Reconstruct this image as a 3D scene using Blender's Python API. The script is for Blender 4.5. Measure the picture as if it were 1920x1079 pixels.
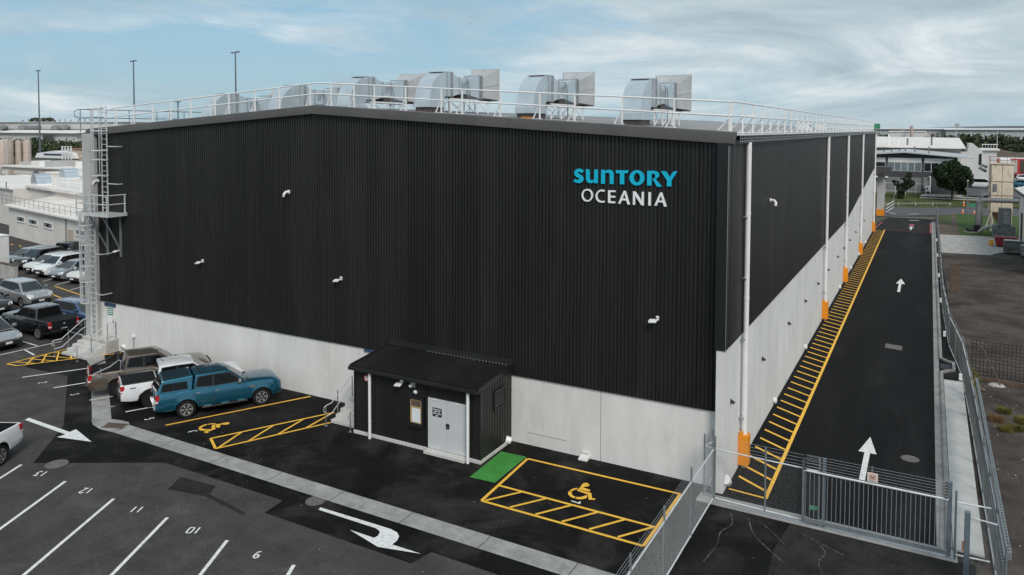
import bpy, bmesh, math, random
from mathutils import Vector, Matrix
from mathutils.geometry import tessellate_polygon
R = math.radians
scene = bpy.context.scene
for o in list(bpy.data.objects):
    bpy.data.objects.remove(o)
COL = scene.collection

# ------------------------------------------------------------------ camera
cam = bpy.data.cameras.new('camera')
cam_o = bpy.data.objects.new('camera', cam)
COL.objects.link(cam_o)
_r = Vector((0.87661, 0.48119, 0.00319)); _u = Vector((-0.02431, 0.03767, 0.99899)); _f = Vector((-0.48059, 0.87581, -0.04472))
M = Matrix((( _r.x, _u.x, -_f.x, 5.8756), (_r.y, _u.y, -_f.y, -26.9135), (_r.z, _u.z, -_f.z, 12.8042), (0, 0, 0, 1)))
cam_o.matrix_world = M
cam.sensor_width = 36; cam.sensor_fit = 'HORIZONTAL'
cam.lens = 1427.1 / 1920 * 36
cam.shift_y = -(539.5 - 305.13) / 1920
cam.clip_start = 0.1; cam.clip_end = 9000
scene.camera = cam_o

# ------------------------------------------------------------------ world, sun, exposure
SUN_EL, SUN_AZ = R(41), R(137)            # azimuth clockwise from +Y
world = bpy.data.worlds.new('World'); scene.world = world; world.use_nodes = True
nt = world.node_tree; nt.nodes.clear()
def N(tree, t, **kw):
    n = tree.nodes.new(t)
    for k, v in kw.items():
        if hasattr(n, k): setattr(n, k, v)
        else: n.inputs[k].default_value = v
    return n
def math_n(tree, op, a, b=None, clamp=False):
    n = tree.nodes.new('ShaderNodeMath'); n.operation = op; n.use_clamp = clamp
    for i, v in enumerate((a, b)):
        if v is None: continue
        if isinstance(v, (int, float)): n.inputs[i].default_value = v
        else: tree.links.new(v, n.inputs[i])
    return n.outputs[0]
def ramp(tree, fac, stops):
    n = tree.nodes.new('ShaderNodeValToRGB')
    while len(n.color_ramp.elements) < len(stops): n.color_ramp.elements.new(0.5)
    for e, (p, c) in zip(n.color_ramp.elements, stops):
        e.position = p; e.color = (c, c, c, 1) if isinstance(c, (int, float)) else (*c, 1)
    tree.links.new(fac, n.inputs[0]); return n.outputs[0]
def mixc(tree, fac, a, b, mode='MIX'):
    n = tree.nodes.new('ShaderNodeMix'); n.data_type = 'RGBA'; n.blend_type = mode
    for s, v in ((n.inputs[0], fac), (n.inputs[6], a), (n.inputs[7], b)):
        if isinstance(v, (int, float)): s.default_value = v
        elif isinstance(v, tuple): s.default_value = (*v, 1)
        else: tree.links.new(v, s)
    return n.outputs[2]
sky = N(nt, 'ShaderNodeTexSky', sky_type='NISHITA', sun_disc=False, sun_elevation=SUN_EL, sun_rotation=SUN_AZ,
        air_density=1.0, dust_density=1.2, ozone_density=1.0, altitude=20)
tc = N(nt, 'ShaderNodeTexCoord')
SKY_OFF = (4.2, 0.6, 1.9)
def cloud_noise(scale, detail, rough, off, stretch, dist=0.0, rot=0.0):
    mp = N(nt, 'ShaderNodeMapping'); mp.inputs['Location'].default_value = off; mp.inputs['Scale'].default_value = stretch
    mp.inputs['Rotation'].default_value = (rot, rot * .6, 0)
    nt.links.new(tc.outputs['Generated'], mp.inputs[0])
    n = N(nt, 'ShaderNodeTexNoise'); n.inputs['Scale'].default_value = scale; n.inputs['Detail'].default_value = detail
    n.inputs['Roughness'].default_value = rough; n.inputs['Distortion'].default_value = dist
    nt.links.new(mp.outputs[0], n.inputs['Vector']); return n.outputs[0]
big = cloud_noise(1.25, 6, 0.52, SKY_OFF, (1, 1, 5.0), 0.35, R(3))
fine = cloud_noise(4.2, 12, 0.64, (7.3, 2.2, 4), (1, 1, 4.2), 0.9, R(-4))
shade = cloud_noise(2.8, 11, 0.60, (1.3, 9.2, 2), (1, 1, 4.2), 0.8)
cov = math_n(nt, 'ADD', math_n(nt, 'MULTIPLY', big, 0.64), math_n(nt, 'MULTIPLY', fine, 0.36))
mask = ramp(nt, cov, [(0.40, 0.02), (0.465, 0.50), (0.53, 0.97)])
ccol = ramp(nt, shade, [(0.36, (2.65, 3.35, 3.75)), (0.50, (3.55, 4.2, 4.55)), (0.64, (5.2, 5.6, 5.75))])
blue = mixc(nt, 0.8, sky.outputs[0], (1.75, 3.05, 4.0))
skycol = mixc(nt, mask, blue, ccol)
bg = N(nt, 'ShaderNodeBackground'); bg.inputs[1].default_value = 0.10
nt.links.new(skycol, bg.inputs[0])
wo = N(nt, 'ShaderNodeOutputWorld'); nt.links.new(bg.outputs[0], wo.inputs[0])

sun = bpy.data.lights.new('sun', 'SUN'); sun.energy = 1.5; sun.angle = R(20); sun.color = (1.0, 0.95, 0.89)
sun_o = bpy.data.objects.new('sun', sun); COL.objects.link(sun_o)
_d = Vector((math.sin(SUN_AZ) * math.cos(SUN_EL), math.cos(SUN_AZ) * math.cos(SUN_EL), math.sin(SUN_EL)))
sun_o.rotation_euler = (-_d).to_track_quat('-Z', 'Y').to_euler(); sun_o.location = (0, 0, 60)
scene.view_settings.view_transform = 'Standard'; scene.view_settings.look = 'None'
scene.view_settings.exposure = 0.6; scene.view_settings.gamma = 1.0
scene.view_settings.use_curve_mapping = False

# ------------------------------------------------------------------ materials
MATS = {}
def mat(name, col, rough=0.6, metal=0.0, var=0.12, vscale=1.0, bump=0.0, bscale=30.0, rnd=0.0, coat=0.0, spec=0.5,
        dirt=None, dscale=0.6, dlo=0.5, dhi=0.7, stretch=(1, 1, 1), trans=0.0, tint=None, local=False, grain=0.0, gscale=14.0):
    m = bpy.data.materials.new(name); m.use_nodes = True; MATS[name] = m
    t = m.node_tree; b = t.nodes['Principled BSDF']
    b.inputs['Roughness'].default_value = rough; b.inputs['Metallic'].default_value = metal
    b.inputs['Coat Weight'].default_value = coat; b.inputs['Coat Roughness'].default_value = 0.06
    b.inputs['Specular IOR Level'].default_value = spec
    if trans: b.inputs['Transmission Weight'].default_value = trans
    if local:
        vec = t.nodes.new('ShaderNodeTexCoord').outputs['Object']
    else:
        vec = t.nodes.new('ShaderNodeNewGeometry').outputs['Position']
    mp = t.nodes.new('ShaderNodeMapping'); mp.inputs['Scale'].default_value = stretch; t.links.new(vec, mp.inputs[0])
    n1 = t.nodes.new('ShaderNodeTexNoise'); n1.inputs['Scale'].default_value = vscale; n1.inputs['Detail'].default_value = 8
    n1.inputs['Roughness'].default_value = 0.65; t.links.new(mp.outputs[0], n1.inputs['Vector'])
    lo = tuple(max(0.0, c * (1 - 2.2 * var)) for c in col); hi = tuple(min(1.0, c * (1 + 2.2 * var)) for c in col)
    if tint: hi = tint
    c = ramp(t, n1.outputs[0], [(0.25, lo), (0.75, hi)])
    if dirt:
        n2 = t.nodes.new('ShaderNodeTexNoise'); n2.inputs['Scale'].default_value = dscale; n2.inputs['Detail'].default_value = 10
        n2.inputs['Roughness'].default_value = 0.7; n2.inputs['Distortion'].default_value = 0.6
        t.links.new(mp.outputs[0], n2.inputs['Vector'])
        f = ramp(t, n2.outputs[0], [(dlo, 0.0), (dhi, 1.0)])
        c = mixc(t, f, c, dirt)
    if grain:
        n4 = t.nodes.new('ShaderNodeTexNoise'); n4.inputs['Scale'].default_value = gscale; n4.inputs['Detail'].default_value = 5; n4.inputs['Roughness'].default_value = 0.8
        t.links.new(vec, n4.inputs['Vector'])
        c = mixc(t, 1.0, c, ramp(t, n4.outputs[0], [(0.30, max(0.0, 1 - grain)), (0.70, min(1.0, 1.0))]), 'MULTIPLY')
    if rnd:
        oi = t.nodes.new('ShaderNodeObjectInfo')
        f = math_n(t, 'ADD', math_n(t, 'MULTIPLY', oi.outputs['Random'], 2 * rnd), 1 - rnd)
        cc = t.nodes.new('ShaderNodeCombineXYZ')
        for i in range(3): t.links.new(f, cc.inputs[i])
        c = mixc(t, 1.0, c, cc.outputs[0], 'MULTIPLY')
    t.links.new(c, b.inputs['Base Color'])
    if bump:
        n3 = t.nodes.new('ShaderNodeTexNoise'); n3.inputs['Scale'].default_value = bscale; n3.inputs['Detail'].default_value = 6
        t.links.new(mp.outputs[0], n3.inputs['Vector'])
        bm = t.nodes.new('ShaderNodeBump'); bm.inputs['Strength'].default_value = bump; bm.inputs['Distance'].default_value = 0.02
        t.links.new(n3.outputs[0], bm.inputs['Height']); t.links.new(bm.outputs[0], b.inputs['Normal'])
    return m
mat('asphalt_new', (0.0125, 0.0119, 0.0115), 0.8, var=0.25, vscale=0.55, bump=0.5, bscale=60, spec=0.10, dirt=(0.075, 0.069, 0.064), dscale=0.42, dlo=0.47, dhi=0.80, grain=0.55)
mat('asphalt_old', (0.097, 0.087, 0.082), 0.9, var=0.16, vscale=0.8, bump=0.5, bscale=55, spec=0.12, dirt=(0.16, 0.147, 0.138), dscale=0.55, dlo=0.54, dhi=0.78, grain=0.55)
mat('asphalt_lane', (0.0140, 0.0134, 0.0136), 0.8, var=0.2, vscale=0.5, bump=0.4, bscale=60, spec=0.10, dirt=(0.036, 0.035, 0.035), dscale=0.3, dlo=0.5, dhi=0.75, stretch=(1, 0.15, 1), grain=0.55)
mat('asphalt_patch', (0.038, 0.035, 0.034), 0.9, var=0.25, vscale=1.2, bump=0.4, bscale=60, spec=0.12, dirt=(0.06, 0.055, 0.05), dscale=0.9, dlo=.52, dhi=.8, grain=0.55)
mat('road_grey', (0.10, 0.10, 0.105), 0.85, var=0.12, vscale=0.5, bump=0.3, spec=0.3)
mat('yard', (0.092, 0.075, 0.065), 0.92, var=0.38, vscale=0.35, bump=0.6, bscale=25, spec=0.2, dirt=(0.14, 0.122, 0.108), dscale=0.7, dlo=0.56, dhi=0.72, grain=0.55)
mat('dirt', (0.11, 0.085, 0.065), 0.95, var=0.3, vscale=0.6, bump=0.6, bscale=15, spec=0.2)
mat('land', (0.075, 0.075, 0.055), 0.95, var=0.3, vscale=0.02, spec=0.2)
mat('grass', (0.060, 0.078, 0.026), 0.9, var=0.3, vscale=0.8, bump=0.8, bscale=20, spec=0.2, dirt=(0.13, 0.11, 0.06), dscale=0.25, dlo=0.5, dhi=0.65)
mat('grass_green', (0.052, 0.092, 0.022), 0.9, var=0.25, vscale=1.2, bump=0.8, bscale=20, spec=0.2)
mat('concrete_strip', (0.36, 0.35, 0.335), 0.85, var=0.16, vscale=1.3, bump=0.3, bscale=40, dirt=(0.2, 0.19, 0.18), dscale=1.1, dlo=0.55, dhi=0.75, grain=0.25)
mat('concrete_panel', (0.70, 0.68, 0.66), 0.8, var=0.05, vscale=0.9, bump=0.15, bscale=12, rnd=0.025, dirt=(0.57, 0.55, 0.53), dscale=1.2, dlo=0.52, dhi=0.8, stretch=(1, 1, 0.3))
mat('concrete_old', (0.40, 0.385, 0.36), 0.85, var=0.18, vscale=2.0, bump=0.3, bscale=30, dirt=(0.22, 0.21, 0.195), dscale=1.5, dlo=0.5, dhi=0.72)
mat('slab_concrete', (0.55, 0.535, 0.51), 0.8, var=0.08, vscale=1.2, bump=0.2)
mat('sealant', (0.16, 0.155, 0.15), 0.8, var=0.05)
mat('cladding', (0.0165, 0.0161, 0.0157), 0.40, var=0.14, vscale=0.6, rnd=0.18, spec=0.42, stretch=(1, 1, 0.12), dirt=(0.028, 0.027, 0.026), dscale=1.1, dlo=0.52, dhi=0.82, bump=0.06, bscale=1.3)
mat('capping', (0.068, 0.062, 0.058), 0.45, var=0.12, vscale=0.7, bump=0.25, bscale=0.9, spec=0.5)
mat('roof_sheet', (0.30, 0.30, 0.30), 0.5, metal=0.25, var=0.08, vscale=0.7, rnd=0.04)
mat('galv', (0.46, 0.48, 0.50), 0.42, metal=0.75, var=0.10, vscale=4.0, bump=0.1, bscale=4)
mat('galv_duct', (0.62, 0.67, 0.70), 0.30, metal=0.62, var=0.06, vscale=1.5, bump=0.18, bscale=1.2)
mat('hood_sheet', (0.54, 0.53, 0.52), 0.42, metal=0.4, var=0.08, vscale=1.2)
mat('dark_steel', (0.07, 0.055, 0.05), 0.7, var=0.2, vscale=2)
mat('white_paint', (0.80, 0.79, 0.77), 0.7, var=0.05, vscale=1.5, dirt=(0.55, 0.54, 0.52), dscale=3, dlo=0.6, dhi=0.8)
mat('white_line', (0.74, 0.73, 0.71), 0.75, var=0.10, vscale=5, dirt=(0.22, 0.21, 0.20), dscale=7, dlo=0.57, dhi=0.72)
mat('yellow_line', (0.92, 0.49, 0.055), 0.7, var=0.08, vscale=4, dirt=(0.33, 0.18, 0.035), dscale=6, dlo=0.58, dhi=0.75)
mat('green_paint', (0.045, 0.25, 0.040), 0.75, var=0.10, vscale=2)
mat('red_paint', (0.42, 0.085, 0.09), 0.75, var=0.15, vscale=3)
mat('orange', (0.78, 0.27, 0.012), 0.45, var=0.05, vscale=3)
mat('white_metal', (0.80, 0.79, 0.78), 0.45, var=0.04, vscale=3)
mat('white_pipe', (0.78, 0.77, 0.76), 0.4, var=0.04, vscale=1)
mat('grey_door', (0.56, 0.565, 0.57), 0.45, var=0.03, vscale=1)
mat('cyan', (0.0, 0.46, 0.66), 0.4, var=0.01)
mat('letter_white', (0.85, 0.84, 0.85), 0.4, var=0.01)
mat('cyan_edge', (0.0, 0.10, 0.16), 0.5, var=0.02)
mat('black_plastic', (0.012, 0.012, 0.013), 0.5, var=0.1, vscale=4)
mat('rubber', (0.013, 0.013, 0.013), 0.85, var=0.15, vscale=8, spec=0.2, local=True)
mat('car_glass', (0.006, 0.0065, 0.007), 0.03, var=0.1, vscale=0.3, spec=0.22, local=True)
mat('windscreen_glass', (0.03, 0.034, 0.035), 0.03, var=0.3, vscale=1.2, spec=0.7, local=True)
mat('window_glass', (0.16, 0.20, 0.22), 0.08, var=0.2, vscale=0.3, spec=0.8)
mat('dark_glass', (0.015, 0.017, 0.02), 0.08, var=0.1, vscale=0.5, spec=0.7)
mat('chrome', (0.75, 0.76, 0.78), 0.2, metal=0.9, var=0.03)
mat('alloy', (0.55, 0.55, 0.55), 0.3, metal=0.7, var=0.04)
mat('tail_red', (0.42, 0.012, 0.015), 0.2, var=0.05, coat=0.6)
mat('lamp_clear', (0.72, 0.72, 0.72), 0.12, var=0.05, coat=0.7)
mat('plate', (0.72, 0.72, 0.70), 0.5, var=0.02)
mat('factory_white', (0.66, 0.625, 0.585), 0.7, var=0.06, vscale=0.3, dirt=(0.50, 0.46, 0.42), dscale=0.5, dlo=0.55, dhi=0.8)
mat('factory_roof', (0.74, 0.69, 0.645), 0.6, var=0.07, vscale=0.35, dirt=(0.52, 0.46, 0.41), dscale=0.8, dlo=0.55, dhi=0.75)
mat('silo_beige', (0.45, 0.37, 0.31), 0.7, var=0.08, vscale=0.5, dirt=(0.36, 0.29, 0.25), dscale=0.8, dlo=0.5, dhi=0.7, stretch=(1, 1, 0.15))
mat('rusty_cream', (0.66, 0.565, 0.45), 0.7, var=0.07, vscale=0.8, dirt=(0.30, 0.16, 0.085), dscale=1.9, dlo=0.54, dhi=0.68, stretch=(1, 1, 0.4))
mat('rust', (0.28, 0.14, 0.085), 0.85, var=0.25, vscale=4)
mat('grey_wall', (0.055, 0.056, 0.064), 0.7, var=0.06, vscale=0.5)
mat('grey_block', (0.20, 0.20, 0.20), 0.8, var=0.1, vscale=1.0)
mat('light_grey_wall', (0.44, 0.44, 0.43), 0.8, var=0.06, vscale=0.6)
mat('light_roof', (0.42, 0.425, 0.42), 0.6, var=0.05, vscale=0.3)
mat('grey_pipe', (0.17, 0.175, 0.18), 0.5, var=0.1, vscale=1.0)
mat('far_white', (0.60, 0.60, 0.59), 0.7, var=0.06, vscale=0.02)
mat('far_grey', (0.40, 0.41, 0.42), 0.8, var=0.06, vscale=0.05)
mat('wood', (0.16, 0.10, 0.065), 0.85, var=0.2, vscale=3)
mat('timber_panel', (0.11, 0.075, 0.055), 0.85, var=0.2, vscale=3)
mat('bark', (0.065, 0.048, 0.035), 0.9, var=0.3, vscale=4, bump=0.5)
mat('leaf_dark', (0.014, 0.030, 0.008), 0.6, var=0.42, vscale=1.3, spec=0.3)
mat('leaf_mid', (0.040, 0.060, 0.022), 0.7, var=0.40, vscale=0.5, spec=0.3)
mat('leaf_wood', (0.052, 0.062, 0.034), 0.8, var=0.42, vscale=0.07, spec=0.2)
mat('leaf_wood_left', (0.045, 0.058, 0.026), 0.8, var=0.42, vscale=0.12, spec=0.2)
mat('leaf_weed', (0.12, 0.11, 0.03), 0.8, var=0.4, vscale=2.0, spec=0.2)
mat('leaf_flax', (0.16, 0.10, 0.045), 0.8, var=0.3, vscale=2.0, spec=0.2)
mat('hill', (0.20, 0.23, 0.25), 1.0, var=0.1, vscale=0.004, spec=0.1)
mat('cream_blossom', (0.42, 0.36, 0.25), 0.9, var=0.2, vscale=0.5)
mat('blue_cover', (0.025, 0.06, 0.12), 0.6, var=0.1)
mat('red_bin', (0.26, 0.022, 0.025), 0.5, var=0.15, vscale=2)
mat('truck_red', (0.50, 0.05, 0.045), 0.45, var=0.08, vscale=1)
mat('cone_orange', (0.85, 0.17, 0.03), 0.6, var=0.05)
mat('sign_green', (0.05, 0.26, 0.14), 0.6, var=0.05)
mat('sign_red', (0.62, 0.03, 0.04), 0.5, var=0.04)
mat('sign_cream', (0.68, 0.60, 0.52), 0.6, var=0.04)
mat('notice_frame', (0.46, 0.33, 0.16), 0.6, var=0.1)
mat('paper', (0.72, 0.74, 0.75), 0.7, var=0.03)
mat('crate_grey', (0.16, 0.17, 0.165), 0.7, var=0.4, vscale=2.5)
mat('gal_post', (0.24, 0.26, 0.27), 0.5, metal=0.5, var=0.12, vscale=3)
mat('rail_bright', (0.74, 0.745, 0.75), 0.38, metal=0.4, var=0.08, vscale=4)
mat('blue_post', (0.15, 0.19, 0.215), 0.5, metal=0.3, var=0.1, vscale=2)
mat('wire', (0.46, 0.47, 0.48), 0.5, metal=0.4, var=0.05)
mat('wire_long', (0.17, 0.18, 0.18), 0.5, metal=0.4, var=0.05)
mat('wire_dark', (0.018, 0.016, 0.015), 0.7, var=0.1)
mat('mast', (0.13, 0.16, 0.18), 0.5, metal=0.3, var=0.05)
mat('manhole', (0.135, 0.125, 0.115), 0.8, var=0.2, vscale=8, bump=0.5, bscale=30)
mat('asphalt_seam', (0.058, 0.052, 0.050), 0.9, var=0.2, vscale=2, spec=0.12)
mat('chalk', (0.12, 0.112, 0.105), 0.95, var=0.3, vscale=5)
for nm, c, mt_ in (('paint_teal', (0.010, 0.115, 0.185), 0.6), ('paint_white', (0.70, 0.70, 0.71), 0.0), ('paint_bronze', (0.115, 0.088, 0.066), 0.4),
                   ('paint_black', (0.006, 0.006, 0.007), 0.1), ('paint_silver', (0.38, 0.38, 0.39), 0.55), ('paint_silver_blue', (0.30, 0.31, 0.34), 0.5),
                   ('paint_blue', (0.055, 0.10, 0.21), 0.4), ('paint_darkgrey', (0.025, 0.025, 0.028), 0.3), ('paint_pale', (0.62, 0.61, 0.585), 0.1)):
    mat(nm, c, 0.27, metal=mt_, var=0.05, vscale=1.0, coat=1.0, local=True)
mat('canopy_teal', (0.005, 0.026, 0.036), 0.45, metal=0.2, var=0.06, vscale=2.0, coat=0.4, local=True)

# ------------------------------------------------------------------ mesh builder
OFF = {}
class MB:
    def __init__(self): self.v = []; self.f = []; self.m = []
    def add(self, pts, faces, mi=0):
        b = len(self.v); self.v += [tuple(p) for p in pts]
        for f in faces: self.f.append(tuple(b + i for i in f)); self.m.append(mi)
        return self
    def box(self, x0, x1, y0, y1, z0, z1, mi=0):
        p = [(x0, y0, z0), (x1, y0, z0), (x1, y1, z0), (x0, y1, z0), (x0, y0, z1), (x1, y0, z1), (x1, y1, z1), (x0, y1, z1)]
        return self.add(p, [(3, 2, 1, 0), (4, 5, 6, 7), (0, 1, 5, 4), (1, 2, 6, 5), (2, 3, 7, 6), (3, 0, 4, 7)], mi)
    def bar(self, a, b, w, h, mi=0, up=(0, 0, 1)):
        a = Vector(a); b = Vector(b); d = (b - a).normalized(); u = Vector(up)
        s = d.cross(u)
        if s.length < 1e-4: s = d.cross(Vector((1, 0, 0)))
        s.normalize(); u = s.cross(d).normalized(); s = s * w / 2; u = u * h / 2
        p = [a - s - u, a + s - u, a + s + u, a - s + u, b - s - u, b + s - u, b + s + u, b - s + u]
        return self.add(p, [(3, 2, 1, 0), (4, 5, 6, 7), (0, 1, 5, 4), (1, 2, 6, 5), (2, 3, 7, 6), (3, 0, 4, 7)][:], mi)
    def cyl(self, a, b, r, n=8, mi=0, r2=None, cap=True):
        a = Vector(a); b = Vector(b); d = (b - a).normalized(); r2 = r if r2 is None else r2
        s = d.cross(Vector((0, 0, 1)))
        if s.length < 1e-4: s = Vector((1, 0, 0))
        s.normalize(); t = d.cross(s)
        p = []
        for k in range(n):
            an = 2 * math.pi * k / n; e = s * math.cos(an) + t * math.sin(an); p += [a + e * r, b + e * r2]
        fs = [(2 * k, 2 * k + 1, (2 * k + 3) % (2 * n), (2 * k + 2) % (2 * n)) for k in range(n)]
        if cap: fs += [tuple(range(0, 2 * n, 2)), tuple(range(2 * n - 1, 0, -2))]
        return self.add(p, [f[::-1] for f in fs], mi)
    def tube(self, pts, r, n=8, mi=0):
        pts = [Vector(p) for p in pts]; rings = []
        for i, p in enumerate(pts):
            d = ((pts[min(i + 1, len(pts) - 1)] - p).normalized() + (p - pts[max(i - 1, 0)]).normalized())
            d.normalize(); s = d.cross(Vector((0, 0, 1)))
            if s.length < 1e-3: s = d.cross(Vector((0, 1, 0)))
            s.normalize(); t = d.cross(s)
            rings.append([p + (s * math.cos(2 * math.pi * k / n) + t * math.sin(2 * math.pi * k / n)) * r for k in range(n)])
        P = [q for rg in rings for q in rg]; fs = []
        for i in range(len(rings) - 1):
            for k in range(n): fs.append((i * n + k, i * n + (k + 1) % n, (i + 1) * n + (k + 1) % n, (i + 1) * n + k))
        fs += [tuple(range(n))[::-1], tuple(range((len(rings) - 1) * n, len(rings) * n))]
        return self.add(P, fs, mi)
    def poly(self, pts, mi=0): return self.add(pts, [tuple(range(len(pts)))], mi)
    def prism(self, pts, vec, mi=0):
        v = Vector(vec); a = [Vector(p) for p in pts]; n = len(a)
        return self.add(a + [p + v for p in a], [tuple(range(n))[::-1], tuple(range(n, 2 * n))] + [(i, (i + 1) % n, n + (i + 1) % n, n + i) for i in range(n)], mi)
    def lathe(self, prof, n, c=(0, 0, 0), mi=0, axis='z'):
        P = []
        for (r, z) in prof:
            for k in range(n):
                a = 2 * math.pi * k / n
                q = (r * math.cos(a), r * math.sin(a), z) if axis == 'z' else (r * math.cos(a), z, r * math.sin(a))
                P.append((q[0] + c[0], q[1] + c[1], q[2] + c[2]))
        fs = [(i * n + k, i * n + (k + 1) % n, (i + 1) * n + (k + 1) % n, (i + 1) * n + k) for i in range(len(prof) - 1) for k in range(n)]
        if prof[0][0] > 1e-4: fs.append(tuple(range(n))[::-1])
        if prof[-1][0] > 1e-4: fs.append(tuple(range((len(prof) - 1) * n, len(prof) * n)))
        return self.add(P, fs, mi)
    def build(self, name, mats, parent=None, local=False, smooth=None, bevel=0.0, seg=2, label=None, cat=None, group=None, kind=None):
        if isinstance(mats, str): mats = [mats]
        me = bpy.data.meshes.new(name)
        if parent is not None:
            off = Vector((0, 0, 0)) if local else OFF[parent.name]
        elif local: off = Vector((0, 0, 0))
        else:
            xs = [p[0] for p in self.v]; ys = [p[1] for p in self.v]; zs = [p[2] for p in self.v]
            off = Vector(((min(xs) + max(xs)) / 2, (min(ys) + max(ys)) / 2, min(zs)))
        me.from_pydata([tuple(Vector(p) - off) for p in self.v], [], self.f)
        for mm in mats: me.materials.append(MATS[mm])
        if len(mats) > 1: me.polygons.foreach_set('material_index', self.m)
        if bevel:
            bm = bmesh.new(); bm.from_mesh(me); bmesh.ops.remove_doubles(bm, verts=bm.verts, dist=1e-5)
            ed = [e for e in bm.edges if len(e.link_faces) == 2 and e.calc_face_angle(0) > 0.35]
            bmesh.ops.bevel(bm, geom=ed, offset=bevel, segments=seg, affect='EDGES', profile=0.6, clamp_overlap=True)
            bm.to_mesh(me); bm.free()
        if smooth:
            me.polygons.foreach_set('use_smooth', [True] * len(me.polygons)); me.set_sharp_from_angle(angle=R(smooth))
        me.update()
        o = bpy.data.objects.new(name, me); COL.objects.link(o)
        if parent is not None: o.parent = parent; OFF[o.name] = OFF[parent.name].copy()
        else: o.location = off; OFF[o.name] = Vector(off)
        tag(o, label, cat, group, kind)
        return o
def tag(o, label=None, cat=None, group=None, kind=None):
    if label: o['label'] = label
    if cat: o['category'] = cat
    if group: o['group'] = group
    if kind: o['kind'] = kind
    return o
def root(name, loc, label, cat, group=None, rz=0.0):
    o = bpy.data.objects.new(name, None); COL.objects.link(o); o.location = loc; o.rotation_euler = (0, 0, rz)
    o.empty_display_size = 0.2; OFF[o.name] = Vector(loc); return tag(o, label, cat, group)
def copy_tree(o, parent=None):
    c = o.copy(); COL.objects.link(c); c.parent = parent; OFF[c.name] = OFF[o.name].copy()
    for ch in list(o.children): copy_tree(ch, c)
    return c
def piece(name, mesh_obj, parent, loc):
    c = mesh_obj.copy(); COL.objects.link(c); c.name = name; c.parent = parent; c.location = loc; OFF[c.name] = OFF[parent.name].copy(); return c
ORD = ['first', 'second', 'third', 'fourth', 'fifth', 'sixth', 'seventh', 'eighth', 'ninth', 'tenth', 'eleventh', 'twelfth', 'thirteenth', 'fourteenth', 'fifteenth', 'sixteenth']
def ribbon(pts, w):
    """outline of a stroke; w a number or a list of widths"""
    P = [Vector((p[0], p[1])) for p in pts]; n = len(P); ws = w if isinstance(w, (list, tuple)) else [w] * n
    L, Rr = [], []
    for i in range(n):
        d0 = (P[i] - P[i - 1]).normalized() if i > 0 else None; d1 = (P[i + 1] - P[i]).normalized() if i < n - 1 else None
        d = d0 + d1 if (d0 is not None and d1 is not None) else (d1 if d0 is None else d0)
        d.normalize(); nn = Vector((-d.y, d.x)); k = 1.0
        if d0 is not None and d1 is not None: k = min(1.6, 1 / max(0.35, nn.dot(Vector((-d0.y, d0.x)))))
        L.append(P[i] + nn * ws[i] / 2 * k); Rr.append(P[i] - nn * ws[i] / 2 * k)
    return [tuple(p) for p in L + Rr[::-1]]
def fill2d(loops):
    vs = [Vector((p[0], p[1], 0)) for lp in loops for p in lp]
    tr = tessellate_polygon([[Vector((p[0], p[1], 0)) for p in lp] for lp in loops])
    return vs, tr
def smooth_path(pts, k=4):
    out = []
    P = [Vector((p[0], p[1])) for p in pts]
    for i in range(len(P) - 1):
        p0 = P[max(i - 1, 0)]; p1 = P[i]; p2 = P[i + 1]; p3 = P[min(i + 2, len(P) - 1)]
        for j in range(k):
            t = j / k
            out.append(0.5 * ((2 * p1) + (p2 - p0) * t + (2 * p0 - 5 * p1 + 4 * p2 - p3) * t * t + (3 * p1 - p0 - 3 * p2 + p3) * t ** 3))
    out.append(P[-1]); return [tuple(p) for p in out]

# ------------------------------------------------------------------ ground
def sheet(name, pts, z, m, parent=None, kind='structure', **kw):
    vs, tr = fill2d([pts]); mb = MB()
    fs = []
    for t in tr:
        a, b, c = (vs[i] for i in t)
        fs.append(tuple(t) if (b - a).cross(c - a).z > 0 else tuple(t)[::-1])
    mb.add([(v.x, v.y, z) for v in vs], fs)
    o = mb.build(name, m, parent, **kw)
    if parent is None and kind: o['kind'] = kind
    return o
ground = MB().poly([(-5000, -400, -0.06), (5000, -400, -0.06), (5000, 6000, -0.06), (-5000, 6000, -0.06)]).build('ground', 'land', kind='structure')
car_park = sheet('car_park', [(-110, -45), (7.4, -45), (7.4, -1), (-0.5, 0.3), (-37, 0.3), (-37, 30), (-60, 22), (-110, 30)], 0.0, 'asphalt_old')
new_asphalt = sheet('fresh_asphalt', [(-36.2, -4.25), (-32.7, -4.05), (-26.4, -8.0), (-23.8, -10.72), (-21.2, -9.24), (-19.44, -8.25), (-13.33, -8.23),
    (-13.22, -9.13), (-7.2, -9.17), (-7.03, -8.38), (7.35, -8.6), (7.35, -1.2), (-0.2, -1.2), (-0.2, 0.2), (-37.6, 0.2), (-37.6, -2.4)], 0.004, 'asphalt_new')
driveway = sheet('driveway', [(-0.25, -1.0), (6.4, -1.0), (6.4, 81), (-0.25, 81)], 0.008, 'asphalt_lane')
entrance_lane = sheet('entrance_lane', [(-0.25, 81), (6.4, 81), (6.4, 97.6), (1.0, 97.6), (-0.25, 88)], 0.008, 'road_grey')
entrance_lane.data.materials[0] = MATS['asphalt_patch']
sheet('yard', [(7.4, -30), (60, -30), (60, 64), (7.2, 64), (6.7, 40), (6.7, 18), (7.4, 16)], -0.012, 'yard')
sheet('verge', [(6.7, 17.4), (7.62, 17.4), (6.75, 98), (6.68, 98)], 0.002, 'asphalt_new')
sheet('concrete_apron', [(7.2, 64), (11.6, 64.5), (12.6, 67), (40, 67), (40, 79), (12, 80.5), (7.2, 79.8)], -0.006, 'concrete_old')
sheet('dirt_strip', [(7.0, 79.8), (9.3, 80.5), (9.6, 107), (7.0, 104)], -0.02, 'dirt')
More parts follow.
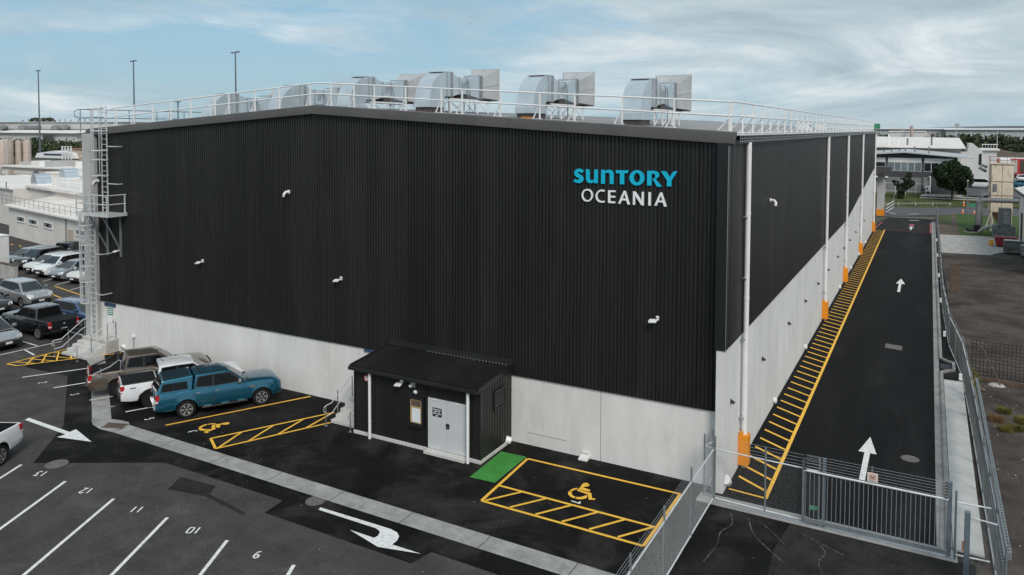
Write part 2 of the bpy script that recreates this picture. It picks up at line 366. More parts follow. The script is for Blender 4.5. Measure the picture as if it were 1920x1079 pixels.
sheet('lawn', [(9.3, 80.5), (13.6, 80.3), (40, 80), (40, 110), (9.6, 107)], -0.016, 'grass_green')
sheet('lawn_patch', [(7.3, 92), (8.8, 92), (8.9, 105), (7.3, 103)], -0.012, 'grass')
sheet('street', [(-60, 97.5), (-0.3, 97.5), (7.0, 103.6), (9.5, 107), (60, 111), (60, 121), (13, 120.5), (-1, 112), (-60, 108)], -0.002, 'road_grey')
sheet('yard_beyond', [(12.0, 125), (80, 125), (80, 260), (12.0, 260)], 0.5, 'road_grey')
# sloping grass bank beyond the street
mb = MB()
for i in range(14):
    x0, x1 = -30 + i * 4, -26 + i * 4
    def yb(x): return 112.0 + (x + 1) * 0.58 if x > -1 else 108.6 + (x + 30) * 0.1
    for (t0, t1) in ((0, .3), (.3, .65), (.65, 1)):
        q = []
        for (x, t) in ((x0, t0), (x1, t0), (x1, t1), (x0, t1)):
            q.append((x, yb(x) + t * (127 - yb(x)), 0.0 + 1.5 * t ** 0.8))
        mb.poly(q)
mb.build('grass_bank', 'grass', kind='structure')
# low hills on the horizon
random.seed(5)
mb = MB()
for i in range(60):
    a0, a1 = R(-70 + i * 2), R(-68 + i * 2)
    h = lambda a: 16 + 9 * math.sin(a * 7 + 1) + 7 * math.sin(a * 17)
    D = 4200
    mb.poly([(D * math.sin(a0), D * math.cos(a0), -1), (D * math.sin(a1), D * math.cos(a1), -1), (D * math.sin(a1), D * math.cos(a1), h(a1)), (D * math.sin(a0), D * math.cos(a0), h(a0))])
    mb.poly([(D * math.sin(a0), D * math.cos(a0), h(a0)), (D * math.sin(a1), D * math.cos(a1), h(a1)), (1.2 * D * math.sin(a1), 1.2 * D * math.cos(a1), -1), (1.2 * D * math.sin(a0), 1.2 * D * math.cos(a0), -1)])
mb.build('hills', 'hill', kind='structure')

# concrete drain: straight strip, basin and side leg
mb = MB()
def strip(mb, left, right, z0, z1):
    for i in range(len(left) - 1):
        a, b = Vector(left[i]), Vector(left[i + 1]); c, d = Vector(right[i]), Vector(right[i + 1])
        ts = (0, .1, .5, .9, 1); zs = (z1, z1, z0, z1, z1)
        for k in range(4):
            p = a.lerp(c, ts[k]); q = a.lerp(c, ts[k + 1]); r_ = b.lerp(d, ts[k + 1]); s = b.lerp(d, ts[k])
            mb.poly([(p.x, p.y, zs[k]), (s.x, s.y, zs[k]), (r_.x, r_.y, zs[k + 1]), (q.x, q.y, zs[k + 1])])
drain = None
xs = [-23.9 + 3.0 * i for i in range(10)]
for i in range(9):
    mb = MB(); strip(mb, [(xs[i] + 0.012, -7.44 - 0.02 * i), (xs[i + 1] - 0.012, -7.46 - 0.02 * i)][:], [(xs[i] + 0.012, -6.62 - 0.025 * i), (xs[i + 1] - 0.012, -6.64 - 0.025 * i)], 0.014, 0.03)
    o = mb.build('drainage_channel' if i == 0 else 'channel_segment', 'concrete_strip', drain)
    if i == 0: drain = o; o['kind'] = 'structure'
mb = MB(); strip(mb, [(-34.9, -1.75), (-33.0, -2.62), (-29.6, -4.75), (-25.95, -7.02)], [(-34.4, -0.95), (-32.3, -2.2), (-28.5, -4.55), (-25.3, -6.55)], 0.014, 0.03)
mb.build('channel_segment', 'concrete_strip', drain)
mb = MB()
bas = [(-25.95, -7.06), (-25.35, -7.36), (-24.6, -7.5), (-23.92, -7.44), (-23.92, -6.62), (-24.3, -6.42), (-24.75, -6.45), (-25.28, -6.57)]
mb.poly([(x, y, 0.026) for x, y in bas]); mb.build('channel_basin', 'concrete_strip', drain)
mb = MB(); gcx, gcy = -24.42, -6.98; gd = Vector((0.93, 0.36)).normalized(); gn = Vector((-gd.y, gd.x))
for k in range(-5, 6):
    c = Vector((gcx, gcy)) + gd * k * 0.085
    mb.bar((c.x - gn.x * .2, c.y - gn.y * .2, .036), (c.x + gn.x * .2, c.y + gn.y * .2, .036), 0.045, 0.02)
for s in (-1, 1):
    c = Vector((gcx, gcy)) + gn * s * 0.22
    mb.bar((c.x - gd.x * .5, c.y - gd.y * .5, .037), (c.x + gd.x * .5, c.y + gd.y * .5, .037), 0.05, 0.024)
mb.build('drain_grate', 'timber_panel', drain)

# kerb and channel along the lane
mb = MB()
def profile_run(mb, prof, line):
    rings = []
    for i, (x, y) in enumerate(line): rings.append([(x + px, y, pz) for px, pz in prof])
    n = len(prof); P = [q for r_ in rings for q in r_]
    mb.add(P, [(i * n + k, i * n + k + 1, (i + 1) * n + k + 1, (i + 1) * n + k) for i in range(len(rings) - 1) for k in range(n - 1)])
    mb.poly([rings[0][k] for k in range(n)]); mb.poly([rings[-1][k] for k in range(n)][::-1])
prof = [(0.0, 0.0), (0.0, 0.018), (0.22, 0.012), (0.27, 0.10), (0.30, 0.115), (0.42, 0.115), (0.42, 0.0)]
kerb = None
ys = [-0.6, 6, 12, 18.6]
ys2 = [21.4] + [27 + 6 * i for i in range(12)]
for a, b in list(zip(ys, ys[1:])) + list(zip(ys2, ys2[1:])):
    mb = MB(); profile_run(mb, prof, [(6.36, a + 0.008), (6.36, b - 0.008)])
    o = mb.build('kerb' if kerb is None else 'kerb_segment', 'concrete_strip', kerb)
    if kerb is None: kerb = o; o['kind'] = 'structure'
mb = MB()          # bubble-up catch pit jog
for a, b in (((6.69, 18.6), (6.95, 19.0)), ((6.95, 19.0), (7.3, 19.3)), ((7.3, 19.3), (7.3, 20.7)), ((7.3, 20.7), (6.95, 21.0)), ((6.95, 21.0), (6.69, 21.4))):
    mb.bar((a[0], a[1], .06), (b[0], b[1], .06), 0.14, 0.12)
mb.box(6.36, 6.6, 18.6, 21.4, 0.0, 0.016); mb.build('kerb_segment', 'concrete_strip', kerb)
MB().box(6.68, 7.2, 19.5, 20.5, 0.0, 0.02).build('sump_grate', 'black_plastic', kerb)
# footpath slabs beside the lane
path = None
ys = [-0.6 + 3.0 * i for i in range(7)]
for a, b in zip(ys, ys[1:]):
    o = MB().box(6.80, 7.62, a + .012, min(b, 17.4) - .012, 0.0, 0.06).build('footpath' if path is None else 'footpath_slab', 'slab_concrete', path)
    if path is None: path = o; o['kind'] = 'structure'
# threshold strip under the sliding gate
MB().box(-0.9, 6.9, -1.32, -0.62, 0.0, 0.028).build('gate_threshold', 'concrete_strip', kind='structure')
sheet('grey_asphalt_patch', [(2.2, -1.4), (7.3, -1.4), (7.3, -8.0), (2.3, -8.0), (2.0, -3.2)], 0.010, 'asphalt_patch', new_asphalt)
# patch and service trench in the old asphalt
sheet('asphalt_patch', [(-17.9, -8.75), (-16.2, -8.62), (-15.8, -9.3), (-17.5, -9.6)], 0.006, 'asphalt_patch', car_park)
sheet('asphalt_patch', [(-16.0, -9.12), (-13.75, -9.45), (-13.75, -9.6), (-16.05, -9.3)], 0.0075, 'asphalt_patch', car_park)
for q in (((-18.5, -14.12), (-17.3, -11.45)), ((-15.95, -14.5), (-14.7, -11.35)), ((-12.87, -13.0), (-12.12, -11.35))):
    mb = MB(); mb.poly([(x, y, 0.0045) for x, y in ribbon(q, 0.05)]); mb.build('asphalt_seam', 'asphalt_seam', car_park)
# chalky water marks outside the gate
random.seed(11)
for pth in ([(0.35, -1.6), (0.55, -2.3), (0.35, -3.0), (0.42, -3.8), (0.3, -4.9)], [(0.95, -1.7), (1.3, -2.6), (1.9, -3.3), (2.4, -3.8)], [(1.3, -1.7), (1.8, -2.2), (2.25, -2.75)],
            [(3.0, -2.0), (3.4, -2.6), (3.3, -3.3), (3.6, -4.2)], [(2.6, -1.8), (3.3, -2.2), (3.9, -2.5)]):
    q = smooth_path(pth, 8); w = [0.008 + 0.035 * random.random() ** 2 for _ in q]
    mb = MB(); mb.poly([(x, y, 0.0135) for x, y in ribbon(q, w)]); mb.build('water_mark', 'chalk', new_asphalt)

# ---- painted markings
def paint(name, pts, m, parent, z=0.012):
    return sheet(name, pts, z, m, parent)
def line(a, b, w, m, parent, z=0.012, name='painted_line'):
    return paint(name, ribbon([a, b], w), m, parent, z)
for a, b in (((-21.23, -11.01), (-18.9, -15.8)), ((-18.49, -10.98), (-16.15, -15.8)), ((-15.77, -10.91), (-13.4, -15.7)), ((-12.94, -10.92), (-10.6, -15.7)),
             ((-10.16, -10.9), (-7.8, -15.7)), ((-24.03, -11.02), (-21.7, -15.8))):
    line(a, b, 0.115, 'white_line', car_park, 0.009)
DIG = {'1': [[(.5, 0), (.5, 1)]], '2': [[(.05, .78), (.3, 1), (.75, .95), (.9, .7), (.1, 0), (.95, 0)]], '3': [[(.05, .95), (.8, .95), (.45, .6), (.9, .35), (.6, .02), (.05, .08)]],
       '0': [[(.45, 0.0), (.12, .12), (.05, .5), (.12, .88), (.45, 1.0)], [(.60, 1.0), (.93, .88), (1.0, .5), (.93, .12), (.60, 0.0)]], '9': [[(.15, 0), (.6, .08), (.93, .45), (.93, .8), (.55, 1.0), (.12, .85), (.10, .62), (.40, .48), (.75, .56)]],
       '4': [[(.75, 0), (.75, 1), (.05, .3), (1.0, .3)]], '5': [[(.9, 1), (.15, 1), (.12, .6), (.6, .65), (.9, .35), (.6, .0), (.08, .05)]],
       '6': [[(.85, 1), (.4, .92), (.07, .55), (.07, .2), (.45, 0), (.88, .15), (.90, .38), (.60, .52), (.25, .44)]], '7': [[(.05, 1), (.95, 1), (.4, 0)]]}
def number(txt, c, up, h, parent, z=0.012, m='white_line', w=0.07):
    up = Vector(up).normalized(); rt = Vector((up.y, -up.x)); adv = h * 0.62
    x0 = -adv * len(txt) / 2
    for i, ch in enumerate(txt):
        for st in DIG[ch]:
            q = ribbon([(p[0] * h * .48, p[1] * h) for p in st], w)
            pts = []
            for (a, b) in q:
                v = Vector(c) + rt * (x0 + i * adv + a + .03) + up * (b - h / 2); pts.append((v.x, v.y))
            paint('painted_number', pts, m, parent, z)
nd = (-0.44, 0.9)
for t, c in (('13', (-22.61, -11.09)), ('12', (-19.87, -11.08)), ('11', (-17.12, -11.06)), ('10', (-14.33, -11.02)), ('9', (-11.5, -11.04))):
    number(t, c, (0.44, -0.9), 0.36, car_park, 0.009, w=0.055)
hd = (0.457, 0.889)
for a, b, m_ in (((-34.45, -5.32), (-31.3, 0.0), 'white_line'), ((-31.48, -5.48), (-28.7, -0.1), 'white_line'), ((-28.32, -5.64), (-25.4, -0.1), 'white_line'), ((-25.5, -5.75), (-22.6, -0.1), 'white_line'),
             ((-22.63, -5.84), (-19.72, -0.17), 'yellow_line')):
    line(a, b, 0.115, m_, new_asphalt, 0.034 if m_ == 'white_line' else 0.012)
for t, c in (('2', (-32.8, -5.24)), ('3', (-29.76, -5.47)), ('4', (-26.74, -5.62)), ('5', (-23.89, -5.72)), ('6', (-21.05, -5.74))):
    number(t, c, hd, 0.34, new_asphalt, w=0.055)
number('7', (-4.48, -3.44), (0.98, 0.15), 0.30, new_asphalt, 0.0245)
# accessible stall beside the steps (hatched aisle)
A0, A1, B0, B1 = Vector((-19.79, -5.86)), Vector((-17.33, -1.18)), Vector((-18.8, -6.45)), Vector((-16.66, -2.16))
line(A0, A1, .11, 'yellow_line', new_asphalt); line(B0, B1, .11, 'yellow_line', new_asphalt); line(A0, B0, .11, 'yellow_line', new_asphalt, 0.0165)
for i in range(4):
    line(B0.lerp(B1, i / 4 + .02), A0.lerp(A1, i / 4 + .24), .10, 'yellow_line', new_asphalt, 0.0165)
# yellow accessible bay
Y = 'yellow_line'; c1, c2, c3, c4 = (-7.5, -1.2), (-1.5, -1.12), (-1.53, -4.95), (-7.34, -4.93)
e1, e2 = (-7.34, -3.66), (-1.53, -3.70)
for a, b, z in ((c1, c2, .012), (c2, c3, .0165), (c3, c4, .012), (c4, c1, .0165), (e1, e2, .012)): line(a, b, .115, Y, new_asphalt, z)
for i in range(6):
    x = -7.22 + i * 0.965; line((x, -4.86), (x + 0.80, -3.70), .10, Y, new_asphalt, 0.0205)
WC = [
    [(-0.393, -0.172), (-0.382, -0.048), (-0.33, 0.076), (-0.23, 0.177), (-0.208, 0.043), (-0.27, -0.029), (-0.297, -0.118), (-0.286, -0.186)],
    [(-0.398, -0.204), (-0.286, -0.215), (-0.255, -0.299), (-0.182, -0.403), (-0.098, -0.457), (-0.031, -0.461), (-0.013, -0.588), (-0.115, -0.58), (-0.235, -0.519), (-0.327, -0.426), (-0.381, -0.326), (-0.398, -0.263)],
    [(-0.004, -0.461), (0.079, -0.429), (0.164, -0.353), (0.223, -0.249), (0.241, -0.153), (0.282, -0.187), (0.341, -0.311), (0.313, -0.426), (0.241, -0.53), (0.134, -0.582), (0.02, -0.589)],
    [(-0.174, -0.035), (-0.171, 0.248), (-0.197, 0.476), (-0.194, 0.594), (-0.154, 0.659), (-0.081, 0.678), (0.005, 0.634), (0.053, 0.569), (0.065, 0.494), (0.036, 0.436), (-0.05, 0.37), (-0.053, 0.284), (0.223, 0.245), (0.243, 0.183), (0.228, 0.11), (-0.122, 0.091), (-0.117, 0.064), (0.314, 0.061), (0.353, 0.025), (0.515, -0.285), (0.613, -0.25), (0.649, -0.336), (0.456, -0.444), (0.271, -0.099), (0.169, -0.092)]]
def wheelchair(c, ang, parent, z=0.0225):
    ca, sa = math.cos(ang), math.sin(ang)
    for pl in WC:
        paint('wheelchair_symbol', [(c[0] + a * ca - b * sa, c[1] + a * sa + b * ca) for a, b in pl], Y, parent, z)
wheelchair((-4.59, -2.65), 0.0, new_asphalt)
wheelchair((-20.72, -4.95), R(-33.4), new_asphalt)
paint('green_panel', [(-8.72, -1.12), (-7.62, -1.07), (-7.6, -3.56), (-8.64, -3.62)], 'green_paint', new_asphalt)
# arrows
paint('painted_arrow', [(-28.6, -8.22), (-25.5, -8.28), (-25.55, -7.98), (-23.74, -8.44), (-25.44, -8.85), (-25.4, -8.52), (-28.52, -8.44)], 'white_line', car_park, 0.009)
ua = [(-11.85, -7.97)] + [(-9.3, -7.93), (-8.9, -7.93), (-8.6, -8.0), (-8.42, -8.15), (-8.33, -8.35), (-8.32, -8.63), (-7.25, -8.62), (-8.62, -8.95), (-10.03, -8.60), (-9.05, -8.60), (-9.02, -8.45), (-9.08, -8.28), (-9.2, -8.17), (-9.4, -8.12), (-11.8, -8.12)]
paint('painted_arrow', ua, 'white_line', new_asphalt)
paint('painted_arrow', [(3.90, 3.15), (4.10, 3.15), (4.10, 5.85), (4.33, 5.85), (4.0, 7.62), (3.68, 5.85), (3.90, 5.85)], 'white_line', driveway, 0.012)
paint('painted_arrow', [(3.90, 40.0), (4.10, 40.0), (4.10, 43.6), (4.36, 43.6), (4.0, 46.1), (3.68, 43.6), (3.90, 43.6)], 'white_line', driveway, 0.012)
paint('painted_arrow', [(3.90, 82.6), (4.10, 82.6), (4.10, 85), (4.36, 85), (4.0, 86.5), (3.68, 85), (3.90, 85)], 'white_line', entrance_lane, 0.012)
paint('painted_patch', [(3.75, 87), (4.3, 87), (4.3, 89), (3.75, 89)], 'red_paint', entrance_lane, 0.012)
line((1.1, 81.0), (6.3, 80.2), .09, 'red_paint', entrance_lane, 0.012)
paint('painted_edge', [(6.15, 80.4), (6.34, 80.4), (6.34, 92), (6.15, 92)], 'red_paint', entrance_lane, 0.012)
paint('painted_edge', [(-0.2, 82), (-0.05, 82), (0.4, 90), (0.25, 90)], 'red_paint', entrance_lane, 0.012)
line((3.6, 94.0), (4.8, 94.4), .35, 'white_line', entrance_lane, 0.012); line((3.4, 103), (4.7, 103.8), .3, 'white_line', entrance_lane, 0.012)
line((1.1, 97.5), (6.6, 98.0), .2, 'white_line', entrance_lane, 0.012); line((0.6, 104), (1.5, 102.5), .3, 'white_line', entrance_lane, 0.012)
# yellow hatching along the side wall
line((1.18, -0.02), (1.08, 81.0), .13, Y, driveway, 0.012, 'edge_line'); line((-0.1, 0.1), (1.2, 0.0), .1, Y, driveway, 0.016, 'edge_line')
hs = None
for i in range(80):
    y = 1.2 + i * 1.0
    pts = [(0.0, y), (0.0, y + .145), (1.10, y - 0.58), (1.10, y - .725)]
    if i == 0:
        hs = paint('hatch_stripe', pts, Y, driveway, 0.0165)
    else:
        c = hs.copy(); COL.objects.link(c); c.parent = driveway; c.location = (0, i * 1.0, 0); c.name = 'hatch_stripe'
# hatched triangle by the left steps
T0, T1, T2, T3 = Vector((-37.45, -4.5)), Vector((-36.65, -4.38)), Vector((-34.0, -0.2)), Vector((-37.4, -1.1))
for a, b in ((T0, T1), (T1, T2), (T0, T3)): line(a, b, .10, Y, new_asphalt, 0.034)
for i in range(4):
    t = .12 + i * .2; line(T0.lerp(T3, t), T1.lerp(T2, min(1, t * .95 + .05)), .08, Y, new_asphalt, 0.037)
    line(T1.lerp(T2, t * .7), T0.lerp(T3, min(1, t + .3)), .08, Y, new_asphalt, 0.040)
for a, b in (((-39.62, -3.9), (-39.35, -0.4)), ((-41.3, -1.58), (-39.63, -1.67)), ((-39.6, -2.45), (-37.9, -2.8)), ((-41.3, 1.1), (-39.5, 1.0))):
    line(a, b, .10, 'white_line', car_park, 0.009)
for a, b in (((-53.6, 7.0), (-49.4, 6.05)), ((-50.9, 6.4), (-49.9, 4.8)), ((-52.6, 6.8), (-51.5, 5.2)), ((-55.6, 8.65), (-49.9, 7.6))):
    line(a, b, .11, Y, car_park, 0.009)
for a, b in (((-55.97, 8.94), (-56.5, 10.6)), ((-53.1, 8.4), (-53.6, 10.3)), ((-58.4, 9.3), (-58.9, 11))): line(a, b, .10, 'white_line', car_park, 0.009)
for i in range(9): line((-84 + i * 2.0, 19.5 - .2 * i), (-83 + i * 2.0, 19.2 - .2 * i), .13, Y, car_park, 0.009)
# manhole covers
def manhole(c, r, parent, sq=1.0):
    mb = MB(); mb.lathe([(r, 0.0), (r, .006), (r * .93, .008), (r * .92, .004), (0.001, .005)], 24, (c[0], c[1], 0.012)); mb.build('manhole_cover', 'manhole', parent)
manhole((-12.31, -7.72), .34, new_asphalt); manhole((-22.9, -10.35), .40, car_park); manhole((5.5, 6.05), .33, driveway)
sheet('grate_patch', [(3.85, 22.4), (4.75, 22.2), (4.75, 23.2), (3.85, 23.4)], 0.0125, 'manhole', driveway)

# ------------------------------------------------------------------ warehouse
XL, XR, YB, XA = -36.85, -0.2, 79.0, -19.4
ZE, ZA = 12.70, 13.86
def ztop(x):
    return ZA - (ZA - ZE) * (x - XA) / (XR - XA) if x > XA else ZA - (ZA - ZE) * (XA - x) / (XA - XL)
def zside(y): return 5.15 if y < 43.6 else 5.15 + (y - 43.6) / (78.2 - 43.6) * 2.85
wh = root('warehouse', (-18.5, 0, 0), 'large black ribbed warehouse with white concrete base and shallow gable roof', 'warehouse')
PITCH = 0.1524
PROF = [(0, 0), (.016, 0), (.030, .044), (.116, .044), (.130, 0)]
def clad(parent, org, du, nrm, u0, u1, zb, zt, m, width=0.762, name='cladding_sheet', prof=PROF, pitch=PITCH):
    """vertical ribbed sheets along a wall; one object per sheet"""
    org = Vector(org); du = Vector(du); nrm = Vector(nrm); k = 0
    n = max(1, round((u1 - u0) / width)); wd = (u1 - u0) / n; nr = max(1, round(wd / pitch)); ps = wd / nr; sc = ps / pitch
    for s in range(n):
        us = []
        for r_ in range(nr):
            for i, (a, d) in enumerate(prof):
                dd = d
                if r_ == 0 and i == 0: dd = -0.012
                us.append((u0 + s * wd + r_ * ps + a * sc, dd))
        us.append((u0 + (s + 1) * wd - 0.002, -0.012))
        P = []; fs = []
        for (u, d) in us:
            p = org + du * u + nrm * (0.012 + d)
            P += [(p.x, p.y, zb(u)), (p.x, p.y, zt(u))]
        right = du.cross(Vector((0, 0, 1))).dot(nrm) > 0
        for i in range(len(us) - 1):
            q = (2 * i, 2 * i + 2, 2 * i + 3, 2 * i + 1); fs.append(q if right else q[::-1])
        MB().add(P, fs).build(name, m, parent)
# front wall: concrete panels below, cladding above
fw = MB().box(XL + .75, XR - .3, 0.06, 0.30, 0, 12.5).build('front_wall', 'sealant', wh)
js = [-36.1, -32.2, -27.7, -23.25, -18.7, -14.2, -9.6, -4.97, -0.5]
for a, b in zip(js, js[1:]):
    MB().box(a + .012, b - .012, 0.0, 0.055, -0.02, 2.86).build('concrete_panel', 'concrete_panel', fw, bevel=0.006, seg=1)
clad(fw, (0, 0.0, 0), (1, 0, 0), (0, -1, 0), -36.1, -0.52, lambda u: 2.79, lambda u: ztop(u) - 0.30, 'cladding')
MB().box(-36.1, -0.5, -0.075, -0.0025, 2.765, 2.79).build('base_flashing', 'cladding', fw)
# gable infill behind the sheets
mb = MB(); mb.prism([(XL + .1, .08, 12.4), (XR - .1, .08, 12.4), (XR - .1, .08, ztop(XR) - .1), (XA, .08, ZA - .1), (XL + .1, .08, ztop(XL) - .1)], (0, .2, 0)); mb.build('gable_infill', 'cladding', fw)
# barge capping in lengths, face tilted to the sky
def barge(x0, x1):
    mb = MB()
    sec = [(-0.10, -0.44), (-0.27, -0.40), (-0.24, -0.20), (-0.14, -0.015), (-0.02, 0.02), (0.22, 0.02), (0.22, -0.05)]
    n = len(sec); P = []
    for x in (x0, x1):
        for (y, z) in sec: P.append((x, y, ztop(x) + z))
    mb.add(P, [(k, n + k, n + k + 1, k + 1) for k in range(n - 1)] + [(n - 1, 2 * n - 1, n, 0), tuple(range(n)), tuple(range(n, 2 * n))[::-1]])
    return mb.build('barge_capping', 'capping', wh, smooth=25)
bx = [XL - .02, -33.5, -27.2, XA + 0.0]
for a, b in zip(bx, bx[1:]): barge(a + .004, b - .004)
bx = [XA, -15.1, -8.9, XR + .16]
for a, b in zip(bx, bx[1:]): barge(a + .004, b - .004)
for x in (-33.5, -27.2, -15.1, -8.9):
    mb = MB(); mb.prism([(x - .05, -.275, ztop(x) - .40), (x + .05, -.275, ztop(x) - .40), (x + .05, -.247, ztop(x) - .2), (x - .05, -.247, ztop(x) - .2)], (0, .02, 0)); mb.build('capping_joint', 'capping', wh)
# left end: grey fin
MB().box(-36.84, -36.1, -0.47, 0.3, 0.62, 12.42).build('corner_fin', 'light_grey_wall', wh, bevel=.01, seg=1)
MB().box(XL, XL + .3, 0.31, YB, 0, 12.6).build('left_wall', 'light_grey_wall', wh)
MB().box(XL, XR - .02, YB - .3, YB, 0, 12.6).build('rear_wall', 'light_grey_wall', wh)
# right end: concrete fin below, folded black flashing above
MB().box(-0.50, -0.205, -0.40, 0.02, -0.02, 5.12).build('corner_fin', 'concrete_panel', wh, bevel=.008, seg=1)
mb = MB(); mb.box(-0.56, -0.165, -0.44, 0.03, 5.08, ztop(-.3) - .38)
mb.build('corner_flashing', 'cladding', wh, bevel=.01, seg=1)
MB().box(-0.175, -0.16, -0.452, -0.438, 5.06, 12.2).build('flashing_edge', 'galv', wh)
# side wall
sw = MB().box(-0.5, -0.27, 0.02, YB, 0, 12.4).build('side_wall', 'sealant', wh)
yy = [0.02] + [4.7 * i for i in range(1, 17)] + [YB]
for a, b in zip(yy, yy[1:]):
    a2, b2 = a + .01, b - .01
    pts = [(-0.262, a2, -0.02), (-0.262, b2, -0.02), (-0.262, b2, zside(b2) + .05)]
    if a2 < 43.6 < b2: pts.append((-.262, 43.6, 5.2))
    pts.append((-0.262, a2, zside(a2) + .05))
    MB().prism(pts, (0.062, 0, 0)).build('concrete_panel', 'concrete_panel', sw)
clad(sw, (-0.2, 0, 0), (0, 1, 0), (1, 0, 0), 0.05, YB, lambda u: zside(u), lambda u: 12.42, 'cladding')
mb = MB()
for a, b in ((0.05, 43.6), (43.6, YB)): mb.bar((-.165, a, zside(a) - .012), (-.165, b, zside(b) - .012), .07, .024)
mb.build('base_flashing', 'cladding', sw)
# roof sheets
def slope_mesh(xa, xb, name):
    P, fs = [], []
    prof = [(0, 0), (.10, 0), (.12, .035), (.16, .035), (.18, 0)]
    us = []
    for r_ in range(3):
        for (a, d) in prof: us.append((r_ * .254 + a, d))
    us.append((.762, 0))
    for (u, d) in us: P += [(xa, u, ztop(xa) - .10 + d), (xb, u, ztop(xb) - .10 + d)]
    for i in range(len(us) - 1): fs.append((2 * i, 2 * i + 1, 2 * i + 3, 2 * i + 2))
    return MB().add(P, fs)
roof = MB().box(XL, XR, 0.3, YB - .31, 11.9, 12.0).build('roof', 'roof_sheet', wh)
NS = 103
for (xa, xb) in ((XA, XR + .12), (XL - .05, XA)):
    first = None
    for i in range(NS):
        if first is None:
            mb = slope_mesh(xa, xb, 'x'); mb.v = [(p[0], p[1] + .24, p[2]) for p in mb.v]; first = mb.build('roof_sheet', 'roof_sheet', roof)
        else:
            piece('roof_sheet', first, roof, (0, .762 * i, 0))
mb = MB(); mb.prism([(XA - .3, .3, ztop(XA - .3) - .05), (XA, .3, ZA - .01), (XA + .3, .3, ztop(XA + .3) - .05), (XA, .3, ZA - .06)], (0, YB - .6, 0)); mb.build('ridge_cap', 'roof_sheet', roof)
# eave gutter with mesh guard on the right
MB().box(-.17, .02, .45, YB, 12.30, 12.34).build('gutter', 'capping', wh)
mb = MB()
for z in (12.36, 12.46, 12.56): mb.box(.01, .03, .45, YB, z, z + .02)
for i in range(240): mb.box(.008, .028, .5 + i * .327, .52 + i * .327, 12.345, 12.58)
mb.build('gutter_guard', 'galv', wh)
MB().box(-.25, .05, .45, YB, 12.585, 12.62).build('eave_edge', 'white_metal', wh)
# downpipes and their orange guards
dpy = [2.18, 27.6, 41.75, 57.6, 77.8]
for i, y in enumerate(dpy):
    d = MB().cyl((-.02, y, .35), (-.02, y, 12.32), .10, 14).build('downpipe', 'white_pipe', wh, smooth=40)
    mb = MB()
    for z in (1.9, 4.9, 7.2, 9.5): mb.box(-.2, -.0, y - .18, y + .18, z, z + .035); 
    mb.build('bracket', 'galv', d)
    mb = MB()
    for z in (3.2, 6.4, 9.6): mb.cyl((-.02, y, z), (-.02, y, z + .12), .108, 14)
    mb.build('pipe_joint', 'white_pipe', d, smooth=40)
    g = MB().box(-.195, .17, y - .22, y + .22, .12, 1.28).build('downpipe_guard', 'orange', wh, bevel=.02)
    mb = MB()
    for s in (-1, 1): mb.box(-.15, -.12 + .1, y + s * .19 - .03, y + s * .19 + .03, 1.26, 1.42)
    mb.build('guard_lug', 'orange', g)
    MB().cyl((-.02, y, 0), (-.02, y, .2), .10, 12).build('pipe_shoe', 'white_pipe', wh, smooth=40)
MB().cyl((-.19, -.02, .38), (-.19, .22, .20), .17, 14).build('overflow_cap', 'white_pipe', wh, smooth=40)
# wall-mounted fittings on the side
for i, y in enumerate((0.6, 6.44, 13.27, 19.06, 24.7, 30.14, 36.41, 41.37, 46.56, 52.62, 58.29, 63.23)):
    r_ = root('wall_light', (-.2, y, 2.95), 'small black light on the white side wall, %s from the front corner' % ORD[i], 'wall light', 'black lights along the side wall')
    MB().box(-.198, -.17, y - .05, y + .05, 2.92, 3.08).build('mount', 'black_plastic', r_)
    MB().cyl((-.17, y, 3.03), (-.06, y, 2.94), .05, 10, r2=.065).build('lamp_head', 'black_plastic', r_, smooth=40)
for i, y in enumerate((9.53, 19.47, 29.45, 38.59, 48.3, 57.0, 66.33)):
    mb = MB(); mb.lathe([(0.02, 0), (.13, .0), (.15, .05), (.15, .1), (.10, .14), (0.001, .15)], 14)
    mb.v = [(-.2 + p[2], y + p[0], .22 + p[1]) for p in mb.v]
    mb.build('pipe_cap', 'white_pipe', smooth=50, label='round white pipe cap at the foot of the side wall, %s from the front' % ORD[i], cat='pipe cap', group='pipe caps along the side wall')
def cowl(name_label, p, n):
    p = Vector(p); n = Vector(n); t = Vector((n.y, -n.x, 0))
    r_ = root('vent_cowl', p, name_label, 'vent', 'white vent cowls on the walls')
    MB().cyl(p + n * .06, p + n * .09, .10, 14).build('flange', 'white_pipe', r_, smooth=40)
    a = p + n * .09; b = a + n * .13 + t * .04; c = b + n * .08 + t * .04 - Vector((0, 0, .09)); d = c - Vector((0, 0, .13)) + t * .02
    MB().tube([a, b, c, d], .066, 12).build('elbow', 'white_pipe', r_, smooth=50)
FN = (0, -1, 0)
cowl('white elbow vent high on the front wall left of the ridge', (-21.1, 0, 9.72), FN)
cowl('white elbow vent beside the caged ladder above its platform', (-36.0, 0, 9.72), FN)
cowl('white elbow vent on the black side wall beyond the first downpipe', (-.2, 7.39, 9.72), (1, 0, 0))
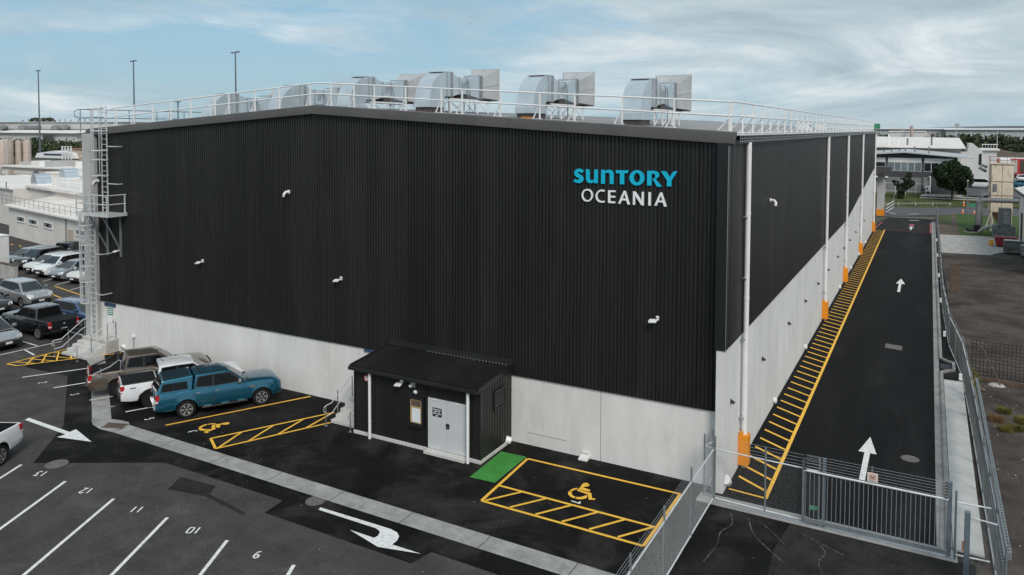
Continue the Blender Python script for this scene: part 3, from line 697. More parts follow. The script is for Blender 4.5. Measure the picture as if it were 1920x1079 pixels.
def flood(label, p):
    p = Vector(p); r_ = root('flood_light', p, label, 'flood light', 'white flood lights on the front wall')
    MB().box(p.x + .02, p.x + .12, p.y - .13, p.y - .05, p.z - .02, p.z + .14).build('mount', 'white_metal', r_, bevel=.01)
    mb = MB(); mb.bar((p.x + .07, p.y - .13, p.z + .08), (p.x + .02, p.y - .24, p.z + .02), .03, .03); mb.build('arm', 'gal_post', r_)
    mb = MB(); mb.bar((p.x - .20, p.y - .28, p.z - .03), (p.x + .10, p.y - .28, p.z + .0), .22, .05, up=(0, -.35, 1)); mb.build('lamp_head', 'white_metal', r_, bevel=.015)
    mb = MB(); mb.bar((p.x - .17, p.y - .265, p.z - .062), (p.x + .07, p.y - .265, p.z - .035), .16, .012, up=(0, -.35, 1)); mb.build('lens', 'lamp_clear', r_)
flood('white flood light low on the front wall above the parked utes', (-27.31, 0, 5.79))
flood('white flood light on the front wall up left of the small black shed', (-17.91, 0, 5.79))
flood('white flood light on the front wall below the big lettering', (-2.8, 0, 5.8))
flood('white flood light beside the ladder platform braces', (-34.2, 0, 5.82))
# left exit door with notices
dr = MB().box(-35.55, -34.78, -0.035, -0.002, .80, 2.52).build('exit_door', 'concrete_panel', label='white exit door with green notice at the top of the left steps', cat='door')
MB().box(-35.62, -34.70, -.10, -.003, 2.53, 2.70).build('hood', 'blue_cover', dr)
mb = MB(); mb.box(-35.42, -34.92, -.045, -.036, 2.02, 2.42); mb.build('notice', 'sign_green', dr)
mb = MB()
for k in range(3): mb.box(-35.38, -34.96, -.05, -.046, 2.09 + k * .11, 2.14 + k * .11)
mb.build('notice_print', 'paper', dr)
MB().box(-35.40, -35.05, -.045, -.036, 1.55, 1.98).build('notice_sheet', 'paper', dr)
MB().box(-34.92, -34.84, -.09, -.036, 1.62, 1.72).build('handle', 'black_plastic', dr)
MB().cyl((-34.0, -.12, .28), (-34.0, -.002, .34), .16, 14).build('pipe_cap', 'white_pipe', smooth=50, label='round white pipe cap on the front wall right of the left steps', cat='pipe cap')
r_ = root('wall_tap', (-33.1, -.05, 0), 'thin standpipe on the front wall behind the bronze ute', 'standpipe')
MB().cyl((-33.1, -.05, 0), (-33.1, -.05, 1.0), .022, 8).build('pipe', 'galv', r_); MB().box(-33.2, -33.0, -.12, -.003, 1.0, 1.12).build('tap_box', 'white_metal', r_, bevel=.01)
r_ = root('wall_plinth_block', (-5.55, -.2, 0), 'small concrete overflow block at the foot of the front wall', 'concrete block')
mb = MB(); mb.prism([(-5.75, -.003, 0), (-5.75, -.34, 0), (-5.75, -.34, .05), (-5.75, -.003, .16)], (.36, 0, 0)); mb.build('block', 'concrete_panel', r_)
MB().box(-5.72, -5.42, -.06, -.002, .19, .26).build('slot_hood', 'concrete_panel', r_)
MB().box(-8.1, -6.4, -.012, -.002, .50, .51).build('wall_cable', 'sealant', wh)

# ---- wall lettering
sg = root('wall_sign', (-4.1, -.09, 10.0), 'cyan and white raised company lettering on the black front wall', 'sign')
def letter(loops, sx, sz, x0, z0, shear, y0, dep, mats, nm):
    """loops in zoom pixels -> raised letter"""
    lp = [[((a) * sx + x0, -(b - shear * a) * sz + z0) for a, b in L] for L in loops]
    vs, tr = fill2d(lp); mb = MB(); n = len(vs)
    P = [(v.x, y0 - dep, v.y) for v in vs] + [(v.x, y0, v.y) for v in vs]; fs = []
    for t in tr:
        a, b, c = (vs[i] for i in t)
        fs.append(tuple(t) if (b - a).cross(c - a).z > 0 else tuple(t)[::-1])
    mb.add(P, fs, 0); k = 0
    side = []
    for L in lp:
        m_ = len(L)
        for i in range(m_): side.append((k + i, k + (i + 1) % m_, n + k + (i + 1) % m_, n + k + i))
        k += m_
    b0 = len(mb.v) - len(P)
    for f in side: mb.f.append(f); mb.m.append(1)
    o = mb.build(nm, mats, sg); return o
def ell(cx, cy, rx, ry, n=28): return [(cx + rx * math.cos(2 * math.pi * i / n), cy + ry * math.sin(2 * math.pi * i / n)) for i in range(n)]
SX, SZ, X0, Z0, SH = .002623, .00250, -6.52, 11.56, .028
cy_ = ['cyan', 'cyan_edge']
S_ = ribbon(smooth_path([(303, 172), (262, 150), (222, 150), (190, 172), (192, 200), (225, 228), (270, 258), (284, 288), (262, 312), (215, 318), (160, 302)], 4), [46] * 4 + [50] * 12 + [62] * 12 + [54] * 8 + [46] * 5)
letter([S_], SX, SZ, X0, Z0, SH, -.05, .07, cy_, 'letter')
letter([[(345, 130), (385, 130), (402, 140), (410, 160), (410, 270), (420, 292), (445, 300), (478, 288), (478, 135), (537, 135), (537, 342), (482, 342), (478, 322), (440, 342), (395, 340), (362, 320), (350, 285)]], SX, SZ, X0, Z0, SH, -.05, .07, cy_, 'letter')
letter([[(584, 138), (636, 138), (642, 160), (680, 138), (725, 138), (762, 158), (778, 195), (778, 352), (718, 352), (718, 210), (708, 188), (685, 180), (645, 192), (645, 350), (584, 350)]], SX, SZ, X0, Z0, SH, -.05, .07, cy_, 'letter')
letter([[(808, 145), (1005, 145), (985, 188), (938, 190), (938, 354), (872, 354), (872, 190), (812, 190)]], SX, SZ, X0, Z0, SH, -.05, .07, cy_, 'letter')
letter([ell(1126, 256, 112, 114), ell(1126, 254, 46, 70)[::-1]], SX, SZ, X0, Z0, SH, -.05, .07, cy_, 'letter')
letter([[(1274, 154), (1370, 150), (1420, 165), (1448, 195), (1448, 225), (1425, 255), (1395, 272), (1492, 382), (1420, 384), (1352, 272), (1385, 258), (1394, 225), (1380, 198), (1340, 192), (1340, 368), (1274, 368)]], SX, SZ, X0, Z0, SH, -.05, .07, cy_, 'letter')
letter([[(1470, 156), (1530, 156), (1558, 172), (1598, 240), (1640, 172), (1660, 158), (1706, 158), (1624, 290), (1624, 376), (1558, 376), (1558, 290)]], SX, SZ, X0, Z0, SH, -.05, .07, cy_, 'letter')
wt = ['letter_white', 'letter_white']; SX2 = .002623
letter([ell(368, 530, 89, 98), ell(368, 530, 65, 76)[::-1]], SX, SZ, X0, Z0, SH, -.05, .06, wt, 'letter')
letter([ribbon(smooth_path([(636, 462), (600, 452), (560, 460), (526, 492), (511, 540), (526, 590), (560, 618), (600, 626), (636, 618)], 4), 25)], SX, SZ, X0, Z0, SH, -.05, .06, wt, 'letter')
letter([[(692, 448), (802, 450), (802, 474), (724, 473), (724, 530), (800, 532), (800, 557), (724, 555), (724, 612), (800, 616), (800, 642), (692, 638)]], SX, SZ, X0, Z0, SH, -.05, .06, wt, 'letter')
def AA(x0): return [[(x0, 645 + (x0 - 846) * .03), (x0 + 82, 452 + (x0 - 846) * .03), (x0 + 108, 452 + (x0 - 846) * .03), (x0 + 176, 655 + (x0 - 846) * .03), (x0 + 140, 655 + (x0 - 846) * .03), (x0 + 123, 598 + (x0 - 846) * .03), (x0 + 55, 594 + (x0 - 846) * .03), (x0 + 34, 648 + (x0 - 846) * .03)],
                    [(x0 + 65, 568 + (x0 - 846) * .03), (x0 + 115, 570 + (x0 - 846) * .03), (x0 + 94, 492 + (x0 - 846) * .03)]]
letter(AA(846), SX, SZ, X0, Z0, SH, -.05, .06, wt, 'letter')
letter([[(1068, 458), (1102, 460), (1196, 600), (1196, 463), (1226, 464), (1226, 664), (1192, 662), (1098, 518), (1098, 658), (1068, 657)]], SX, SZ, X0, Z0, SH, -.05, .06, wt, 'letter')
letter([[(1294, 466), (1328, 467), (1328, 665), (1294, 664)]], SX, SZ, X0, Z0, SH, -.05, .06, wt, 'letter')
letter(AA(1380), SX, SZ, X0, Z0, SH, -.05, .06, wt, 'letter')

# ---- roof guard rails
gr = root('roof_guardrail', (-18.5, 0.2, 12.7), 'white guardrail with braced posts along the gable edge of the warehouse roof', 'guardrail')
def raketube(pts, r, name, m, parent): return MB().tube(pts, r, 8).build(name, m, parent, smooth=60)
pxs = [-34.6, -33.0, -31.4, -29.9, -28.29, -26.46, -25.43, -23.57, -21.9, -19.9, -18.6, -17.23, -16.06, -14.32, -12.44, -11.39, -9.54, -7.74, -6.22, -4.28, -2.28, -0.3]
GY = 0.18
for h_, nm in ((1.06, 'top_rail'), (0.56, 'mid_rail')):
    raketube([(-35.0, GY, ztop(-35.0) + h_), (XA, GY, ZA + h_), (-0.25, GY, ztop(-.25) + h_)], .032, nm, 'white_metal', gr)
for x in pxs:
    mb = MB(); z = ztop(x); mb.bar((x, GY, z), (x, GY, z + 1.04), .055, .055)
    if x < -.5: mb.bar((x - .34, GY + .05, z + .02), (x - .02, GY + .03, z + .58), .045, .045)
    mb.bar((x - .36, GY + .04, z + .035), (x + .06, GY + .04, z + .035), .06, .03)
    mb.build('post', 'white_metal', gr)
gs = root('roof_guardrail', (-0.2, 40, 12.62), 'white guardrail with braced posts along the right eave of the warehouse roof', 'guardrail')
for h_, nm in ((1.06, 'top_rail'), (0.56, 'mid_rail')): raketube([(-.25, GY, 12.72 + h_), (-.25, YB - .3, 12.72 + h_)], .032, nm, 'white_metal', gs)
sp = None
for i in range(42):
    y = .25 + i * 1.88
    if sp is None:
        mb = MB(); mb.bar((-.25, y, 12.62), (-.25, y, 13.76), .05, .05); mb.bar((-.80, y + .03, 12.68), (-.27, y + .03, 13.22), .045, .045); mb.bar((-.85, y, 12.67), (-.2, y, 12.67), .06, .03); sp = mb.build('post', 'white_metal', gs)
    elif i > 0: piece('post', sp, gs, (0, i * 1.88, 0))
raketube([(-.8, YB - .3, 13.78), (-18, YB - .3, 14.7)], .03, 'end_rail', 'white_metal', gs)
gl_ = root('roof_guardrail', (-36.6, .5, 12.7), 'bare galvanised guardrail around the ladder head on the left roof corner', 'guardrail')
zb_ = ztop(-36.6)
for h_ in (1.1, .62): raketube([(-36.95, -.55, zb_ + h_), (-36.95, 0.3, zb_ + h_), (-36.9, 20, zb_ + h_)], .026, 'rail', 'gal_post', gl_)
raketube([(-36.95, -.55, zb_ + 1.1), (-36.95, -.78, zb_ + 1.0), (-36.95, -.78, zb_ + .7), (-36.95, -.55, zb_ + .62)], .026, 'rail_end', 'gal_post', gl_)
for h_ in (1.1, .62, .3): raketube([(-36.4, -.45, zb_ + h_), (-34.8, -.45, zb_ + h_ + .03)], .022, 'rail', 'gal_post', gl_)
for y in (-.45, .8, 2.6, 4.5, 6.5, 8.5, 11, 14, 17, 20): MB().cyl((-36.95, y, zb_ - .2), (-36.95, y, zb_ + 1.1), .024, 8).build('post', 'gal_post', gl_)
# access hatch boxes / items along the right roof slope seen through the rails
for i, (x, y) in enumerate(((-2.0, 31), (-2.4, 44))):
    r_ = root('roof_vent_box', (x, y, ztop(x)), 'small white box on the roof slope behind the side rail, %s one' % ('nearer', 'farther')[i], 'roof vent')
    MB().box(x - .4, x + .4, y - .5, y + .5, ztop(x) - .1, ztop(x) + .5).build('box', 'white_metal', r_, bevel=.02); MB().box(x - .3, x + .402, y - .4, y + .4, ztop(x) + .15, ztop(x) + .3).build('louvre', 'black_plastic', r_)

# ---- rooftop fan units
def duct_unit(x, label):
    y0 = 5.75; zb = ztop(x) - .08; w = .47
    r_ = root('rooftop_duct', (x, y0 + .7, zb), label, 'duct unit', 'galvanised duct units on the roof')
    MB().box(x - w + .02, x + w - .02, y0 + .03, y0 + 1.32, zb - .25, zb + .24).build('curb', 'dark_steel', r_)
    c = MB().box(x - w - .05, x + w + .05, y0 - .05, y0 + 1.40, zb + .24, zb + .56).build('base_collar', 'galv_duct', r_, bevel=.012, seg=1)
    # elbow: quarter bend from vertical to +Y
    R1, R0 = 1.58, .32; cyy = y0 + R1; czz = zb + .56
    P = []; n = 12
    for i in range(n + 1):
        a = math.pi / 2 * i / n
        for (rr, s) in ((R1, -1), (R1, 1), (R0, 1), (R0, -1)): P.append((x + s * w, cyy - rr * math.cos(a), czz + rr * math.sin(a)))
    fs = []
    for i in range(n):
        for k in range(4): fs.append((i * 4 + k, i * 4 + (k + 1) % 4, i * 4 + 4 + (k + 1) % 4, i * 4 + 4 + k))
    fs += [(3, 2, 1, 0), (4 * n, 4 * n + 1, 4 * n + 2, 4 * n + 3)]
    MB().add(P, [f[::-1] for f in fs]).build('elbow', 'galv_duct', r_, smooth=35)
    zl, zh = czz + R0, czz + R1          # duct bottom/top
    y = cyy
    MB().box(x - w - .05, x + w - .1, y - .35, y + .05, zh + .005, zh + .03).build('lifting_lug', 'galv', r_)
    def frus(name, ya, yb_, wa, wb_, za0, za1, zb0, zb1, m='galv_duct'):
        p = [(x - wa, ya, za0), (x + wa, ya, za0), (x + wa, ya, za1), (x - wa, ya, za1), (x - wb_, yb_, zb0), (x + wb_, yb_, zb0), (x + wb_, yb_, zb1), (x - wb_, yb_, zb1)]
        return MB().add(p, [(0, 1, 2, 3), (7, 6, 5, 4), (0, 4, 5, 1), (1, 5, 6, 2), (2, 6, 7, 3), (3, 7, 4, 0)]).build(name, m, r_)
    frus('duct_section', y + .002, y + .34, w + .01, w + .01, zl - .01, zh + .01, zl - .01, zh + .01)
    for q in (.0, .32, .52): 
        mb = MB(); mb.box(x - w - .05, x + w + .05, y + q, y + q + .05, zl - .05, zh + .05); mb.build('flange', 'galv', r_)
    frus('flexible_collar', y + .37, y + .52, w, w, zl, zh, zl, zh, 'galv')
    zm = (zl + zh) / 2
    frus('reducer', y + .57, y + 1.35, w, .40, zl, zh, zm - .48, zm + .40)
    MB().box(x - .40, x + .40, y + 1.40, y + 2.15, zm - .47, zm + .39).build('fan_casing', 'galv_duct', r_, bevel=.03)
    for q in (1.35, 2.15):
        MB().box(x - .45, x + .45, y + q, y + q + .05, zm - .52, zm + .45).build('fan_flange', 'galv', r_)
    MB().box(x - .12, x + .12, y + 1.5, y + 1.9, zm + .392, zm + .46).build('terminal_box', 'galv', r_)
    MB().box(x + .402, x + .43, y + 1.6, y + 1.95, zm - .2, zm + .15).build('access_panel', 'galv', r_)
    MB().tube([(x + .42, y + 1.9, zm + .1), (x + .52, y + 2.1, zm + .3), (x + .50, y + 2.3, zm - .2), (x + .47, y + 2.35, zb + .1)], .02, 6).build('power_cable', 'grey_pipe', r_, smooth=60)
    frus('expander', y + 2.20, y + 3.30, .40, w + .02, zm - .46, zm + .38, zl - .02, zh - .02)
    for q in (3.30, 3.45, 3.60):
        MB().box(x - w - .07, x + w + .07, y + q, y + q + .045, zl - .07, zh + .04).build('flange', 'galv', r_)
    frus('duct_section', y + 3.346, y + 3.84, w, w, zl, zh - .02, zl, zh - .02, 'hood_sheet')
    hz0, hz1 = zb + .80, zb + 2.62
    h = frus('hood', y + 3.85, y + 4.80, w, .93, zl + .02, zh - .04, hz0, hz1, 'hood_sheet')
    MB().bar((x + .475, y + 3.87, (zl + zh) / 2), (x + .937, y + 4.79, (hz0 + hz1) / 2), .02, .03).build('seam', 'galv', h)
    MB().bar((x, y + 3.87, zh - .035), (x, y + 4.79, hz1 + .005), .03, .02).build('seam', 'galv', h)
    MB().box(x - .96, x + .96, y + 4.80, y + 4.85, hz0 - .03, hz1 + .03).build('hood_rim', 'hood_sheet', r_)
    mb = MB(); mb.prism([(x - .93, y + 4.75, hz0 - .035), (x - w, y + 3.9, zl - .01), (x + w, y + 3.9, zl - .01), (x + .93, y + 4.75, hz0 - .035)], (0, 0, -.02)); mb.build('hood_underside', 'dark_steel', r_)
    # frame
    fz = zl - .14
    mb = MB()
    for s in (-1, 1):
        mb.bar((x + s * .45, y + .35, fz), (x + s * .45, y + 3.3, fz), .06, .08)
    mb.build('frame_rail', 'white_metal', r_)
    MB().box(x - .42, x + .42, y + .45, y + .7, fz + .05, zl - .06).build('saddle', 'dark_steel', r_)
    MB().box(x - .42, x + .42, y + 1.5, y + 2.1, fz + .05, zm - .5).build('fan_cradle', 'dark_steel', r_)
    for s in (-1, 1):
        for q in (.4, 1.6, 3.2, 4.4):
            top = fz if q < 3.5 else hz0 - .1
            MB().bar((x + s * .45, y + q, ztop(x + s * .45) - .1), (x + s * .45, y + q, top), .06, .06).build('leg', 'white_metal', r_)
        mb = MB()
        for (a, b) in ((.4, 1.6), (1.6, 3.2), (3.2, 4.4)):
            mb.bar((x + s * .45, y + a, zb), (x + s * .45, y + b, fz - .05), .025, .025); mb.bar((x + s * .45, y + b, zb), (x + s * .45, y + a, fz - .05), .025, .025)
        mb.build('brace', 'white_metal', r_)
    for s in (-.5, .5): MB().bar((x + s, y + 3.2, hz0 - .1), (x + s, y + 4.6, hz0 - .1), .05, .05).build('hood_bearer', 'white_metal', r_)
for i, x in enumerate((-33.95, -28.05, -22.75, -17.4, -11.35, -5.95)):
    duct_unit(x, ['leftmost silver rooftop duct unit, farthest down the left slope', 'second silver rooftop duct unit from the left, half below the gable edge',
                  'third silver rooftop duct unit from the left, just left of the ridge', 'silver rooftop duct unit just right of the ridge', 'fifth silver rooftop duct unit from the left, second from the right',
                  'rightmost silver rooftop duct unit near the right roof corner'][i])
mb = MB(); mb.box(-8.75, -8.4, .5, .8, ztop(-8.5) - .05, ztop(-8.5) + .07); mb.build('roof_anchor', 'orange', label='small orange anchor box on the roof behind the gable rail', cat='anchor')

# ------------------------------------------------------------------ lean-to valve shed
sh = root('lean_to_shed', (-11.9, -1.25, 0), 'small black ribbed lean-to shed with grey double door against the front wall', 'shed')
SX0, SX1, SY = -15.0, -8.88, -2.46
MB().box(SX0 - .06, SX1 + .06, SY - .08, -.003, 0.0, .14).build('slab', 'slab_concrete', sh, bevel=.01, seg=1)
MB().box(-11.32, -9.42, SY - .30, SY - .085, 0.0, .10).build('door_sill', 'slab_concrete', sh)
core = MB().box(SX0 + .04, SX1 - .04, SY + .05, -.01, .141, 2.86).build('wall_core', 'cladding', sh)
SPROF = [(0, 0), (.03, 0), (.05, .026), (.145, .026), (.165, 0)]
ztf = lambda u: 2.90
def wallrun(a, b, zb, zt): clad(core, (0, SY, 0), (1, 0, 0), (0, -1, 0), a, b, lambda u: zb, lambda u: zt, 'cladding', .74, 'cladding_sheet', SPROF, .185)
wallrun(SX0, -12.3, .15, 2.9); wallrun(-12.3, -11.45, .15, .85); wallrun(-12.3, -11.45, 2.12, 2.9); wallrun(-11.45, -11.30, .15, 2.9)
wallrun(-11.30, -9.46, 2.22, 2.9); wallrun(-9.46, SX1, .15, 2.9)
clad(core, (SX1, 0, 0), (0, 1, 0), (1, 0, 0), SY, -.02, lambda u: .15, lambda u: 2.9 + (u - SY) * .09, 'cladding', .74, 'cladding_sheet', SPROF, .185)
clad(core, (SX0, 0, 0), (0, -1, 0), (-1, 0, 0), .02, -SY, lambda u: .15, lambda u: 2.9 + (-SY - u) * .09, 'cladding', .74, 'cladding_sheet', SPROF, .185)
for x in (SX0, SX1):
    s = 1 if x == SX1 else -1
    MB().box(min(x, x + s * .045), max(x, x + s * .045), SY - .05, SY + .05, .15, 2.88).build('corner_flashing', 'cladding', sh)
# roof with ribs
rf = MB().prism([(SX0 - .03, -2.74, 2.90), (SX1 + .07, -2.74, 2.90), (SX1 + .07, -.01, 3.155), (SX0 - .03, -.01, 3.155)], (0, 0, .02)).build('roof', 'cladding', sh)
first = None; nsh = 8; wsh = (SX1 - SX0 + .02) / nsh
for i in range(nsh):
    if first is None:
        us = []
        for r_ in range(4):
            for (a, d) in ((0, 0), (.085, 0), (.108, .055), (.142, .055), (.165, 0)): us.append((r_ * wsh / 4 + a, d))
        us.append((wsh, 0)); P = []
        for (u, d) in us: P += [(SX0 + u, -2.76, 2.925 + d), (SX0 + u, -.012, 3.18 + d)]
        first = MB().add(P, [(2 * k, 2 * k + 2, 2 * k + 3, 2 * k + 1) for k in range(len(us) - 1)]).build('roof_sheet', 'cladding', rf)
    else: piece('roof_sheet', first, rf, (i * wsh, 0, 0))
MB().box(SX0 - .05, SX1 + .08, -2.88, -2.765, 2.80, 2.94).build('gutter', 'cladding', sh, bevel=.015)
for x in (SX0 - .05, SX1 + .02):
    mb = MB(); mb.prism([(x, -2.78, 2.80), (x, -2.78, 3.0), (x, -.012, 3.26), (x, -.012, 3.05)], (.09, 0, 0)); mb.build('barge_flashing', 'cladding', sh)
mb = MB(); mb.prism([(SX0 - .03, -.26, 3.215), (SX0 - .03, -.065, 3.26), (SX0 - .03, -.065, 3.42), (SX0 - .03, -.075, 3.42), (SX0 - .03, -.078, 3.275), (SX0 - .03, -.26, 3.23)], (SX1 - SX0 + .1, 0, 0)); mb.build('apron_flashing', 'cladding', rf)
for k in range(26): MB().box(SX0 + 2.1 + k * .155, SX0 + 2.16 + k * .155, -.285, -.262, 3.20, 3.235).build('flashing_notch', 'galv', rf)
# double door
for a, b in ((-11.28, -10.385), (-10.375, -9.48)):
    MB().box(a, b, SY - .045, SY + .03, .16, 2.20).build('door_leaf', 'grey_door', sh, bevel=.006, seg=1)
mb = MB(); mb.box(-11.31, -11.285, SY - .06, SY + .02, .15, 2.23); mb.box(-9.475, -9.45, SY - .06, SY + .02, .15, 2.23); mb.box(-11.285, -9.475, SY - .06, SY + .02, 2.205, 2.23); mb.build('door_frame', 'cladding', sh)
ds = MB().box(-11.05, -10.62, SY - .055, SY - .047, 1.48, 1.82).build('door_sign', 'black_plastic', sh)
mb = MB()
for k, (a, b) in enumerate(((-11.03, -10.64), (-10.98, -10.69), (-11.02, -10.65), (-10.90, -10.77))):
    z = 1.765 - k * .083; n_ = 9 if k in (0, 2) else (7 if k == 1 else 3); w_ = (b - a) / n_
    for j in range(n_):
        if (k == 1 and j == 4) or (k == 2 and j == 4): continue
        mb.box(a + j * w_, a + j * w_ + w_ * .72, SY - .058, SY - .0555, z - .022, z + (.022 if k else .010))
mb.build('sign_print', 'letter_white', ds)
lk = MB().box(-10.42, -10.26, SY - .06, SY - .047, 1.08, 1.28).build('lock_plate', 'black_plastic', sh); MB().box(-10.38, -10.30, SY - .11, SY - .061, 1.13, 1.16).build('handle', 'chrome', lk)
mb = MB()
for x in (-10.95, -9.9): mb.box(x - .08, x + .08, SY - .07, SY - .046, 2.12, 2.145)
mb.build('door_closer', 'white_metal', sh)
# notice window with paper
nw = MB().box(-12.27, -11.48, SY - .03, SY + .02, .86, 2.11).build('notice_board', 'black_plastic', sh)
mb = MB(); mb.box(-12.14, -11.60, SY - .036, SY - .031, 1.02, 1.96); mb.build('backing', 'notice_frame', nw)
MB().box(-12.06, -11.66, SY - .042, SY - .037, 1.06, 1.62).build('paper_sheet', 'paper', nw)
MB().box(-12.10, -11.64, SY - .042, SY - .037, 1.70, 1.94).build('blind', 'timber_panel', nw)
mb = MB(); mb.box(-12.27, -12.17, SY - .075, SY - .031, .86, 2.11); mb.box(-11.58, -11.48, SY - .075, SY - .031, .86, 2.11); mb.box(-12.17, -11.58, SY - .075, SY - .031, 2.0, 2.11); mb.box(-12.17, -11.58, SY - .12, SY - .031, .86, .97); mb.build('frame', 'black_plastic', nw)
for x in (-14.05, -9.30):
    d = MB().cyl((x, -2.70, .02), (x, -2.70, 2.82), .062, 12).build('downpipe', 'white_pipe', sh, smooth=40)
    mb = MB()
    for z in (.75, 1.55, 2.35): mb.cyl((x, -2.70, z), (x, -2.70, z + .025), .068, 12)
    mb.build('pipe_joint', 'white_pipe', d, smooth=40)
lv = MB().box(SX1 + .03, SX1 + .07, -1.50, -.66, 1.78, 2.50).build('louvre_vent', 'black_plastic', sh)
for k in range(6):
    mb = MB(); z = 1.88 + k * .095; mb.prism([(SX1 + .071, -1.44, z), (SX1 + .10, -1.44, z - .02), (SX1 + .10, -1.44, z - .005), (SX1 + .071, -1.44, z + .05)], (0, .72, 0)); mb.build('slat', 'cladding', lv)
mb = MB()
for (a, b, c_, d) in ((-1.53, -1.46, 1.75, 2.53), (-.70, -.63, 1.75, 2.53)): mb.box(SX1 + .04, SX1 + .115, a, b, c_, d)
mb.box(SX1 + .04, SX1 + .115, -1.46, -.70, 1.75, 1.80); mb.box(SX1 + .04, SX1 + .115, -1.46, -.70, 2.47, 2.53); mb.build('frame', 'cladding', lv)
MB().cyl((-8.9, -.45, .22), (-8.72, -.35, .16), .15, 14).build('pipe_cap', 'white_pipe', smooth=50, label='round white pipe cap at the back corner of the black shed', cat='pipe cap')
# fittings on the shed front
rs = MB().cyl((-14.36, SY - .05, 2.44), (-14.36, SY - .065, 2.44), .13, 22).build('round_sign', 'sign_red', label='round red and white sign on the shed beside the downpipe', cat='sign')
MB().cyl((-14.36, SY - .066, 2.44), (-14.36, SY - .07, 2.44), .098, 22).build('sign_face', 'letter_white', rs)
mb = MB()
for k in range(10):
    a0, a1 = 2 * math.pi * k / 10, 2 * math.pi * (k + .8) / 10
    mb.bar((-14.36 + .05 * math.cos(a0), SY - .072, 2.44 + .05 * math.sin(a0)), (-14.36 + .05 * math.cos(a1), SY - .072, 2.44 + .05 * math.sin(a1)), .004, .016, up=(0, 1, 0))
mb.bar((-14.39, SY - .072, 2.44), (-14.33, SY - .072, 2.44), .004, .02); mb.build('sign_mark', 'sign_red', rs)
r_ = root('security_light', (-12.55, SY - .1, 2.5), 'white security flood light under the shed eave', 'flood light')
MB().box(-12.56, -12.44, SY - .16, SY - .04, 2.58, 2.70).build('mount', 'white_metal', r_, bevel=.015); mb = MB(); mb.bar((-12.72, SY - .27, 2.52), (-12.42, SY - .27, 2.55), .22, .05, up=(0, -.4, 1)); mb.build('lamp_head', 'white_metal', r_, bevel=.015)
mb = MB(); mb.bar((-12.69, SY - .255, 2.488), (-12.45, SY - .255, 2.515), .16, .012, up=(0, -.4, 1)); mb.build('lens', 'lamp_clear', r_)
r_ = root('security_camera', (-12.05, SY - .1, 2.5), 'white bullet security camera on the shed front', 'camera')
MB().box(-12.12, -11.88, SY - .06, SY - .04, 2.45, 2.68).build('backplate', 'galv', r_); MB().cyl((-12.0, SY - .07, 2.56), (-12.06, SY - .24, 2.52), .055, 12).build('body', 'white_metal', r_, smooth=40); MB().cyl((-12.06, SY - .241, 2.519), (-12.062, SY - .25, 2.517), .04, 12).build('lens', 'black_plastic', r_)
r_ = root('dome_camera', (-11.87, SY - .06, 2.28), 'small white dome camera below the bullet camera on the shed', 'camera')
mb = MB(); mb.lathe([(.085, 0), (.085, .03), (.07, .07), (.04, .1), (.001, .11)], 14); mb.v = [(-11.87 + p[0], SY - .045 - p[2], 2.28 + p[1]) for p in mb.v]; mb.build('dome', 'white_metal', r_, smooth=50)
MB().box(-11.88, -11.82, SY - .16, SY - .15, 2.24, 2.29).build('lens', 'black_plastic', r_)

# ------------------------------------------------------------------ steps with handrails
def steps(label, x0, x1, yf, hgt, n, raillabel, flare=0.0):
    r_ = root('concrete_steps', ((x0 + x1) / 2, yf / 2, 0), label, 'steps')
    td = .30; rise = hgt / n; yl = yf + td * (n - 1)
    MB().box(x0, x1, yl, -.004, 0, hgt).build('landing', 'concrete_old', r_, bevel=.01, seg=1)
    for i in range(n - 1):
        MB().box(x0, x1, yf + i * td, yl - .002, i * rise + (.002 if i else 0), (i + 1) * rise).build('tread', 'slab_concrete', r_, bevel=.01, seg=1)
    MB().box(x0 + .01, x1 - .01, yl + .005, -.01, hgt, hgt + .008).build('landing_top', 'slab_concrete', r_)
    for k, x in enumerate((x0 + .07, x1 - .07)):
        hr = root('handrail', (x, yf - .2, 0), raillabel[k], 'handrail')
        ys_ = yf - .38; sx = x - flare
        MB().tube([(sx, ys_ + .02, .60), (sx, ys_ - .10, .62), (sx, ys_ - .15, .72), (sx, ys_ - .10, .84), (sx, ys_, .88), (x, yf - .02, .90), (x, yl, hgt + .95), (x, yl + .25, hgt + 1.0), (x, -.12, hgt + 1.0)], .024, 8).build('top_rail', 'rail_bright', hr, smooth=60)
        MB().tube([(sx, ys_, .40), (x, yf - .02, .44), (x, yl, hgt + .48), (x, yl + .25, hgt + .52), (x, -.12, hgt + .52)], .02, 8).build('mid_rail', 'rail_bright', hr, smooth=60)
        for (xx, y, z0, z1) in ((sx, ys_, 0.0, .88), (x, yf + td * 1.2, rise, .90 + (hgt + .05) * .55), (x, yl + .12, hgt, hgt + .97), (x, -.13, hgt, hgt + 1.0)):
            MB().cyl((xx, y, z0), (xx, y, z1), .022, 8).build('post', 'gal_post', hr, smooth=60)
        MB().cyl((sx, ys_, .004), (sx, ys_, .02), .07, 12).build('base_plate', 'galv', hr)
steps('concrete entry steps below the caged ladder at the left corner', -36.75, -34.5, -1.95, .74, 5, ('left-hand pipe handrail of the steps below the caged ladder', 'right-hand pipe handrail of the steps below the caged ladder'), .1)
steps('concrete entry steps tucked beside the black shed', -16.65, -15.16, -2.15, .74, 5, ('pipe handrail on the open left side of the shed steps', 'pipe handrail of the shed steps next to the shed wall'), .0)
ed = MB().box(-16.4, -15.5, -.035, -.002, .76, 2.62).build('exit_door', 'concrete_panel', label='white exit door behind the black shed at the top of its steps', cat='door')
MB().box(-16.5, -15.4, -.11, -.003, 2.64, 2.755).build('hood', 'blue_cover', ed)

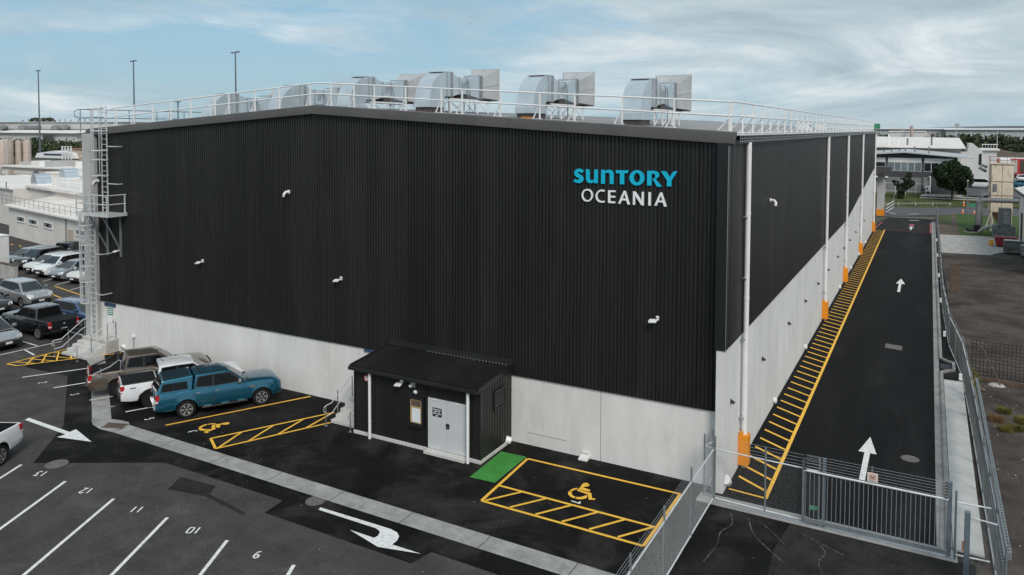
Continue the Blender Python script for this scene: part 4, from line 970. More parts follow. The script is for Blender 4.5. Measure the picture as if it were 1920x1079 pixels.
# ------------------------------------------------------------------ caged ladder and platform
ld = root('caged_ladder', (-35.0, -.6, .75), 'galvanised caged roof ladder with mid platform at the left building corner', 'ladder')
def ladder(x, y, z0, z1, name):
    mb = MB()
    for s in (-1, 1): mb.bar((x + s * .24, y, z0), (x + s * .24, y, z1), .065, .03)
    l = mb.build(name, 'rail_bright', ld)
    z = z0 + .2; f0 = None
    while z < z1 - .05:
        MB().cyl((x - .24, y, z), (x + .24, y, z), .018, 6).build('rung', 'rail_bright', l); z += .30
    return l
def cage(x, y, zs, z0, z1):
    hp = [(x + .30 * math.cos(a) * 1.15, y - .02 - .72 * math.sin(a) ** .8 if math.sin(a) > 0 else y) for a in [math.pi * k / 10 for k in range(11)]]
    for z in zs:
        mb = MB()
        for a, b in zip(hp, hp[1:]): mb.bar((a[0], a[1], z), (b[0], b[1], z), .012, .06)
        mb.build('cage_hoop', 'rail_bright', ld)
    for k in (2, 4, 5, 6, 8):
        MB().bar((hp[k][0], hp[k][1] + .012, z0), (hp[k][0], hp[k][1] + .012, z1), .05, .012).build('cage_bar', 'rail_bright', ld)
ladder(-34.95, -.34, 8.03, 14.0, 'upper_ladder'); cage(-34.95, -.34, (10.1, 11.0, 11.5, 12.6, 13.75), 10.1, 13.75)
ladder(-35.72, -.66, .76, 9.0, 'lower_ladder'); cage(-35.72, -.66, (2.9, 4.1, 5.0, 6.2, 7.3), 2.9, 7.95)
for z in (9.6, 11.7): MB().box(-34.72, -33.75, -.36, -.32, z, z + .05).build('wall_stay', 'rail_bright', ld); 
for z in (9.6, 11.7): MB().box(-33.80, -33.75, -.319, -.066, z, z + .05).build('wall_stay_leg', 'rail_bright', ld)
for z in (3.3, 5.6): MB().box(-35.48, -34.9, -.68, -.64, z, z + .05).build('wall_stay', 'rail_bright', ld); 
for z in (3.3, 5.6): MB().box(-34.95, -34.9, -.639, -.066, z, z + .05).build('wall_stay_leg', 'rail_bright', ld)
pf = MB().box(-35.4, -33.4, -1.25, -.10, 7.95, 8.0).build('platform', 'rail_bright', ld)
MB().box(-36.2, -35.41, -1.25, -1.0, 7.95, 8.0).build('platform_ledge', 'rail_bright', pf)
mb = MB(); mb.box(-36.2, -33.38, -1.28, -1.252, 7.86, 8.06); mb.box(-33.398, -33.37, -1.25, -.1, 7.86, 8.06); mb.box(-36.23, -36.202, -1.28, -.5, 7.86, 8.06); mb.build('toe_board', 'rail_bright', pf)
for (x, y) in ((-36.2, -1.26), (-34.9, -1.26), (-33.42, -1.26), (-33.42, -.2), (-36.2, -.55)): MB().bar((x, y, 8.0), (x, y, 9.05), .055, .055).build('platform_post', 'rail_bright', ld)
for z in (8.55, 9.05):
    MB().tube([(-36.2, -.5, z), (-36.2, -1.26, z), (-33.42, -1.26, z), (-33.42, -.12, z)], .03, 6).build('platform_rail', 'rail_bright', ld)
for x in (-35.15, -33.95):
    MB().bar((x, -.12, 5.5), (x, -.12, 7.95), .09, .09).build('bracket_post', 'gal_post', ld)
    MB().bar((x, -.13, 5.85), (x, -1.2, 7.92), .07, .07).build('bracket_brace', 'gal_post', ld)

# ------------------------------------------------------------------ fences and gate
def chainlink(a, b, z0, z1, pitch, t):
    a = Vector(a); b = Vector(b); L = (b - a).length; d = (b - a) / L; H = z1 - z0; mb = MB()
    k = -H
    n = Vector((-d.y, d.x)) * t
    def P(u, z): q = a + d * u; return Vector((q.x, q.y, z))
    while k < L:
        for s in (1, -1):
            u0, u1 = k, k + H; za, zb_ = (z0, z1) if s > 0 else (z1, z0)
            if u0 < 0: za += (zb_ - za) * (-u0 / H); u0 = 0
            if u1 > L: zb_ = za + (zb_ - za) * ((L - u0) / (u1 - u0)); u1 = L
            if u1 - u0 > .01:
                p, q = P(u0, za), P(u1, zb_); e = Vector((n.x, n.y, 0)); w = Vector((d.x, d.y, 0)) * t * .8
                mb.add([p - w, p + w, p + e, q - w, q + w, q + e], [(0, 1, 4, 3), (1, 2, 5, 4), (2, 0, 3, 5)])
        k += pitch
    return mb
def fence(name, label, pts, h, spacing, pitch, t=.0019, ext=.45, strands=4, post='gal_post', rail=True, wm='wire'):
    r_ = root(name, (pts[0][0], pts[0][1], 0), label, 'fence')
    for a, b in zip(pts, pts[1:]):
        A, B = Vector(a), Vector(b); L = (B - A).length; n = max(1, round(L / spacing))
        for i in range(n + 1):
            if i == n and b != pts[-1]: continue
            p = A.lerp(B, i / n); MB().cyl((p.x, p.y, 0), (p.x, p.y, h + ext), .032, 8).build('post', post, r_, smooth=60)
        if rail:
            for z in (h, .06): MB().cyl((a[0], a[1], z), (b[0], b[1], z), .026, 8).build('rail', 'rail_bright', r_, smooth=60)
        chainlink(a, b, .05, h, pitch, t).build('chain_mesh', wm, r_, kind='stuff')
        if strands:
            mb = MB()
            for k in range(strands): mb.cyl((a[0], a[1], h + .10 + k * ext / strands), (b[0], b[1], h + .10 + k * ext / strands), .004, 4)
            mb.build('strand_wire', 'wire', r_)
    return r_
f1 = fence('chain_link_fence', 'galvanised chain link fence between the building corner and the sliding gate', [(-.36, -.92), (3.02, -1.02)], 1.78, 1.75, .075)
f2 = fence('chain_link_fence', 'galvanised chain link fence running from the corner towards the camera beside the yellow bay', [(-.40, -.98), (-.42, -12.0)], 1.78, 2.75, .075)
f3 = root('fence_frame', (-.75, -.85, 0), 'narrow galvanised pipe frame closing the gap at the building corner', 'fence frame')
for (x, y) in ((-.74, -.84), (-.58, -.35)): MB().cyl((x, y, 0), (x, y, 2.2), .032, 8).build('post', 'gal_post', f3, smooth=60)
MB().tube([(-.40, -.92, 1.78), (-.74, -.84, 1.78), (-.58, -.35, 1.78)], .024, 8).build('rail', 'rail_bright', f3, smooth=60)
MB().tube([(-.40, -.92, .15), (-.74, -.84, .15), (-.58, -.35, .5)], .022, 8).build('rail', 'gal_post', f3, smooth=60)
# sliding gate
gt = root('sliding_gate', (4.9, -1.1, 0), 'grey sliding gate of upright bars across the side lane', 'gate')
gy = -1.14
MB().cyl((2.55, gy, 1.78), (6.62, gy, 1.78), .035, 8).build('top_rail', 'rail_bright', gt, smooth=60)
MB().box(2.55, 6.62, gy - .03, gy + .03, .10, .24).build('bottom_rail', 'gal_post', gt, bevel=.008, seg=1)
bar0 = MB().cyl((2.62, gy, .24), (2.62, gy, 1.76), .0115, 6).build('bar', 'galv', gt)
for i in range(1, 31): piece('bar', bar0, gt, (i * .131, 0, 0))
MB().box(-.2, 6.8, gy - .07, gy + .07, .03, .055).build('track', 'galv', gt)
for i, (x, h_, m_, w_) in enumerate(((3.16, 2.25, 'blue_post', .10), (6.66, 2.30, 'blue_post', .12), (2.55, 2.10, 'gal_post', .07), (6.82, 2.1, 'blue_post', .06))):
    MB().box(x - w_ / 2, x + w_ / 2, gy + .06 if i < 2 else gy - .03, gy + .06 + w_ if i < 2 else gy + .04, .02, h_).build('gate_post', m_, gt, bevel=.006, seg=1)
mb = MB()
for k in range(6): mb.cyl((2.58, gy, 1.85 + k * .09), (6.66, gy, 1.85 + k * .09), .0035, 4)
mb.build('electric_wire', 'wire', gt)
mb = MB()
for x in (2.6, 6.56):
    for k in range(6): mb.cyl((x - .04, gy - .05, 1.85 + k * .09), (x + .05, gy - .05, 1.85 + k * .09), .022, 6)
mb.build('insulator', 'black_plastic', gt)
MB().cyl((4.55, gy, 1.78), (4.55, gy, 2.34), .018, 6).build('wire_stay', 'gal_post', gt)
gs_ = MB().box(4.42, 4.72, gy - .05, gy - .035, 1.85, 2.15).build('warning_sign', 'sign_cream', label='cream prohibition sign hung above the sliding gate', cat='sign')
mb = MB(); cxs, czs = 4.57, 2.02
for k in range(18):
    a0, a1 = 2 * math.pi * k / 18, 2 * math.pi * (k + 1.02) / 18
    mb.bar((cxs + .085 * math.cos(a0), gy - .054, czs + .085 * math.sin(a0)), (cxs + .085 * math.cos(a1), gy - .054, czs + .085 * math.sin(a1)), .005, .022, up=(0, 1, 0))
mb.bar((cxs - .06, gy - .059, czs + .06), (cxs + .06, gy - .059, czs - .06), .004, .02, up=(0, 1, 0)); mb.build('prohibition_ring', 'sign_red', gs_)
mb = MB(); mb.bar((cxs - .05, gy - .064, czs - .03), (cxs + .07, gy - .064, czs + .05), .004, .03, up=(0, 1, 0)); mb.bar((cxs - .03, gy - .068, czs + .02), (cxs + .05, gy - .068, czs - .03), .003, .02, up=(0, 1, 0)); mb.build('pictogram', 'black_plastic', gs_)
mb = MB(); mb.box(4.46, 4.68, gy - .054, gy - .051, 1.885, 1.895); mb.build('sign_print', 'wire_dark', gs_)
mo = root('gate_motor', (2.9, -.8, 0), 'small dark gate motor with green lid behind the sliding gate', 'gate motor')
MB().box(2.68, 2.98, -.95, -.65, .03, .42).build('housing', 'black_plastic', mo, bevel=.03); MB().box(2.70, 2.96, -.93, -.67, .421, .46).build('lid', 'sign_green', mo, bevel=.01)
pg = root('pedestrian_gate', (7.1, -2.0, 0), 'narrow chain link side gate between blue posts beside the sliding gate', 'gate')
MB().box(6.98, 7.12, -2.7, -2.56, 0, 2.2).build('post', 'blue_post', pg, bevel=.008, seg=1)
MB().cyl((7.12, -2.63, 2.05), (7.75, -2.75, 2.05), .02, 8).build('rail', 'rail_bright', pg); MB().cyl((7.12, -2.63, .15), (7.75, -2.75, .15), .02, 8).build('rail', 'rail_bright', pg)
MB().cyl((6.85, -1.05, 1.72), (7.72, -1.0, 1.72), .026, 8).build('rail', 'rail_bright', pg); MB().cyl((6.85, -1.05, .12), (7.72, -1.0, .12), .026, 8).build('rail', 'rail_bright', pg)
chainlink((6.86, -1.05), (7.72, -1.0), .12, 1.72, .075, .0019).build('chain_mesh', 'wire', pg, kind='stuff')
chainlink((7.1, -2.63), (7.75, -2.75), .15, 2.05, .075, .0019).build('chain_mesh', 'wire', pg, kind='stuff')
mb = MB(); mb.box(6.93, 6.978, -2.72, -2.66, 1.1, 1.35); mb.build('latch', 'rust', pg)
# long fence beside the lane
lf = fence('chain_link_fence', 'long galvanised chain link fence between the side lane and the right yard', [(7.86, -4.0), (7.74, 12.0), (7.62, 18.6), (7.16, 24.6), (6.95, 35.0), (6.93, 97.0)], 1.75, 2.9, .10, .0034, .35, 3, wm='wire_long')
# slotted steel channels along the near part of the long fence
for i, (x, z, lab) in enumerate(((7.84, 1.30, 'lower slotted steel channel fixed along the near end of the long fence'), (7.93, 1.75, 'upper slotted steel channel fixed along the near end of the long fence'))):
    r_ = root('slotted_channel', (x, 4, z), lab, 'steel channel')
    MB().box(x - .05, x + .05, -4.0, 11.8, z, z + .20).build('channel', 'gal_post', r_)
    mb = MB()
    for k in range(86): mb.box(x - .053, x + .053, -3.9 + k * .182, -3.82 + k * .182, z + .07, z + .13); mb.box(x - .025, x + .025, -3.9 + k * .182, -3.82 + k * .182, z + .17, z + .202)
    mb.build('slots', 'black_plastic', r_, kind='stuff')
wt_ = MB().box(7.83, 7.85, -1.0, -.75, 1.55, 1.70).build('warning_tag', 'yellow_line', label='small yellow warning tag on the near end of the long fence', cat='sign')
MB().box(7.826, 7.829, -.94, -.80, 1.59, 1.66).build('tag_mark', 'black_plastic', wt_)
for i, (x, y) in enumerate(((7.63, 17.5), (7.05, 26.5), (6.95, 37), (6.93, 48), (6.92, 60), (6.92, 72))):
    MB().box(x - .17, x - .03, y - .12, y + .12, .12, .42).build('junction_box', 'white_metal', bevel=.015, label='white junction box low on the long fence, %s from the near end' % ORD[i], cat='junction box', group='junction boxes on the long fence')
tp = root('timber_post_panel', (7.9, 48, 0), 'dark brown timber board standing behind the long fence', 'timber board')
MB().box(7.55, 8.15, 42.0, 42.12, 0, 2.3).build('board', 'timber_panel', tp)
for x in (7.6, 8.1): MB().box(x - .04, x + .04, 42.13, 42.21, 0, 2.2).build('batten', 'wood', tp)

# ------------------------------------------------------------------ vehicles
def lerp_tab(tab, x):
    if x <= tab[0][0]: return tab[0][1:]
    for a, b in zip(tab, tab[1:]):
        if x <= b[0]:
            t = (x - a[0]) / (b[0] - a[0]) if b[0] > a[0] else 0
            return tuple(p + (q - p) * t for p, q in zip(a[1:], b[1:]))
    return tab[-1][1:]
_wheel_cache = {}
def wheel_meshes(r, w, style):
    key = (round(r, 3), style)
    if key in _wheel_cache: return _wheel_cache[key]
    rr = r * .67
    ty = MB().lathe([(rr, -w / 2 + .01), (r * .90, -w / 2), (r * .98, -w / 2 + .03), (r, -w / 2 + .06), (r, w / 2 - .06), (r * .98, w / 2 - .03), (r * .90, w / 2), (rr, w / 2 - .01), (rr, -w / 2 + .01)], 28, axis='y')
    rim = MB(); rim.lathe([(rr * 1.01, w / 2 - .012), (rr * .93, w / 2 - .008), (rr * .90, w / 2 - .05), (rr * .3, w / 2 - .085), (.001, w / 2 - .085)], 24, axis='y', mi=1)
    ns = {'six': 6, 'black': 6, 'five': 5, 'multi': 9}[style]
    for k in range(ns):
        a = 2 * math.pi * k / ns; ca, sa = math.cos(a), math.sin(a)
        rim.bar((ca * rr * .12, w / 2 - .03, sa * rr * .12), (ca * rr * .94, w / 2 - .02, sa * rr * .94), rr * (.30 if ns < 9 else .17), .03, up=(0, 1, 0))
    rim.lathe([(rr * .99, w / 2 - .03), (rr * .99, w / 2 - .002), (rr * .90, w / 2 - .002), (rr * .90, w / 2 - .03)], 24, axis='y')
    rim.cyl((0, w / 2 - .06, 0), (0, w / 2 - .005, 0), rr * .2, 12)
    _wheel_cache[key] = (ty, rim); return ty, rim
def vehicle(name, label, cat, paint, S, loc, yaw, group=None):
    L, W = S['L'], S['W']; r_ = root(name, (loc[0], loc[1], 0), label, cat, group, rz=yaw); OFF[r_.name] = Vector((0, 0, 0))
    rw = S['rw']; ax = S['axles']; zb0 = S.get('clear', .30); RA = rw + S.get('arch', .07)
    tray = S.get('tray')            # (x0, x1, floor z)
    top = S['top']
    xs = set([-L / 2 + L * i / 46 for i in range(47)])
    for a in ax:
        for k in range(13): xs.add(a - RA + 2 * RA * k / 12)
        xs.add(a - RA - .004); xs.add(a + RA + .004)
    if tray:
        for e in (tray[0], tray[1]): xs.add(e - .004); xs.add(e + .004)
    xs = sorted(x for x in xs if -L / 2 <= x <= L / 2)
    def hw(x):
        e = S.get('round', .38); d = max(0, abs(x) - (L / 2 - e)) / e; k = S.get('kf', .22) if x > 0 else S.get('kr', .10)
        return W / 2 * (1 - k * d ** 2.4)
    def ysurf(x, z): return hw(x) * (1 - .10 * ((z - .72) / .55) ** 2 * (1 if z > .72 else .7))
    def zbot(x):
        z = zb0
        for a in ax:
            dx = abs(x - a)
            if dx < RA: z = max(z, rw + math.sqrt(max(0, RA * RA - dx * dx)))
        de = max(0, abs(x) - (L / 2 - .55)) / .55
        return max(z, zb0 + S.get('droop', .14) * de ** 1.5)
    P, fs, ms = [], [], []; nh = 10
    for x in xs:
        ze, zc = lerp_tab(top, x); zb = zbot(x); w = hw(x); we = ysurf(x, ze) * .985
        half = [(0, zb), (w * .72, zb), (ysurf(x, zb) * .985, zb)]
        for t in (.12, .38, .68, .9): z = zb + (ze - zb) * t; half.append((ysurf(x, z) + (.012 if t < .2 else 0), z))
        if tray and tray[0] <= x <= tray[1]: half += [(we, ze), (we - .075, ze), (we - .08, tray[2]), (0, tray[2])]
        else: half += [(we, ze), (we * .93, ze + (zc - ze) * .45), (we * .55, ze + (zc - ze) * .85), (0, zc)]
        nh = len(half)
        ring = half + [(-y, z) for (y, z) in half[-2:0:-1]]
        P += [(x, y, z) for (y, z) in ring]
    n = 2 * nh - 2
    for i in range(len(xs) - 1):
        xm = (xs[i] + xs[i + 1]) / 2
        for k in range(n):
            f = (i * n + k, i * n + (k + 1) % n, (i + 1) * n + (k + 1) % n, (i + 1) * n + k)
            kk = k if k < nh - 1 else n - 1 - k
            mi = 1 if kk < 2 else 0
            if kk == 2 and S.get('cladding'): mi = 1
            if tray and tray[0] <= xm <= tray[1] and kk >= nh - 3: mi = 2
            if tray and (abs(xm - tray[0]) < .006 or abs(xm - tray[1]) < .006) and kk >= nh - 3: mi = 2
            fs.append((f, mi))
    mb = MB(); mb.v = P
    for f, mi in fs: mb.f.append(f[::-1]); mb.m.append(mi)
    mb.f.append(tuple(range(n))); mb.m.append(0); mb.f.append(tuple(range((len(xs) - 1) * n, len(xs) * n))[::-1]); mb.m.append(0)
    # flip so normals face out
    body = mb.build('body', [paint, 'black_plastic', 'black_plastic'], r_, local=True)
    bm = bmesh.new(); bm.from_mesh(body.data); bmesh.ops.recalc_face_normals(bm, faces=bm.faces); bm.to_mesh(body.data); bm.free()
    body.data.polygons.foreach_set('use_smooth', [True] * len(body.data.polygons)); body.data.set_sharp_from_angle(angle=R(32))
    # cabin
    xb0, xr0, xr1, xb1 = S['cab']; zr = S['H']; zbl = S['belt']; wb = ysurf((xb0 + xb1) / 2, zbl) * .975; wr = S.get('wr', wb * .80)
    zbz = zbl - .06
    cb = MB(); xm = (xr0 + xr1) / 2
    p = [(xb0, wb * .90, zbz), (xb0, -wb * .90, zbz), (xb0 - .25, -wb, zbz), (xb1 + .1, -wb, zbz), (xb1, -wb * .92, zbz), (xb1, wb * .92, zbz), (xb1 + .1, wb, zbz), (xb0 - .25, wb, zbz)]
    q = [(xr0, wr * .88, zr - .045), (xr0, -wr * .88, zr - .045), (xr0 - .2, -wr, zr - .03), (xr1 + .08, -wr, zr - .05), (xr1, -wr * .92, zr - .06), (xr1, wr * .92, zr - .06), (xr1 + .08, wr, zr - .05), (xr0 - .2, wr, zr - .03)]
    t_ = [(xr0 - .25, wr * .7, zr - .008), (xr0 - .25, -wr * .7, zr - .008), (xm, -wr * .72, zr), (xr1 + .3, -wr * .7, zr - .012), (xr1 + .3, wr * .7, zr - .012), (xm, wr * .72, zr)]
    cb.add(p + q + t_, [(i, (i + 1) % 8, 8 + (i + 1) % 8, 8 + i) for i in range(8)] + [(8, 9, 17, 16), (9, 10, 17), (10, 11, 19, 18, 17), (11, 12, 19), (12, 13, 20, 19), (13, 14, 20), (14, 15, 16, 21, 20), (15, 8, 16), (16, 17, 18, 21), (21, 18, 19, 20)])
    cabin = cb.build('cabin', S.get('roof_paint', paint), r_, local=True, bevel=.035, seg=2)
    bm = bmesh.new(); bm.from_mesh(cabin.data); bmesh.ops.recalc_face_normals(bm, faces=bm.faces); bm.to_mesh(cabin.data); bm.free()
    cabin.data.polygons.foreach_set('use_smooth', [True] * len(cabin.data.polygons)); cabin.data.set_sharp_from_angle(angle=R(38))
    def ycab(z): t = (z - zbz) / (zr - .03 - zbz); return wb + (wr - wb) * t
    wins = S['windows']; fw_, lw_ = wins[0], wins[-1]
    band = [(fw_[0][0] + .10, fw_[0][1] - .035), (fw_[1][0] + .07, fw_[1][1] + .03), (fw_[2][0], fw_[2][1] + .035), (lw_[1][0], lw_[1][1] + .035), (lw_[2][0] - .05, lw_[2][1] + .03), (lw_[3][0] - .07, lw_[3][1] - .03), (fw_[3][0], fw_[3][1] - .04)]
    for s in (1, -1):
        pts = [(x, s * (ycab(z) + .006), z) for (x, z) in band]
        MB().poly(pts[::-1] if s > 0 else pts).build('window_surround', 'black_plastic', r_, local=True)
    for poly in S['windows']:
        for s in (1, -1):
            pts = [(x, s * (ycab(z) + .011), z) for (x, z) in poly]
            if s > 0: pts = pts[::-1]
            MB().poly(pts).build('side_window', 'car_glass', r_, local=True)
    # screens
    def screen(nm, xa, xb_, wa, wtop, za, zb_, m, off):
        d = Vector((xb_ - xa, 0, zb_ - za)).normalized(); nn = Vector((-d.z, 0, d.x)) * (1 if off < 0 else -1)
        if off > 0: nn = Vector((d.z, 0, -d.x))
        nn = nn * .012
        def pt(t, y): return (xa + (xb_ - xa) * t + nn.x, y, za + (zb_ - za) * t + nn.z)
        pts = [pt(.12, wa * .93), pt(.12, -wa * .93), pt(.92, -wtop * .90), pt(.92, wtop * .90)]
        return MB().poly(pts).build(nm, m, r_, local=True)
    screen('windscreen', xb0, xr0, wb * .90, wr * .88, zbz, zr - .045, 'windscreen_glass', 1)
    screen('rear_window', xb1, xr1, wb * .92, wr * .92, zbz, zr - .06, 'car_glass', -1)
    # wheels
    ty, rim = wheel_meshes(rw, .25, S.get('rim', 'five'))
    for a in ax:
        for s in (1, -1):
            k = 'w%s%s' % (S.get('rim', 'five'), round(rw, 3))
            wv = MB(); wv.v, wv.f, wv.m = ty.v, ty.f, ty.m
            o = wv.build('wheel', 'rubber', r_, local=True, smooth=40); o.location = (a, s * (W / 2 - .14), rw)
            if s < 0: o.rotation_euler = (0, 0, math.pi)
            rv = MB(); rv.v, rv.f, rv.m = rim.v, rim.f, rim.m
            rv.build('rim', [S.get('rim_mat', 'alloy'), 'black_plastic'], o, local=True, smooth=30)
    xe = L / 2
    zf = lerp_tab(top, xe - .25)[0]
    # lamps, grille, bumper, plates, mirrors, handles
    for s in (1, -1):
        hz = S.get('hz', zf - .12); y0, y1 = s * W * .27, s * (W / 2 * .90)
        mb = MB(); mb.prism([(xe - .07, y0, hz - .10), (xe - .21, y1, hz - .06), (xe - .30, y1, hz + .13), (xe - .10, y0, hz + .07)], (.07, 0, 0)); mb.build('headlight', 'lamp_clear', r_, local=True, bevel=.012)
        tz = S.get('tz', zf - .1); th = S.get('th', .34); wt2 = ysurf(-xe, tz)
        mb = MB(); mb.box(-xe - .012, -xe + .16, min(s * (wt2 - .13), s * (wt2 + .022)), max(s * (wt2 - .13), s * (wt2 + .022)), tz - th / 2, tz + th / 2); tl = mb.build('tail_light', 'tail_red', r_, local=True, bevel=.02)
        MB().box(-xe - .018, -xe + .10, min(s * (wt2 - .12), s * (wt2 + .026)), max(s * (wt2 - .12), s * (wt2 + .026)), tz - th * .30, tz - th * .12).build('reverse_lens', 'lamp_clear', tl, local=True)
        mx = xb0 - .42; my = s * (wb + .10)
        mb = MB(); mb.box(mx - .06, mx + .07, my - .12, my + .12, zbl + .02, zbl + .19); mb.build('mirror', S.get('mirror', paint), r_, local=True, bevel=.035)
        for hx in S.get('handles', ()):
            hzz = zbl - .16; yy_ = ysurf(hx, hzz)
            mb = MB(); mb.bar((hx - .1, s * (yy_ + .018), hzz), (hx + .1, s * (yy_ + .018), hzz), .03, .035, up=(0, 0, 1)); mb.build('door_handle', S.get('trim', paint), r_, local=True, bevel=.008)
        mb = MB()
        for sx_ in S.get('seams', ()):
            zs_ = [zb0 + .12 + (zbl - zb0 - .14) * t / 6 for t in range(7)]
            for za, zb2 in zip(zs_, zs_[1:]):
                mb.poly([(sx_ - .008, s * (ysurf(sx_, za) + .006), za), (sx_ + .008, s * (ysurf(sx_, za) + .006), za), (sx_ + .008, s * (ysurf(sx_, zb2) + .006), zb2), (sx_ - .008, s * (ysurf(sx_, zb2) + .006), zb2)])
        if S.get('seams'): mb.build('door_seam', 'black_plastic', r_, local=True)
        if S.get('flare'):
            for a in ax:
                mb = MB(); ar = [math.pi * k / 14 for k in range(15)]
                for k in range(14):
                    pp = []
                    for (an, rr, o_) in ((ar[k], RA - .01, .02), (ar[k + 1], RA - .01, .02), (ar[k + 1], RA + .07, .006), (ar[k], RA + .07, .006)):
                        X_, Z_ = a + rr * math.cos(an), rw + rr * math.sin(an); Z_ = max(Z_, zb0 + .02)
                        pp.append((X_, s * (ysurf(X_, Z_) + o_), Z_))
                    mb.poly(pp if s < 0 else pp[::-1])
                mb.build('arch_flare', S['flare'], r_, local=True, smooth=60)
        if S.get('sidestep'):
            st = MB(); st.tube([(ax[0] + RA + .15, s * (W / 2 - .02), .38), (ax[1] - RA - .15, s * (W / 2 - .02), .38)], .045, 8); so = st.build('side_step', 'black_plastic', r_, local=True)
            mb = MB()
            for t in (.12, .5, .86): xx = ax[0] + RA + .15 + (ax[1] - ax[0] - 2 * RA - .3) * t; mb.box(xx - .16, xx + .16, s * (W / 2 - .02) - .05, s * (W / 2 - .02) + .05, .42, .435)
            mb.build('step_pad', 'chrome', so, local=True)
    gz = S.get('gz', zf - .22)
    MB().box(xe - .05, xe + .012, -W * .26, W * .26, gz - .12, gz + .10).build('grille', S.get('grille', 'black_plastic'), r_, local=True, bevel=.02)
    mb = MB()
    for k in range(3): mb.box(xe + .005, xe + .022, -W * .24, W * .24, gz - .085 + k * .07, gz - .065 + k * .07)
    mb.build('grille_bar', S.get('grille_bar', 'chrome'), r_, local=True)
    MB().box(xe - .16, xe + .035, -W * .36, W * .36, zb0 + .12, zb0 + .36).build('lower_bumper', 'black_plastic', r_, local=True, bevel=.03)
    MB().box(xe + .036, xe + .045, -.18, .18, zb0 + .22, zb0 + .33).build('number_plate', 'plate', r_, local=True)
    mb = MB(); mb.box(-xe - .09, -xe + .02, -W * .44, W * .44, zb0 + .10, zb0 + .26); mb.build('rear_bumper', S.get('rbump', 'black_plastic'), r_, local=True, bevel=.03)
    MB().box(-xe - .10 if S.get('plate_low') else -xe - .016, -xe - .09 if S.get('plate_low') else -xe - .004, -.18, .18, S.get('pz', .72), S.get('pz', .72) + .11).build('number_plate', 'plate', r_, local=True)
    MB().box(xb0 - .02, xb0 + .10, -wb * .78, wb * .78, zbl - .015, zbl + .006).build('cowl', 'black_plastic', r_, local=True)
    if S.get('rails'):
        for s in (1, -1): MB().tube([(xr0 - .35, s * wr * .9, zr + .0), (xr0 - .5, s * wr * .9, zr + .04), (xr1 + .35, s * wr * .9, zr + .03), (xr1 + .2, s * wr * .9, zr - .02)], .018, 6).build('roof_rail', S['rails'], r_, local=True)
    if S.get('antenna'): MB().cyl((xr1 + .25, 0, zr - .01), (xr1 + .12, 0, zr + .09), .02, 6, r2=.008).build('antenna', 'black_plastic', r_, local=True)
    return r_, ysurf
def ute_spec(**k):
    S = dict(L=5.34, W=1.88, H=1.85, rw=.40, axles=(-1.44, 1.78), clear=.44, belt=1.22, cab=(1.22, .40, -1.05, -1.16), wr=.71, arch=.085,
             top=[(-2.67, 1.20, 1.20), (-1.17, 1.23, 1.23), (-1.14, 1.20, 1.22), (1.0, 1.17, 1.22), (1.25, 1.165, 1.235), (1.9, 1.15, 1.235), (2.3, 1.13, 1.215), (2.5, 1.10, 1.18), (2.6, 1.05, 1.12), (2.67, .98, 1.03)],
             windows=[[(.93, 1.29), (.34, 1.715), (-.26, 1.72), (-.26, 1.275)], [(-.34, 1.275), (-.34, 1.72), (-.90, 1.70), (-1.0, 1.33)]],
             handles=(-.14, -.94), seams=(1.0, -.30, -1.12), rim='six', kr=.04, kf=.13, round=.42, tz=.99, th=.40, hz=.98, gz=.86, droop=.07, pz=.66, rbump='chrome', antenna=True, trim='chrome', mirror='chrome')
    S.update(k); return S
hd_ = R(59.0)
# teal ute with canopy
S = ute_spec(flare='paint_teal', sidestep=True, mirror='chrome')
ut, ys_ = vehicle('pickup_truck', 'teal double cab ute with matching hard canopy parked nearest the wall bay', 'ute', 'paint_teal', S, (-22.55, -3.18), hd_, 'utes parked against the front wall')
mb = MB(); wq, wt3 = .87, .72; z0, z1 = 1.19, 1.80
mb.add([(-1.20, wq, z0), (-1.20, -wq, z0), (-2.66, -wq, z0), (-2.66, wq, z0), (-1.12, wt3, z1 + .02), (-1.12, -wt3, z1 + .02), (-2.38, -wt3, z1 - .06), (-2.38, wt3, z1 - .06), (-1.14, wt3 * .6, z1 + .05), (-1.14, -wt3 * .6, z1 + .05), (-2.3, -wt3 * .6, z1 - .03), (-2.3, wt3 * .6, z1 - .03)],
       [(0, 1, 5, 9, 8, 4), (1, 2, 6, 5), (2, 3, 7, 11, 10, 6), (3, 0, 4, 7), (4, 8, 11, 7), (8, 9, 10, 11), (9, 5, 6, 10), (3, 2, 1, 0)])
cp = mb.build('canopy', 'paint_teal', ut, local=True, bevel=.03)
bm = bmesh.new(); bm.from_mesh(cp.data); bmesh.ops.recalc_face_normals(bm, faces=bm.faces); bm.to_mesh(cp.data); bm.free()
MB().add([(-1.28, wt3 * .97, z1 + .03), (-1.28, -wt3 * .97, z1 + .03), (-2.36, -wt3 * .97, z1 - .035), (-2.36, wt3 * .97, z1 - .035), (-1.28, wt3 * .9, z1 + .058), (-1.28, -wt3 * .9, z1 + .058), (-2.34, -wt3 * .9, z1 - .015), (-2.34, wt3 * .9, z1 - .015)], [(4, 5, 6, 7), (0, 4, 7, 3), (1, 2, 6, 5), (0, 1, 5, 4), (2, 3, 7, 6)]).build('canopy_roof', 'canopy_teal', cp, local=True)
mb = MB(); mb.box(-.85, .18, -.66, .66, 1.812, 1.835); mb.build('roof_panel', 'canopy_teal', ut, local=True, bevel=.01)
for k in range(5):
    yk = -.5 + k * .25
    MB().bar((-1.3, yk, z1 + .064), (-2.3, yk, z1 - .002), .05, .014).build('canopy_rib', 'canopy_teal', cp, local=True)
    MB().bar((.12, yk, 1.838), (-.8, yk, 1.838), .05, .014).build('roof_rib', 'canopy_teal', ut, local=True)
def ycp(z): return wq + (wt3 - wq) * (z - z0) / (z1 - z0)
